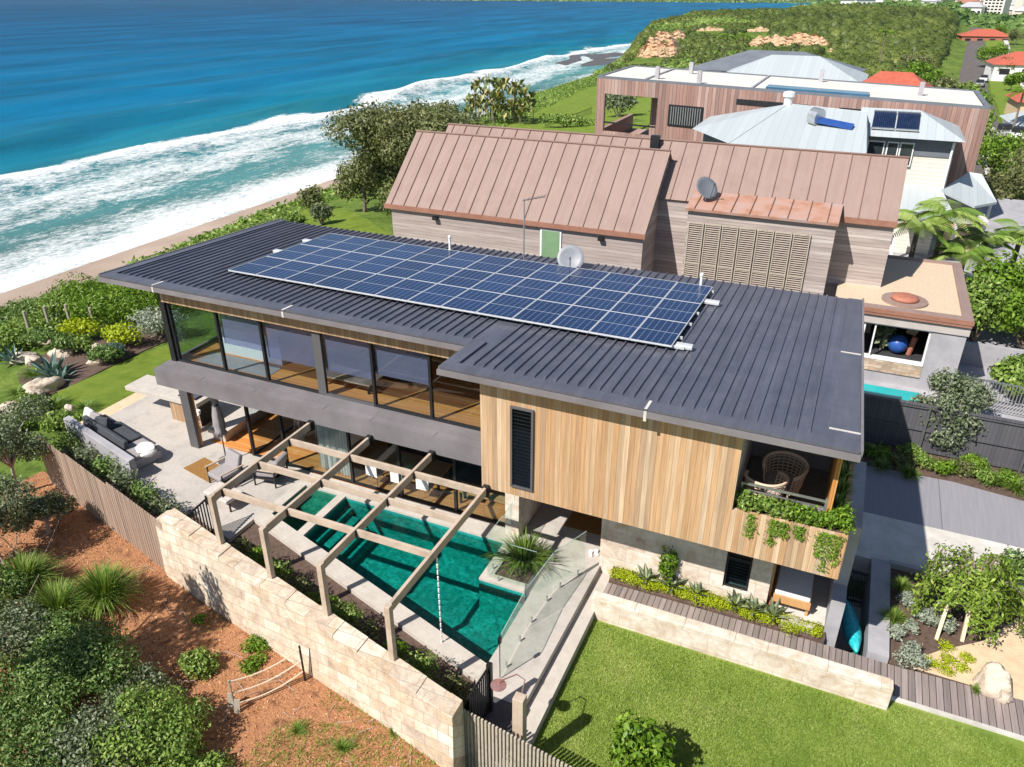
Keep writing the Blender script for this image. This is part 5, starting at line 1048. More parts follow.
m = MB(); m.beam((tp[0]-.3, tp[1]+.2, .53), (tp[0]+.45, tp[1]+.2, .51), .08, .08); m.build('crossbar', 'concrete', t)
b = at(966, 632, -.42)
t = thing('weeping_tree', 'weeping bright green tree in the right garden bed', 'tree', b); m = MB(); top = Vector((b[0]-.1, b[1]+.15, b[2]+1.55)); m.tube([b, (b[0]+.05, b[1]+.1, b[2]+.8), top], [.08, .06, .04], 7); P_ = []; N_ = []
for i in range(38):
    a = i*2.399; rr = random.uniform(.3, 1.1); hgt = random.uniform(-.1, .5); d = Vector((math.cos(a)*1.1, math.sin(a)*.85, 0)); L = random.uniform(.4, 1.35); pts_ = [top+Vector((0, 0, -.3)), top+d*rr*.6+Vector((0, 0, hgt)), top+d*rr+Vector((0, 0, hgt-.25)), top+d*(rr+.12)+Vector((0, 0, hgt-.25-L))]
    m.tube(pts_, [.022, .016, .010, .004], 4)
    for k_ in range(125):
        u = random.random()**.8; q = pts_[1].lerp(pts_[2], u/.35) if u < .35 else pts_[2].lerp(pts_[3], (u-.35)/.65); P_.append(np.array(q)+RNG.normal(0, .075, 3)); N_.append(np.array((d.x, d.y, .5)))
V, F, A = leaves(np.array(P_), np.array(N_), .068, .36); m.build('trunk', 'bark', t); npmesh('crown', V, F, leafmat('weeping_leaves', (.10, .18, .02), (.22, .33, .04), (.42, .52, .11)), t, A)
bush('shrub', 'dark leafy shrub by the concrete path at the right photo edge', 'shrub', at(1012, 585, -.42), (.5, .4, .9), 1100, .06, 'lf_dark')
bush('shrub', 'brown edged low shrub behind the weeping tree', 'shrub', at(1010, 615, -.42), (.55, .5, .55), 800, .05, 'lf_olive')
b = at(938, 452, -.4); tree('olive_tree', 'grey green small tree in front of the charcoal fence', 'tree', b, 2.6, [(0, 0, 1.7, .75, .6, .7), (-.5, .1, 1.2, .5, .45, .5), (.5, -.1, 1.3, .55, .5, .5), (-.2, .2, 2.4, .5, .4, .5), (.4, .2, 2.3, .45, .4, .45), (-.6, .1, 2.5, .25, .25, .3), (-.9, .1, 1.6, .3, .3, .3), (.8, .2, 2.1, .35, .3, .4), (.1, -.2, .7, .6, .45, .4)], 6000, .06, 'lf_grey', bark='palebark', tr=.06)
for i, (px, py, r) in enumerate(((908, 478, .5), (950, 472, .55), (972, 474, .6), (994, 485, .55), (1015, 492, .6), (1035, 500, .6), (868, 455, .6), (880, 470, .5))): strap('verge_grass', ['round bright grass mound at the edge of the roof shadow', 'bright grass mound below the small olive tree', 'bright grass mound right of the small olive tree', 'bright grass mound at the bend of the driveway edge', 'bright grass mound near the right photo edge', 'bright grass mound at the right photo edge', 'shaded fern clump by the house corner', 'shaded grass clump on the driveway edge'][i], 'grass plant', at(px, py, -.4), r, .45, 320, .02, 'lf_strap' if i < 6 else 'lf_dark', 'grass mounds along the driveway', up=.3)
for i, (x, y) in enumerate(((2.2, 24.2), (2.9, 24.0), (3.5, 24.3), (4.1, 24.1), (4.7, 24.4), (5.3, 24.1), (5.9, 24.3), (6.5, 24.0), (3.2, 24.7), (5.0, 24.8))): bush('verge_plant', ['shaded leafy verge plant in the roof shadow by the fence', 'leafy verge plant at the shadow edge', 'olive verge plant below the small olive tree', 'leafy verge plant right of the small olive tree', 'leafy verge plant at the bend of the driveway', 'leafy verge plant near the fence post at right', 'leafy verge plant near the right photo edge', 'leafy verge plant at the right photo edge', 'low verge plant against the charcoal fence left of the tree', 'low verge plant against the charcoal fence right of the tree'][i], 'plant', (x, y, -.40), (.48, .42, .38), 700, .045, ['lf_bright', 'lf_olive', 'lf_green'][i % 3], 'leafy plants along the verge', nl=7, stems=False)
# shrub at the lawn's lower edge
bush('shrub', 'bright yellow green shrub at the bottom of the lawn', 'shrub', at(642, 782, LZ), (.8, .65, 1.35), 1500, .075, 'lf_bright', nl=12, lobe=.36)
bush('shrub', 'dark leafy shrub at the bottom edge of the lawn', 'shrub', at(715, 800, LZ), (.5, .4, .6), 600, .07, 'lf_dark')
# left bushland in front of the wall
gl = 'bushes on the mulch slope'
def zb(px, py): x, y, _ = at(px, py, -.75); return (x, y, zl(x, y))
for i, (px, py, r, h, lab) in enumerate(((108, 607, .85, .8, 'bright strappy tussock nearest the stone wall on the mulch'), (62, 622, .8, .75, 'strappy tussock in the middle of the left slope'), (28, 590, .8, .7, 'darker strappy tussock near the left photo edge'))): strap('tussock', lab, 'grass plant', zb(px, py), r*1.4, h*1.6, 1300, .026, 'lf_strap', 'strappy tussocks on the slope', up=.35)
for i, (px, py, rx, rz, n, mt_, lab) in enumerate(((95, 690, 1.15, .95, 3600, 'lf_dark', 'rounded dark green bush below the strappy tussocks'), (40, 720, 1.2, .9, 3600, 'lf_dark', 'rounded dark green bush at the left photo edge'), (165, 752, 1.15, .95, 4200, 'lf_green', 'big green bush at the bottom of the photo left of the rope barrier'), (110, 765, 1.1, .85, 3000, 'lf_grey', 'green bush at the bottom of the photo with pale tips'), (203, 676, .42, .45, 800, 'lf_green', 'small green bush at the low end of the rope barrier'), (25, 790, 1.2, .9, 2800, 'lf_dark', 'dark bush in the bottom left photo corner'), (15, 655, 1.1, .9, 2200, 'lf_grey', 'grey green bush at the left photo edge among the tussocks'), (140, 706, .7, .6, 1500, 'lf_grey', 'mid green bush between the dark bush and the rope barrier'), (60, 660, .9, .7, 2000, 'lf_dark', 'dark green bush directly below the middle tussock'), (190, 795, .9, .6, 2000, 'lf_green', 'low green bush at the bottom photo edge beside the rope barrier'), (0, 620, 1.0, .9, 2000, 'lf_dark', 'dark bush at the left photo edge level with the tussocks'))): px_bush('slope_bush', lab, 'shrub', px, py, -.75, (rx*1.1, rx*1.05, rz*1.35), int(n*2.4), .042, mt_, gl, nl=18, lobe=.34, spread=.74)
for i, (px, py, r, lab) in enumerate(((258, 650, .38, 'small bright green bush on the mulch by the stone wall'), (252, 668, .34, 'small bright green bush behind the rope barrier'), (200, 622, .2, 'tiny green weed clump in the open mulch'), (395, 750, .25, 'tiny grass clump at the foot of the stone wall'), (300, 745, .35, 'patch of weedy grass at the bottom of the mulch'), (345, 765, .4, 'weedy grass patch at the bottom photo edge'), (150, 690, .4, 'spiky green tuft between the dark bushes'))):
    if i in (0, 1, 2): px_bush('weed', lab, 'weed', px, py, -.6, (r, r, r*.7), int(1500*r), .04, 'lf_bright', gl, nl=6, stems=False)
    else: strap('grass_tuft', lab, 'grass plant', zb(px, py), r, r*.7, int(420*r), .012, 'lf_strap', gl, up=.3)
# sparse weedy grass at the foot of the bank
turf('weedy_grass', [at(*p, -.5)[:2] for p in ((262, 742), (300, 722), (350, 735), (420, 752), (455, 768), (470, 800), (300, 800), (240, 775))], lambda x, y: zland(x, y)+.03, 3800, .02, 'blade', .09)
turf('weedy_grass', [at(*p, -.5)[:2] for p in ((180, 600), (215, 590), (230, 625), (190, 632))], lambda x, y: zland(x, y)+.03, 260, .02, 'blade', .09)
turf('weedy_grass', [at(*p, -.5)[:2] for p in ((330, 690), (400, 725), (385, 740), (320, 710))], lambda x, y: zland(x, y)+.03, 420, .02, 'blade', .08)
# twigs and fallen leaves on the mulch
m = MB()
for i in range(170):
    q = RNG.uniform((-17, 5), (-5.5, 12.0)); 
    if q[1] > wall_in(q[0])-.6: continue
    z = zl(q[0], q[1])+.045; a = random.uniform(0, 6.28); L = random.uniform(.12, .5); m.tube([(q[0], q[1], z), (q[0]+L*math.cos(a), q[1]+L*math.sin(a), z+.03), (q[0]+1.5*L*math.cos(a+.3), q[1]+1.5*L*math.sin(a+.3), z+.01)], [.008, .006, .003], 4)
tag(m.build('fallen_twigs', 'palebark'), kind='stuff')
# big coastal shrub at the left edge with pale bare branches
for i, (px, py, rx, h, lab) in enumerate(((18, 490, 1.5, 3.0, 'tall grey green coastal shrub at the left edge beside the paling fence'), (0, 560, 1.3, 2.2, 'grey green coastal shrub with bare pale branches at the left edge'), (48, 530, .9, 1.3, 'low coastal shrub at the foot of the paling fence'))):
    b = zb(px, py); ls = []
    for j in range(12): a = j*2.4; r = rx*.75*math.sqrt((j+.5)/12); ls.append((r*math.cos(a), r*math.sin(a), h*random.uniform(.45, .95), rx*.34, rx*.34, rx*.28))
    tree('coastal_shrub', lab, 'shrub', b, h, ls, int(5200*rx), .05, 'lf_grey', 'coastal shrubs by the paling fence', 'palebark', .07, 12)
m = MB()
for i in range(26):
    b = zb(random.uniform(-10, 40), random.uniform(540, 660)); a = random.uniform(0, 6.28); m.tube([(b[0], b[1], b[2]), (b[0]+.4*math.cos(a), b[1]+.4*math.sin(a), b[2]+.5), (b[0]+.9*math.cos(a+.4), b[1]+.9*math.sin(a+.4), b[2]+.75+random.random()*.5)], [.02, .014, .004], 5)
tag(m.build('dead_branches', 'palebark'), 'tangle of bleached bare branches at the left photo edge', 'branches')
b = (-15.4, 5.3, zl(-15.4, 5.3)); tree('coastal_tree', 'open crowned coastal tree beside the bottom left photo corner shading the mulch', 'tree', b, 6, [(random.uniform(-.9, 1.0), random.uniform(-1.0, 1.6), random.uniform(4.4, 5.8), .5, .5, .35) for _ in range(13)], 2400, .09, 'lf_grey', None, 'palebark', .09, 20)
# sea garden
LW = [at(*p, -.3)[:2] for p in ((62, 392), (100, 372), (160, 340), (182, 345), (200, 380), (152, 400), (118, 418), (60, 402))]
sheet('side_lawn', [at(56, 388, -.9)[:2], at(108, 366, -.9)[:2], at(172, 338, -.9)[:2], (-20.5, 22.5), (-20.5, 17.2), (-22.9, 17.0), (-22.9, 14.6), at(62, 408, -.9)[:2]], lambda x, y: zl(x, y), 'lawn2', .8, .05)
m = MB(); m.prism([(-22.3, 14.25), (-22.3, 22.0), (-22.95, 22.0), (-22.95, 14.4)], -1.2, -.05); m.build('sandy_path', 'sandstrip')['kind'] = 'structure'
sheet('garden_soil', [at(*p, -1)[:2] for p in ((62, 388), (172, 336), (170, 322), (110, 330), (45, 345), (15, 368), (25, 400))], lambda x, y: zl(x, y), 'soil', .8, .035)
rk = 'pale garden boulders'
for i, (px, py, r, lab) in enumerate(((42, 382, .62, 'largest pale boulder in the sea garden'), (32, 392, .5, 'pale boulder in front of the largest one'), (98, 347, .5, 'long pale boulder beside the yellow shrubs'), (60, 345, .45, 'pale boulder behind the agave'), (22, 347, .45, 'pale boulder beside the left agave'), (30, 352, .4, 'flat pale boulder between the two agaves'), (70, 408, .32, 'small pale boulder at the edge of the side lawn'), (36, 328, .55, 'pale boulder behind the first fence post'), (92, 356, .25, 'small pale rock in the garden soil'), (10, 405, .5, 'pale boulder at the left photo edge'))): rock(lab, zb(px, py), (r*1.2, r*.8, r*.7), i+20, rk)
agave('agave', 'big blue agave in the middle of the sea garden', zb(50, 366), 1.15, 20, 'lf_blue', 'agaves in the sea garden', 1.0, wid=.11); agave('agave', 'blue agave near the left photo edge', zb(10, 350), .9, 18, 'lf_blue', 'agaves in the sea garden', 1.0, wid=.11); agave('agave', 'small blue agave at the front of the soil bed', zb(58, 372), .8, 14, 'lf_blue', 'agaves in the sea garden', 1.0, wid=.11)
sg = 'shrubs of the sea garden'
for i, (px, py, rx, rz, mt_, lab) in enumerate(((160, 336, 1.4, 1.1, 'lf_silver', 'pale silver bush by the corner of the house'), (125, 345, .9, .8, 'lf_lime', 'yellow green shrub left of the pale silver bush'), (80, 337, 1.0, .7, 'lf_lime', 'yellow green shrub behind the soil bed'), (70, 350, .8, .6, 'lf_dark', 'dark green shrub in the soil bed'), (105, 362, .8, .6, 'lf_dark', 'dark green shrub at the edge of the side lawn'), (45, 342, .9, .5, 'lf_dark', 'dark green shrub behind the big agave'), (85, 350, .6, .5, 'lf_green', 'green shrub behind the long boulder'), (115, 356, .6, .5, 'lf_blue', 'blue green shrub beside the yellow green one'), (20, 430, .7, .5, 'lf_bright', 'bright shrub left of the terrace sofa'), (60, 425, .8, .45, 'lf_green', 'green shrub at the front of the side lawn'), (35, 410, .7, .5, 'lf_green', 'green shrub beside the small boulder'))): px_bush('garden_shrub', lab, 'shrub', px, py, -1.0, (rx, rx*.8, rz), int(1500*rx), .07, mt_, sg, nl=10)
for i, (px, py, r, lab) in enumerate(((30, 365, .9, 'flowing green grass tussock between the boulders'), (85, 405, .8, 'flowing green grass tussock in front of the side lawn'), (110, 415, .8, 'flowing green grass tussock nearest the terrace'), (55, 400, .8, 'flowing green grass tussock by the small boulder'), (15, 385, .9, 'flowing green grass tussock near the left photo edge'))): strap('tussock', lab, 'grass plant', zb(px, py), r, .45, 380, .02, 'lf_strap', 'flowing tussocks of the sea garden', up=.5)
# wind-combed shrubs behind the posts
for i, (px, py, rx, rz, mt_, lab) in enumerate(((118, 322, 2.6, 1.3, 'lf_bright', 'wide wind combed green shrub behind the pale silver bush'), (95, 308, 2.2, 1.2, 'lf_bright', 'wind combed green shrub behind the fence posts'), (150, 312, 2.4, 1.4, 'lf_bright', 'wind combed green shrub under the roof corner'), (70, 312, 1.6, .9, 'lf_green', 'green shrub at the left end of the wind combed row'))): px_bush('wind_combed_shrub', lab, 'shrub', px, py, -1.3, (rx, rx*.8, rz), int(2300*rx), .10, mt_, 'wind combed shrubs', nl=14, aspect=.25)
# ------------------------------------------------------------------ copper roofed house behind
MT['whiteroof'] = mottled('white_roof_membrane', (.62, .57, .52), (.70, .65, .60), .5, .8)
B = thing('copper_roofed_house', 'long weathered timber house with faded copper pitched roofs behind the solar house', 'house', (-8, 31, 0))
def seam_roof(m, ms, x0, x1, ye, ze, yr, zr_, sp=.62, t=.07, seam=True):
    d = Vector((0, yr-ye, zr_-ze)); n = Vector((0, -(zr_-ze), yr-ye)).normalized()
    if n.z < 0: n = -n
    a, b = Vector((x0, ye, ze)), Vector((x1, ye, ze)); m.add([a, b, b+d, a+d, a-n*t, b-n*t, b+d-n*t, a+d-n*t], [(0, 1, 2, 3), (7, 6, 5, 4), (4, 5, 1, 0), (5, 6, 2, 1), (6, 7, 3, 2), (7, 4, 0, 3)])
    x = x0+sp*.5
    while x < x1-.1 and seam:
        p = Vector((x, ye, ze)); w_ = Vector((.012, 0, 0)); h = n*.04; q = n*.001; ms.add([p-w_+q, p+w_+q, p+w_+h, p-w_+h, p+d-w_+q, p+d+w_+q, p+d+w_+h, p+d-w_+h], [(0, 1, 2, 3), (1, 5, 6, 2), (2, 6, 7, 3), (3, 7, 4, 0), (7, 6, 5, 4)]); x += sp
# front gable volume
m = MB(); m.xprism([(28, -1), (33.8, -1), (33.8, 4.95), (30.9, 7.42), (28, 4.95)], -18.2, -7.06); m.build('wall', 'greyboard', B)
m, ms = MB(), MB(); seam_roof(m, ms, -18.45, -6.98, 27.9, 4.97, 30.9, 7.54); seam_roof(m, ms, -18.45, -6.98, 33.9, 4.97, 30.9, 7.54, seam=False); r1 = m.build('roof', 'copper', B); ms.build('seam', 'copperseam', r1)
m = MB(); m.box(-18.47, -6.96, 27.84, 27.9, 4.80, 4.99); m.build('gutter', 'rust', r1); m = MB(); m.tube([(-18.47, 30.9, 7.55), (-6.96, 30.9, 7.55)], .05, 6); m.build('ridge_cap', 'copperseam', r1)
m = MB(); m.box(-11.25, -10.35, 27.95, 28.0, 3.0, 4.72); fr = m.build('window_frame', 'whiterender', B); m = MB(); m.box(-11.18, -10.42, 27.94, 27.949, 3.05, 4.66); m.build('pane', mottled('green_blind', (.16, .27, .15), (.20, .32, .18), 2, .5), fr)
for x in (-16.0, -8.7): m = MB(); m.box(x-.1, x+.1, 27.8, 27.98, 4.55, 4.68); m.build('bracket_light', 'dark', B)
# rear volume
m = MB(); m.xprism([(30, -1), (34.2, -1), (34.2, 5.9), (32.05, 7.6), (30, 5.88)], -17.2, 1.45); m.build('wall', 'greyboard', B)
m, ms = MB(), MB(); seam_roof(m, ms, -17.45, 1.5, 29.9, 5.9, 32.05, 7.74); seam_roof(m, ms, -17.45, 1.5, 34.3, 5.9, 32.05, 7.74, seam=False); r2 = m.build('roof', 'copper', B); ms.build('seam', 'copperseam', r2)
m = MB(); m.box(-.35, 1.52, 29.84, 29.9, 5.72, 5.92); m.build('gutter', 'rust', r2); m = MB(); m.tube([(-17.47, 32.05, 7.75), (1.52, 32.05, 7.75)], .05, 6); m.build('ridge_cap', 'copperseam', r2)
m = MB(); m.box(-8.0, -7.65, 31.6, 31.85, 7.45, 7.95); m.build('flue', 'dark', r2)
# louvred bay
m = MB(); m.box(-5.62, -.42, 28.72, 30.2, 2, 5.83); m.build('bay_wall', 'greyboard', B)
m, ms = MB(), MB(); seam_roof(m, ms, -5.7, -.36, 28.55, 5.98, 30.2, 6.28, .66, .1); r3 = m.build('bay_roof', mottled('rusty_copper', (.36, .17, .10), (.44, .26, .20), 1.5, .5, 0, None, (.40, .30, .28)), B); ms.build('seam', 'copperseam', r3)
for i in range(7):
    x0 = -5.55+i*.63; x1 = x0+.58; m = MB(); m.box(x0, x0+.04, 28.64, 28.70, 2.6, 5.45); m.box(x1-.04, x1, 28.64, 28.70, 2.6, 5.45); m.box(x0+.04, x1-.04, 28.64, 28.70, 5.40, 5.45); m.box(x0+.04, x1-.04, 28.64, 28.70, 3.85, 3.90); sh_ = m.build('louvre_shutter', 'slatwood', B); m = MB()
    m.box(x0+.04, x1-.04, 28.705, 28.712, 2.6, 5.40); m.build('shutter_back', 'dark', sh_); m = MB()
    for j in range(34): m.obox(((x0+x1)/2, 28.665, 2.68+j*.081), (.49, .055, .012), 0, R(35))
    m.build('slats', mottled('pale_slat', (.30, .25, .21), (.36, .30, .26), 6, .8), sh_)
dish('satellite_dish', 'dark satellite dish on the copper roof beside the louvred bay', (-5.15, 29.4, 6.1), .45, (.5, -.45, .55), .25, 'greyroof')
# flat gravel roofed wing
G = thing('gravel_roof_wing', 'low wing with a tan gravel roof and rust trim beside the copper roofed house', 'house', (2, 30, 0))
m = MB(); m.box(.0, 4.22, 27.9, 34.0, 3.1, 3.44); m.build('roof_slab', 'gravel', G)
m = MB(); m.box(-.2, 4.32, 27.55, 27.9, 3.38, 3.52); m.box(4.0, 4.32, 27.9, 34.1, 3.38, 3.52); m.box(.0, 4.0, 33.9, 34.1, 3.38, 3.52); m.build('roof_trim', 'copper', G)
m = MB(); m.box(-.2, 4.34, 27.50, 27.55, 3.36, 3.50); m.box(-.2, 4.30, 27.47, 27.50, 3.28, 3.34); m.build('rust_band', 'rust', G)
m = MB(); m.box(-.2, 4.3, 27.56, 27.9, 2.95, 3.36); m.box(4.22, 4.3, 27.9, 34, 2.6, 3.3); m.build('fascia', mottled('pale_fascia', (.42, .37, .35), (.50, .45, .43), 2, .7), G)
m = MB(); m.box(.0, 1.1, 27.65, 27.85, .7, 2.95); m.box(3.2, 4.25, 27.62, 27.85, -.3, 2.95); m.box(1.1, 3.2, 27.65, 27.85, .7, 1.2); m.box(4.05, 4.25, 27.85, 34, .7, 2.95); m.build('rendered_wall', 'render', G)
m = MB(); m.box(1.1, 3.2, 27.60, 27.648, 1.17, 1.62); m.build('stone_band', blocks('brick_band', [(.42, .30, .22), (.52, .42, .33), (.36, .27, .21)], .3, .12), G)
m = MB(); m.box(1.1, 3.2, 27.58, 27.85, 1.622, 1.68); m.build('window_sill', 'whiterender', G); m = MB(); m.box(1.1, 1.16, 27.66, 27.74, 1.68, 2.95); m.box(3.14, 3.2, 27.66, 27.74, 1.68, 2.95); m.box(1.45, 1.5, 27.66, 27.74, 1.68, 2.88); m.box(1.16, 3.14, 27.66, 27.74, 2.88, 2.95); m.build('window_frame', 'whiterender', G)
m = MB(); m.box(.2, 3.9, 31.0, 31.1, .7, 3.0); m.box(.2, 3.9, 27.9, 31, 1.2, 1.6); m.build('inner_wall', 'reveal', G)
t = thing('skylight', 'round maroon skylight with a tan surround on the gravel roof', 'skylight', (2.25, 28.75, 3.44)); m = MB(); m.lathe([(.75, 0), (.75, .06), (.5, .07)], (2.25, 28.85, 3.442), 28); m.build('surround', 'copper', t); m = MB(); m.lathe([(.46, .07), (.44, .16), (.3, .22), (.01, .24)], (2.25, 28.85, 3.442), 24); m.build('dome', 'brownglass', t, smooth=True)
m = MB(); m.blob((2.35, 28.5, 1.95), (.34, .34, .34), .01, 2, 18, 10); tag(m.build('exercise_ball', 'blue', None, smooth=True), 'blue exercise ball inside the neighbour window', 'ball')
bush('indoor_plant', 'leafy green plant inside the neighbour window', 'plant', (1.85, 28.6, 1.62), (.38, .35, .9), 260, .12, 'lf_grey')
m = MB(); m.tube([(2.75, 28.5, 1.62), (2.85, 28.5, 2.3)], .10, 10); tag(m.build('punching_bag', 'brownglass'), 'terracotta roll standing beside the blue ball', 'roll')
m = MB(); m.obox((2.8, 28.9, 2.5), (.35, .05, .6), .2, .2, .3); tag(m.build('hanging_cloth', 'sandstrip'), 'tan cloth hanging above the blue ball', 'cloth')
m = MB(); m.box(1.3, 3.35, 25.9, 27.0, .5, .9); k_ = m.build('plunge_pool', 'render'); tag(k_, 'small rendered plunge pool behind the charcoal fence', 'pool')
m = MB(); m.box(1.35, 3.25, 26.05, 26.95, .902, .91); m.build('pool_water_surface', mottled('turquoise_water', (.0, .33, .36), (.0, .42, .44), 1, .15))['kind'] = 'structure'
# picket fence and hedges at right
t = slatfence('pale metal picket fence in front of the hedge at right', (4.35, 26.9), (8.5, 26.6), .75, 1.1, 44, 'steel', .03, .02, (.05, .95), name='picket_fence')
m = MB(); m.box(4.6, 9, 30.5, 30.7, .7, 1.6); tag(m.build('garden_wall', 'render'), 'low grey rendered wall in front of the big hedge at right', 'wall')
hg = 'rounded hedge shrubs at right'
for i, (x, y, z, r, h, lab) in enumerate(((6.2, 28.2, .75, 1.1, 1.2, 'round green shrub behind the pale picket fence'), (8.0, 28.0, .75, 1.2, 1.3, 'round green shrub at the right photo edge behind the picket fence'), (5.3, 33.0, .7, 1.2, 2.3, 'big hedge shrub beside the gravel roof'), (7.0, 32.6, .7, 1.6, 2.4, 'big hedge shrub in the middle of the right hedge'), (8.9, 33.4, .7, 1.8, 2.6, 'big hedge shrub at the right photo edge'), (6.2, 35.2, .5, 1.6, 2.6, 'hedge shrub behind the first row near the gravel roof'), (8.4, 36.5, .5, 1.8, 2.6, 'hedge shrub behind the first row at the right photo edge'))): bush('hedge_shrub', lab, 'shrub', (x, y, z), (r, r, h), int(2600*r), .10, 'lf_bright' if i % 2 else 'lf_green', hg, nl=14, lobe=.4)
# ------------------------------------------------------------------ palms near the white house
pg_ = 'palms beside the pale roofed house'
for i, (x, y, h, f, lab) in enumerate(((2.7, 36.8, 4.0, 2.4, 'palm with drooping fronds next to the copper roof end'), (3.7, 37.6, 4.4, 2.2, 'upright palm closest to the pale lean-to roof'), (4.7, 36.6, 3.0, 2.2, 'short palm in front of the hedge'), (5.6, 38.5, 3.2, 2.2, 'short palm below the lean-to post'), (8.2, 38.8, 3.4, 2.4, 'palm at the right photo edge above the hedge'), (7.0, 39.5, 3.4, 2.2, 'palm left of the right photo edge palm'))): palm('palm', lab, (x, y, .2), h, f*.78, 18, 'lf_green', pg_)
# ------------------------------------------------------------------ pale roofed house
W = thing('pale_roofed_house', 'cream weatherboard house with pale hipped metal roof', 'house', (-3, 60, 0))
def pts(z, *ps): return [at(px, py, z) for px, py in ps]
def slab(m, P, t=.12): n = len(P); m.add(list(P)+[(p[0], p[1], p[2]-t) for p in P], [tuple(range(n)), tuple(range(n, 2*n))[::-1]]+[((i+1) % n, i, n+i, n+(i+1) % n) for i in range(n)])
rz_ = 7.5
E_ = [(-8.8, 43.7, 6.42), (-6.2, 40.0, 6.42), (.05, 40.0, 6.42), (.05, 48.5, 6.42), (-8.8, 48.5, 6.42)]; ra, rb = (-4.2, 45.2, 7.75), (-.3, 44.6, 7.62)
m = MB(); m.add(E_+[ra, rb], [(0, 1, 5), (1, 2, 6, 5), (2, 3, 6), (3, 4, 5, 6), (4, 0, 5), (4, 3, 2, 1, 0)]); rf = m.build('roof', 'zinc', W)
m = MB(); m.tube([E_[1], ra], .04, 5); m.tube([ra, rb], .04, 5); m.tube([E_[2], rb], .04, 5); m.build('ridge_cap', 'zinc', rf)
m = MB(); m.prism([(-8.2, 43.9), (-5.9, 40.5), (-.3, 40.5), (-.3, 48), (-8.2, 48)], -1, 6.40); m.build('wall', 'greyroof', W)
E_ = [(-.6, 43.8, 6.62), (4.35, 43.8, 6.62), (4.35, 49.2, 6.62), (-.6, 49.2, 6.62)]; ra, rb = (-.6, 46.6, 7.62), (2.2, 46.6, 7.62)
m = MB(); m.add(E_+[ra, rb], [(0, 1, 5, 4), (1, 2, 5), (2, 3, 4, 5), (3, 0, 4), (3, 2, 1, 0)]); rw = m.build('wing_roof', 'zinc', W)
m = MB(); m.box(-.2, 4.0, 44.4, 49.0, -1, 6.6); m.build('wing_wall', 'weatherboard', W)
m = MB(); m.box(-.2, 4.0, 44.34, 44.39, 5.75, 6.58); m.build('wall_band', 'greyroof', W)
for x0, x1 in ((.05, .85), (.95, 1.5), (1.55, 2.2)):
    m = MB(); m.box(x0, x1, 44.27, 44.33, 5.2, 6.35); fr = m.build('window_frame', 'whiterender', W); m = MB(); m.box(x0+.06, x1-.06, 44.25, 44.265, 5.27, 6.28); m.build('pane', mottled('dark_pane', (.02, .03, .035), (.04, .05, .055), .8, .1), fr)
m = MB(); m.tube([(3.9, 44.25, 6.5), (3.9, 44.25, 2)], .06, 6); m.build('downpipe', 'whiterender', W)
# evacuated tube collectors and the water heater
t = thing('solar_water_panel', 'pair of dark solar hot water collectors on the pale wing roof', 'solar collector', (1.3, 45.2, 7.1)); sl_ = math.atan2(1.0, 2.8)
for i in range(2):
    x0 = .05+i*1.12; m = MB()
    for j in range(12): m.obox((x0+.05+j*.088, 45.2, 7.22), (.06, 1.7, .06), 0, sl_)
    m.build('collector_tubes', mottled('collector_blue', (.01, .02, .06), (.02, .035, .09), 3, .2), t); m = MB(); m.obox((x0+.53, 46.02, 7.53), (1.08, .08, .1), 0, sl_); m.obox((x0+.53, 44.36, 6.94), (1.08, .06, .08), 0, sl_); m.build('manifold', 'steel', t)
t = thing('rooftop_water_heater', 'cylindrical steel water heater with a blue side on the pale roof', 'water heater', (-2.6, 42.8, 7.1)); m = MB(); m.tube([(-2.75, 43.0, 7.55), (-2.35, 42.75, 7.5)], .42, 16); m.build('tank', 'steel', t, smooth=False); m = MB(); m.obox((-1.6, 42.7, 7.28), (1.7, .45, .16), R(-8), .2, .12); m.build('collector', 'blue', t)
m = MB(); m.lathe([(.22, -.3), (.22, .1), (.32, .14), (.30, .34), (.1, .4)], (-4.2, 45.2, 8.0), 12); tag(m.build('roof_vent', 'whiterender'), 'white whirly vent on the ridge of the pale roof', 'vent')
# lean-to roofs
L_ = thing('carport', 'pale lean-to carport roofs on posts below the cream weatherboard wing', 'carport', (4, 46, 0)); m = MB()
slab(m, [at(907, 174, 4.6), at(941, 188, 4.3), at(957, 220, 3.3), at(898, 217, 3.3)]); m.build('roof_sheet', 'zinc', L_); m = MB(); slab(m, [at(941, 190, 4.25), at(969, 172, 4.6), at(982, 174, 4.6), at(997, 202, 3.6), at(975, 206, 3.6)]); m.build('roof_sheet', 'zinc', L_); m = MB(); slab(m, [at(944, 194, 3.4), at(974, 196, 3.4), at(989, 222, 2.9), at(958, 221, 2.9)]); m.build('roof_sheet', 'whiteroof', L_)
for q in (at(986, 221, 2.8), at(958, 220, 2.8), at(992, 202, 3.4), at(900, 216, 3.1)): m = MB(); m.box(q[0]-.07, q[0]+.07, q[1]+.05, q[1]+.19, -2, q[2]); m.build('post', 'whiterender', L_)
m = MB(); m.box(4.3, 6.2, 45, 45.15, -1, 2.8); m.build('back_wall', 'sandstrip', L_)
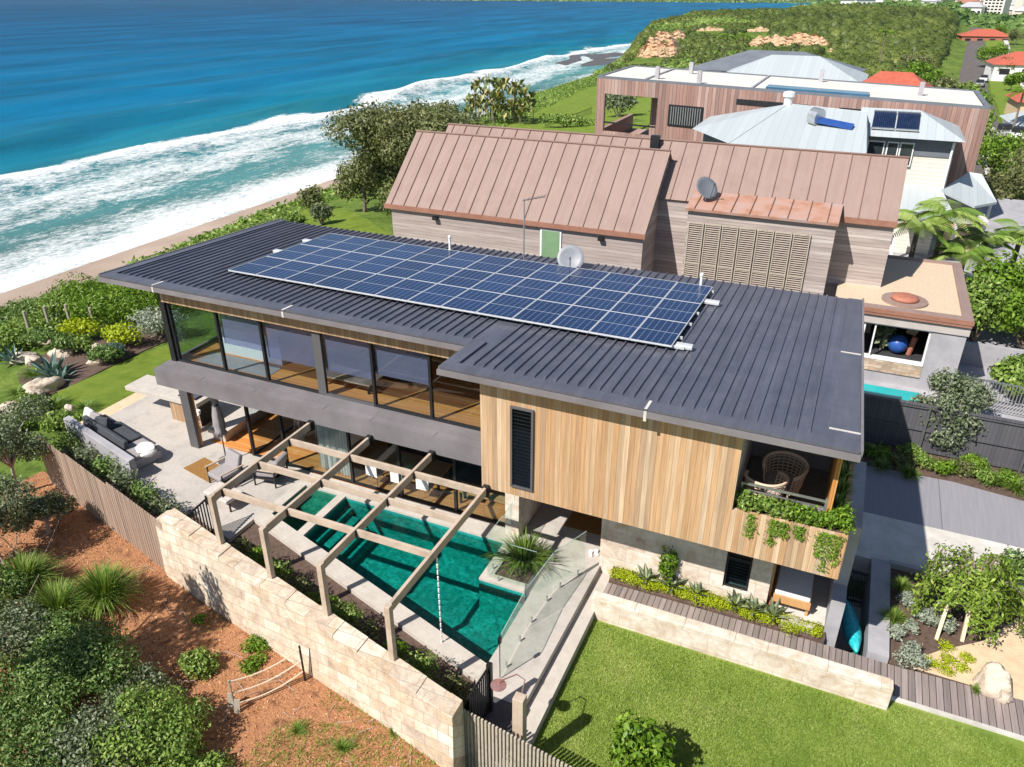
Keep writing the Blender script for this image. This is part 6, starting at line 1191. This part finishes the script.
# ------------------------------------------------------------------ long timber house
T = thing('timber_clad_house', 'long box house clad in faded vertical boards with a flat white roof', 'house', (-6, 58, 0)); a0 = (-16.4, 50.0, 7.8); a1 = (5.7, 50.0, 7.8); ax = Vector((a1[0]-a0[0], a1[1]-a0[1], 0)); Ln = ax.length; ax.normalize(); ay = Vector((-ax.y, ax.x, 0)); an = math.atan2(ax.y, ax.x)
def tb(m, u0, u1, v0, v1, z0, z1):
    o = Vector((a0[0], a0[1], 0)); P = [o+ax*u+ay*v for u, v in ((u0, v0), (u1, v0), (u1, v1), (u0, v1))]; tl = lambda p, z: z+(.33-.031*(p.x+16.4) if z > 3 else 0); return m.add([(p.x, p.y, tl(p, z0)) for p in P]+[(p.x, p.y, tl(p, z1)) for p in P], [(3, 2, 1, 0), (4, 5, 6, 7), (0, 1, 5, 4), (1, 2, 6, 5), (2, 3, 7, 6), (3, 0, 4, 7)])
m = MB(); tb(m, 4.0, Ln, 0, 8.0, -4, 7.78); tb(m, 0, 4.0, 0, 8, 6.9, 7.78); tb(m, 0, .55, 0, .3, 1, 6.9); tb(m, 3.2, 3.7, 1.6, 1.9, 3.9, 6.9); tb(m, .55, 4.0, 0, .2, 2.0, 4.6); tb(m, 0, .3, .3, 8, 1, 4.6); tb(m, .3, 4, .2, 8, 1, 3.6)
m.build('clad_wall', 'pinkboard', T)
MT['whiteroof'] = mottled('white_roof_membrane', (.62, .57, .52), (.70, .65, .60), .5, .8)
m = MB(); tb(m, .2, Ln-.3, .25, 7.75, 7.8, 7.86); r_ = m.build('flat_roof', 'whiteroof', T); m = MB(); tb(m, 0, Ln, 0, .2, 7.78, 7.92); tb(m, 0, Ln, 7.8, 8, 7.78, 7.92); tb(m, 0, .2, .2, 7.8, 7.78, 7.92); tb(m, Ln-.25, Ln, .2, 7.8, 7.78, 7.92); m.build('parapet_cap', 'greyroof', r_)
for u in (3.0, 9.5): m = MB(); tb(m, u, u+.12, .3, 7.7, 7.861, 7.95); m.build('roof_joint', 'render', r_)
m = MB(); tb(m, 10.3, 16.0, .6, 2.0, 7.862, 7.98); m.build('roof_skylight', mottled('blue_skylight', (.03, .10, .18), (.05, .14, .24), .5, .15), r_)
for u, v in ((3.4, 1.2), (4.6, 5.5), (6.2, .5), (12.8, 6.5), (18.6, 3.2)): m = MB(); tb(m, u, u+.25, v, v+.25, 7.861, 8.6); m.build('chimney', 'render', r_)
m = MB(); tb(m, 4.75, 6.9, -.06, -.002, 5.35, 6.6); fr = m.build('window_frame', 'dark', T); m = MB()
for i in range(13): tb(m, 4.9+i*.15, 4.96+i*.15, -.09, -.061, 5.45, 6.5)
m.build('window_slats', 'steel', fr)
m = MB(); tb(m, 8.8, 13.0, -.04, -.002, 6.95, 7.25); m.build('slot_window', 'dark', T); m = MB(); tb(m, 14.6, 17.2, -.04, -.002, 6.95, 7.25); m.build('slot_window', 'dark', T)
m = MB(); tb(m, .5, 4.0, .02, .06, 5.1, 5.2); m.build('balcony_rail', 'dark', T)
m = MB(); o_ = Vector((a0[0], a0[1], 0))+ax*2.6+ay*1.0; m.obox((o_.x, o_.y, 3.9), (1.4, .8, .5), an); tag(m.build('balcony_bench', 'white', None, bevel=.05), 'white bench on the balcony of the timber clad house', 'bench')
# ------------------------------------------------------------------ houses farther along
def hiphouse(lab, c, sx, sy, zb_, ze, zr2, rz, roofm, wallm='white', wins=3, rl=.35):
    t = thing('house', lab, 'house', c); Mx = Matrix.Translation((c[0], c[1], 0)) @ Matrix.Rotation(rz, 4, 'Z'); o = .5
    E = [Mx @ Vector(p) for p in ((-sx-o, -sy-o, ze), (sx+o, -sy-o, ze), (sx+o, sy+o, ze), (-sx-o, sy+o, ze))]; r = [Mx @ Vector((-sx*rl, 0, zr2)), Mx @ Vector((sx*rl, 0, zr2))]
    m = MB(); m.add(E+r, [(0, 1, 5, 4), (1, 2, 5), (2, 3, 4, 5), (3, 0, 4), (3, 2, 1, 0)]); m.build('roof', roofm, t)
    m = MB(); m.obox((c[0], c[1], (zb_+ze)/2-.02), (2*sx, 2*sy, ze-zb_), rz); m.build('wall', wallm, t)
    for i in range(wins):
        for sgn in (-1,):
            p = Mx @ Vector((-sx+2*sx*(i+.5)/wins, sgn*(sy+.02), 0)); m = MB(); m.obox((p.x, p.y, ze-1.5), (sx*.9/wins, .06, 1.3), rz); m.build('window', 'dark', t)
    p = Mx @ Vector((sx+.02, 0, 0)); m = MB(); m.obox((p.x, p.y, ze-1.5), (.06, sy*.7, 1.3), rz); m.build('window', 'dark', t); return t
hiphouse('wide pale grey hipped house behind the white flat roof', (-7.8, 84, -3), 6.2, 5, -5, 5.5, 7.4, 0, 'zinc', 'greyroof', 4)
hiphouse('dark grey roofed house behind the pale grey hipped house', (-11, 97, -3), 8.5, 4.5, -5, 5.0, 6.9, R(-6), 'greyroof', 'greyroof', 4)
hiphouse('house with a bright red tile roof beside the white flat roof', (1.1, 72.5, -3), 3.3, 3.6, -5, 5.3, 7.25, R(-4), 'redtile', 'white', 3)
q = at(1010, 96, -1); hiphouse('red roofed house at the right photo edge by the street', (q[0]+5, q[1]+3, -5), 4, 4, -7, -1.6, .4, R(5), 'redtile', 'sandstrip', 3)
q = at(1010, 118, -1.5); hiphouse('small pale roofed house at the right photo edge in front of the red roof', (q[0]+3.5, q[1], -5), 3.4, 4, -7, -1.8, -.2, R(5), 'zinc', 'white', 2)
q = at(1005, 62, -3); hiphouse('orange roofed house at the end of the street', (q[0]+4, q[1], -7), 7, 5, -10, -3.2, -.6, R(5), 'redtile', 'white', 3)
q = at(985, 33, -4); hiphouse('orange brick building above the far end of the street', (q[0], q[1], -9), 9, 6, -12, -5, -2.5, R(5), 'redtile', 'brownglass', 4)
# street running along the wood
def strip(name, pts_, w_, mat, lift):
    m = MB(); V = []
    for (x, y) in pts_: V += [(x-w_/2, y, zl(x-w_/2, y)+lift), (x+w_/2, y, zl(x+w_/2, y)+lift)]
    for i in range(len(pts_)-1): m.add([V[2*i], V[2*i+1], V[2*i+3], V[2*i+2]], [(0, 1, 2, 3)])
    o = m.build(name, mat); o['kind'] = 'structure'
sp_ = [(11+(y-100)*.075, y) for y in range(70, 520, 6)]
strip('street', sp_, 6, mottled('asphalt', (.10, .085, .08), (.14, .12, .11), .6, .9), .10); strip('grass_verge', [(x+6.5, y) for x, y in sp_], 6, 'lawn2', .13); strip('footpath', [(x+10.5, y) for x, y in sp_], 1.6, 'concrete', .16)
def car(lab, b, rz, mat):
    t = thing('parked_car', lab, 'car', b, 'cars parked on the street'); Mx = Matrix.Translation(b) @ Matrix.Rotation(rz, 4, 'Z')
    def loft(secs, nm, mt_):
        m = MB(); V = []; F = []
        for x, w0, z0, z1, w1 in secs: V += [Mx @ Vector(p) for p in ((x, -w0, z0), (x, w0, z0), (x, w1, z1), (x, -w1, z1))]
        for i in range(len(secs)-1): a = 4*i; F += [(a+j, a+(j+1) % 4, a+4+(j+1) % 4, a+4+j) for j in range(4)]
        F += [(3, 2, 1, 0), tuple(4*(len(secs)-1)+j for j in range(4))]; m.add(V, F); m.build(nm, mt_, t, bevel=.05)
    loft([(-2.2, .8, .35, .75, .75), (-1.9, .88, .25, .95, .82), (0, .9, .22, 1.0, .85), (1.2, .9, .22, .98, .84), (2.0, .86, .28, .82, .78), (2.25, .75, .38, .65, .7)], 'body', mat)
    loft([(-1.95, .8, .96, 1.0, .74), (-1.3, .82, .98, 1.42, .66), (.1, .82, .98, 1.46, .68), (1.1, .8, .97, 1.0, .74)], 'cabin', 'dark')
    for sx in (-1.35, 1.4):
        for sy in (-.84, .84): m = MB(); m.lathe([(.05, -.1), (.3, -.1), (.33, -.06), (.33, .06), (.3, .1), (.05, .1)], (0, 0, 0), 14, Matrix.Translation(Mx @ Vector((sx, sy, .33))) @ Matrix.Rotation(rz, 4, 'Z') @ Matrix.Rotation(R(90), 4, 'X')); m.build('wheel', 'black', t)
def onland(px, py): 
    z = -3.0
    for _ in range(12): x, y, _q = at(px, py, z); z = zl(x, y)
    return x, y, z+.15
for px, py, rz, mt_, lab in ((1002, 137, R(85), 'steel', 'silver car parked beside the green hedge at right'), (1016, 140, R(85), 'whiterender', 'white car parked next to the silver car'), (1020, 162, R(80), 'whiterender', 'white car at the right photo edge nearest the hedge'), (983, 82, R(82), 'whiterender', 'white car on the street below the wood'), (979, 87, R(82), 'steel', 'silver car on the street just in front of the white one'), (1001, 58, R(82), 'whiterender', 'white car farther up the street in the shade'), (1003, 52, R(82), 'greyroof', 'grey car far up the street in the shade')): car(lab, onland(px, py), rz, mt_)
# ------------------------------------------------------------------ middle distance trees
tg = 'trees between the houses and the sea'
b = onland(412, 222); tree('banksia_tree', 'big dark coastal tree behind the left end of the copper roof', 'tree', b, 7.5, [(random.uniform(-3.2, 4.2), random.uniform(-2.2, 2.5), random.uniform(1.6, 7.0), random.uniform(1.3, 2.0), random.uniform(1.2, 1.9), random.uniform(1.0, 1.5)) for _ in range(36)], 42000, .12, 'lf_olive', None, tr=.28, limbs=14)
b = onland(365, 212); tree('banksia_tree', 'smaller coastal tree left of the big dark one', 'tree', b, 4, [(random.uniform(-2.2, 2.2), random.uniform(-1.5, 1.5), random.uniform(1.2, 3.6), 1.0, 1.0, .8) for _ in range(10)], 3000, .16, 'lf_olive', None, tr=.16)
b = onland(440, 150); tree('banksia_tree', 'pale green coastal tree right of the big dark one', 'tree', b, 4.5, [(random.uniform(-4, 3), random.uniform(-2.5, 2.5), random.uniform(1.2, 4.8), 1.6, 1.5, 1.2) for _ in range(17)], 9000, .17, 'lf_olive', None, tr=.18)
b = onland(312, 212); bush('shrub', 'small olive shrub at the edge of the bluff left of the trees', 'shrub', b, (1.2, 1, 1.5), 900, .14, 'lf_olive')
b = onland(322, 226); bush('shrub', 'small pale shrub on the bright grass below the trees', 'shrub', b, (.9, .9, 1.2), 700, .13, 'lf_grey')
# giant strelitzia clump
bb = onland(500, 122); t = thing('strelitzia_clump', 'tall clump of banana-like leaves by the sea lawn', 'plant clump', bb); V = []; A = []; m = MB()
for i in range(190):
    a = random.uniform(0, 6.28); r = 4.2*math.sqrt(random.random()); x, y = bb[0]+r*math.cos(a)*1.35, bb[1]+r*math.sin(a); h = random.uniform(1.0, 7.4)*(1-.35*(r/4.2)**2); m.tube([(x, y, bb[2]-.2), (x+.2*math.cos(a), y+.2*math.sin(a), bb[2]+h)], .05, 4) if i % 5 == 0 else None
    for j in range(4):
        b_ = random.uniform(0, 6.28); d = np.array([math.cos(b_)*.55, math.sin(b_)*.55, .85]); s = np.array([-math.sin(b_), math.cos(b_), 0]); o = np.array([x, y, bb[2]+h*.8]); L = random.uniform(1.0, 1.8); c = o+d*L*.55; e = o+d*L-np.array([0, 0, .25*L]); v = random.random()
        V += [o-s*.05, o+s*.05, c+s*.26, c-s*.26, c-s*.26, c+s*.26, e+s*.04, e-s*.04]; A += [v, v]
npmesh('leaves', np.array(V), np.arange(len(V)).reshape(-1, 4), leafmat('strelitzia', (.09, .12, .03), (.22, .25, .07), (.55, .46, .20)), t, A); m.build('stalks', 'bark', t)
sl2 = [onland(*p)[:2] for p in ((440, 150), (470, 118), (530, 100), (590, 88), (640, 82), (700, 100), (640, 130), (560, 140), (450, 160))]
sheet('sea_lawn', sl2, lambda x, y: zl(x, y), 'lawn2', 6, .12); sheet('bright_grass', [onland(*p)[:2] for p in ((290, 215), (330, 205), (370, 222), (395, 240), (330, 236))], lambda x, y: zl(x, y), 'lawn2', 3, .08)
p, q = onland(545, 128), onland(592, 115); t = slatfence('thin dark fence across the sea lawn', p[:2], q[:2], min(p[2], q[2])-.2, 1.3, 40, 'black', .04, .04, (.1, .92), name='lawn_fence')
bush('hedge_shrub', 'dark hedge along the thin fence on the sea lawn', 'shrub', onland(565, 128), (4.2, 1.2, 1.4), 1400, .2, 'lf_green'); bush('shrub', 'shrub beside the balcony of the timber clad house', 'shrub', onland(618, 118), (3.0, 2, 3.4), 1600, .22, 'lf_grey'); bush('shrub', 'low shrub left of the strelitzia clump', 'shrub', onland(455, 140), (3.2, 2, 1.6), 1300, .2, 'lf_lime')
p = onland(447, 132); m = MB(); m.tube([p, (p[0], p[1], p[2]+7.5)], [.09, .06], 8); tag(m.build('lamp_pole', 'rope'), 'thin tall pole in front of the surf left of the strelitzia clump', 'pole')
# hedges along the bluff
hg2 = 'coastal hedge along the bluff edge'
for i, (px, py, r) in enumerate(((10, 312, 3.0), (40, 306, 3.0), (75, 298, 3.0), (105, 292, 2.8), (30, 322, 2.2), (0, 335, 2.4), (130, 285, 3), (165, 262, 3), (195, 250, 2.6), (225, 238, 2.4), (250, 228, 2.2), (270, 222, 2.0), (290, 214, 1.6))):
    b = onland(px, py+(16 if i < 7 else 10)); lab = f'{ORD[i]} coastal hedge shrub on the bluff counting from the left photo edge'
    bush('bluff_shrub', lab, 'shrub', (b[0], b[1], b[2]-.3), (r*.8, r*.8, .95 if i < 7 else .8), 4200, .09, 'lf_dark' if i < 4 else 'lf_green', hg2, nl=14, lobe=.38, stems=False)
# low scrub on the bluff face
n = 60000; yy = RNG.uniform(8, 240, n); xx = bluff(yy)-RNG.uniform(-2, 30, n); zz = zland(xx, yy); pz = zz+np.abs(RNG.normal(.12, .15, n)); V, F, A = leaves(np.column_stack([xx, yy, pz]), np.tile([0, 0, 1.0], (n, 1)), .22, .5, .8); tag(npmesh('bluff_scrub', V, F, 'lf_green', None, A), kind='stuff')
# headland wood: thousands of wind-clipped crowns that read as one mass
def crowns(name, C, rad, hgt, per, size, mat, nn=9, mm=5):
    n = len(C); col = np.clip(RNG.random(n)*.42+.20*hnoise(C[:, 0], C[:, 1], 26, 3)+.26, 0, 1)
    d = RNG.normal(0, 1, (n, per, 3)); d[:, :, 2] = np.abs(d[:, :, 2])*.9+.05; d /= np.linalg.norm(d, axis=2)[:, :, None]; r = RNG.uniform(.92, 1.14, (n, per, 1)); E = np.stack([rad, rad*RNG.uniform(.7, 1.1, n), hgt], 1)
    P = C[:, None, :]+d*r*E[:, None, :]; V, F, A = leaves(P.reshape(-1, 3), d.reshape(-1, 3), size, .6, .3); A = np.clip(A*.3-.1+np.repeat(col, per), 0, 1)
    # leafy body of each crown: a lumpy dome
    th, ph = np.meshgrid(np.arange(nn)*2*np.pi/nn, np.linspace(.02, 1.0, mm)*np.pi*.62); D = np.stack([np.sin(ph)*np.cos(th), np.sin(ph)*np.sin(th), np.cos(ph)], -1).reshape(-1, 3); k_ = len(D)
    B = C[:, None, :]+D[None]*E[:, None, :]*RNG.uniform(.78, 1.12, (n, k_, 1)); f = np.array([(a*nn+b, (a+1)*nn+b, (a+1)*nn+(b+1) % nn, a*nn+(b+1) % nn) for a in range(mm-1) for b in range(nn)])
    F2 = (f[None]+(np.arange(n)*k_)[:, None, None]).reshape(-1, 4)+len(V); A2 = np.clip(np.repeat(col, len(f))+RNG.normal(0, .07, n*len(f))-.06, 0, 1)
    return tag(npmesh(name, np.concatenate([V, B.reshape(-1, 3)]), np.concatenate([F, F2]), mat, None, np.concatenate([A, A2])), kind='stuff')
CL = [(790, 45, 15, 4.2, 'exposed orange cliff in the middle of the headland'), (757, 40, 6, 2.4, 'small orange cliff left of the main cliff face'), (712, 31, 8, 2.2, 'pale orange scar high on the seaward slope'), (836, 52, 5, 1.6, 'small pale rock scar right of the main cliff'), (655, 58, 7, 6, 'pale rocky point at the seaward end of the headland'), (667, 46, 7, 4, 'pale rock face above the rocky point')]
CL = [onland(c[0], c[1])+c[2:] for c in CL]
C = []
for _ in range(9000):
    y = 165+330*random.random()**.8; x = random.uniform(-104, 6+(y-170)*.075)
    if x < float(bluff(np.array(y)))-4: continue
    if x < -46+(y-165)*-.25 and y < 235: continue
    s = hnoise(x, y, 14, 1)+hnoise(x, y, 37, 4)
    if x < -52 and s > .75: continue
    if any(abs(x-c[0]) < c[3]*.95 and -26 < y-c[1] < 5 for c in CL): continue
    C.append((x, y, zl(x, y)))
C = np.array(C[:5600]); rad = RNG.uniform(1.2, 3.2, len(C)); low = C[:, 0] < -35-((C[:, 1]-250)*.06); rad[low] *= .6; hgt = rad*RNG.uniform(.6, 1.25, len(C)); crowns('headland_wood', C, rad, hgt, 70, .30, 'lf_scrub')
low = C[low]; 
n = 2600; yy = RNG.uniform(235, 470, n); xx = bluff(yy)+RNG.uniform(-10, 60, n); c2 = np.column_stack([xx, yy, zland(xx, yy)]); c2 = c2[[not any(abs(p[0]-c[0]) < c[3]*.95 and -26 < p[1]-c[1] < 5 for c in CL) for p in c2]]; n = len(c2); crowns('headland_heath', c2, RNG.uniform(.7, 1.6, n), RNG.uniform(.5, 1.2, n), 40, .34, 'lf_green')
# exposed orange cliff faces
for i, (bx_, by_, bz_, sx, sz, lab) in enumerate(CL):
    nx_, nz_ = int(sx*4), int(sz*4)+3; V = []; F = []; rg = random.Random(60+i); q_ = [(rg.uniform(.25, 4.5), rg.uniform(.2, 3.5), rg.uniform(0, 6.28), rg.uniform(.4, 1.2)) for _ in range(22)]
    for b_ in range(nz_):
        for a_ in range(nx_):
            u = a_/(nx_-1)*2-1; v_ = b_/(nz_-1); top = sz*max(.05, (1-.9*u**4))*(1+.14*math.sin(u*5+i)+.10*math.sin(u*13+2*i)+.05*math.sin(u*31)); zz_ = v_*top; x_ = bx_+u*sx
            dp = sum(w_/(.6+f_)*.55*math.sin(f_*x_*1.6+g_*zz_*2+p_) for f_, g_, p_, w_ in q_); V.append((x_, by_-1.5+zz_*1.0+dp*.5+2.5*u*u+rg.uniform(-.2, .2), bz_-1.2+zz_+.25*math.sin(x_*2.3+zz_)))
    for b_ in range(nz_-1):
        for a_ in range(nx_-1): F.append((b_*nx_+a_, b_*nx_+a_+1, (b_+1)*nx_+a_+1, (b_+1)*nx_+a_))
    n0 = len(V); V += [(x, y+7, z-.8) for x, y, z in V[-nx_:]]
    for a_ in range(nx_-1): F.append((n0-nx_+a_, n0-nx_+a_+1, n0+a_+1, n0+a_))
    o = MB().add(V, F).build('cliff', mottled('cliff_%d' % i, (.46, .22, .10), (.58, .40, .26), .3, .95, .8, 1.2, (.30, .24, .13), fine=1.2, bdist=.3), None, smooth=False); tag(o, lab, 'cliff', 'rock faces of the headland')
# trees along the street and between the right-hand houses
st = 'street trees at right'
sheet('parking_area', [onland(*p)[:2] for p in ((978, 130), (1022, 124), (1040, 172), (985, 176))], lambda x, y: zl(x, y), 'concrete', 3, .12)
spots = [(945, 120), (955, 112), (940, 100), (965, 105), (930, 96), (975, 118), (990, 128), (960, 135), (985, 150), (970, 165), (1000, 178), (1020, 185), (985, 190), (1005, 205), (1022, 220), (995, 225), (1000, 105), (1020, 75), (985, 68), (1015, 45), (1000, 40), (920, 92), (905, 90)]
spots += [(905+i*9.5, 70+((i*37) % 9)*11) for i in range(13)]+[(1000+((i*13) % 30), 60+i*17) for i in range(10)]
dirs = ['left of the street bend', 'on the street bend', 'below the wood edge', 'beside the street', 'at the corner of the red roof', 'in front of the small pale house', 'left of the parked silver car', 'at the end of the timber clad house', 'in front of the parked cars', 'beside the carport', 'right of the carport', 'at the right photo edge by the cars', 'behind the palms', 'above the big hedge', 'at the right photo edge above the hedge', 'between the palms and the hedge', 'before the red roof at the right edge', 'at the right edge behind the red roof', 'on the far verge of the street', 'in the top right photo corner', 'at the far end of the street', 'right of the red tile roof', 'behind the red tile roof']+[f'in the {ORD[i]} gap of the tree belt right of the red tile roof' for i in range(13)]+[f'{ORD[i]} along the right photo edge counting from the top' for i in range(10)]
for i, (px, py) in enumerate(spots):
    if px > 972 and 100 < py < 172: continue
    b = onland(px, py); far_ = b[1] > 90; h = random.uniform(2.4, 4.2) if not far_ else random.uniform(3, 5.5)
    tree('street_tree', f'leafy tree {dirs[i]}', 'tree', b, h, [(random.uniform(-.5, .5)*h*.8, random.uniform(-.5, .5)*h*.8, h*random.uniform(.45, .95), h*.3, h*.3, h*.24) for _ in range(8)], 1500, .15 if not far_ else .26, random.choice(['lf_green', 'lf_bright', 'lf_olive']), st, tr=.12)
for i, (px, py, lab) in enumerate(((722, 78, 'leafy palm left of the pale grey house'), (738, 76, 'second palm against the wall of the pale grey house'), (877, 68, 'palm between the grey house and the red roof'), (1012, 70, 'tall palm on the right side of the street'), (1010, 132, 'palm beside the parked white car'))): b = onland(px, py+8); palm('palm', lab, (b[0], b[1], b[2] if i > 2 else -3), 5.5 if i > 2 else 6.5, 2.4, 14, 'lf_bright', 'distant palms among the houses')
# ------------------------------------------------------------------ far town
n = 5200; yy = RNG.uniform(620, 1850, n); xx = RNG.uniform(-80, 420, n); zz = zland(xx, yy); keep = zz > -20.5; C = np.column_stack([xx, yy, zz])[keep]; r = RNG.uniform(4, 8, len(C)); crowns('town_trees', C, r, r*.9, 16, 2.6, 'lf_dark')
n = 2500; yy = RNG.uniform(2080, 2300, n); xx = RNG.uniform(-1500, 500, n); C = np.column_stack([xx, yy, zland(xx, yy)]); r = RNG.uniform(5, 9, n); crowns('far_shore_trees', C, r, r*1.1, 14, 3.2, 'lf_dark')
k = NT('town_wall'); ii = k.n('ShaderNodeObjectInfo'); col = k.ramp(ii.outputs['Random'], [(0, (.70, .66, .60)), (.35, (.78, .76, .74)), (.6, (.60, .42, .32)), (.8, (.66, .56, .46)), (1, (.50, .50, .52))], 'CONSTANT'); k.base(col, .8); MT['townwall'] = k.m
k = NT('town_roof'); ii = k.n('ShaderNodeObjectInfo'); col = k.ramp(ii.outputs['Random'], [(0, (.36, .16, .11)), (.25, (.40, .40, .42)), (.5, (.50, .47, .44)), (.75, (.42, .24, .17)), (.85, (.62, .62, .62))], 'CONSTANT'); k.base(col, .8); MT['townroof'] = k.m
m = MB(); m.box(-8, 8, -6, 6, -2, 6); m.cur = 1; m.add([(-9, -7, 6), (9, -7, 6), (9, 7, 6), (-9, 7, 6), (-4, 0, 9.5), (4, 0, 9.5)], [(0, 1, 5, 4), (1, 2, 5), (2, 3, 4, 5), (3, 0, 4)])
m.cur = 2
for i in range(4): m.box(-6.5+i*4, -4.5+i*4, -6.12, -6.02, 1.5, 3.5)
pr1 = m.build('town_house', ['townwall', 'townroof', 'dark']); tag(pr1, 'small far house in the town beyond the headland', 'house', 'far houses beyond the headland')
m = MB(); m.box(-14, 14, -9, 9, -2, 24); m.cur = 1; m.box(-6, 4, -4, 4, 24, 27); m.cur = 2
for j in range(6):
    for i in range(5): m.box(-12+i*5, -8.5+i*5, -9.1, -9.02, 1.5+j*3.7, 3.6+j*3.7)
pr2 = m.build('apartment_block', ['townwall', 'townroof', 'dark']); tag(pr2, 'pale multi-storey block in the town beyond the headland', 'apartment block', 'far apartment blocks beyond the headland')
first = [True, True]
for i in range(190):
    big = i % 9 == 0
    if i < 140: y = random.uniform(950, 1850); x = random.uniform(-60, 60+.16*y)
    else: y = random.uniform(2090, 2250); x = random.uniform(-1300, 400)
    z = zl(x, y)
    if z < -20: continue
    src = pr2 if big else pr1; kk = 1 if big else 0
    if first[kk]: o = src; first[kk] = False
    else: o = copy_tree(src)
    o.location = (x, y, z); o.rotation_euler = (0, 0, random.uniform(-.6, .6)); s = random.uniform(.8, 1.3)*(.6 if big else 1); o.scale = (s, s, s)

# ------------------------------------------------------------------ sea air
m = MB(); m.box(-3650, 1350, -70, 3250, -29, 26); hz = m.build('haze', 'white'); hz['kind'] = 'stuff'
k = NT('sea_air'); k.t.nodes.remove(k.b); vo = k.n('ShaderNodeVolumePrincipled'); vo.inputs['Color'].default_value = (.76, .93, 1.0, 1); vo.inputs['Density'].default_value = .00005; vo.inputs['Anisotropy'].default_value = .2; k.l(vo.outputs[0], k.o.inputs['Volume']); hz.data.materials.clear(); hz.data.materials.append(k.m)
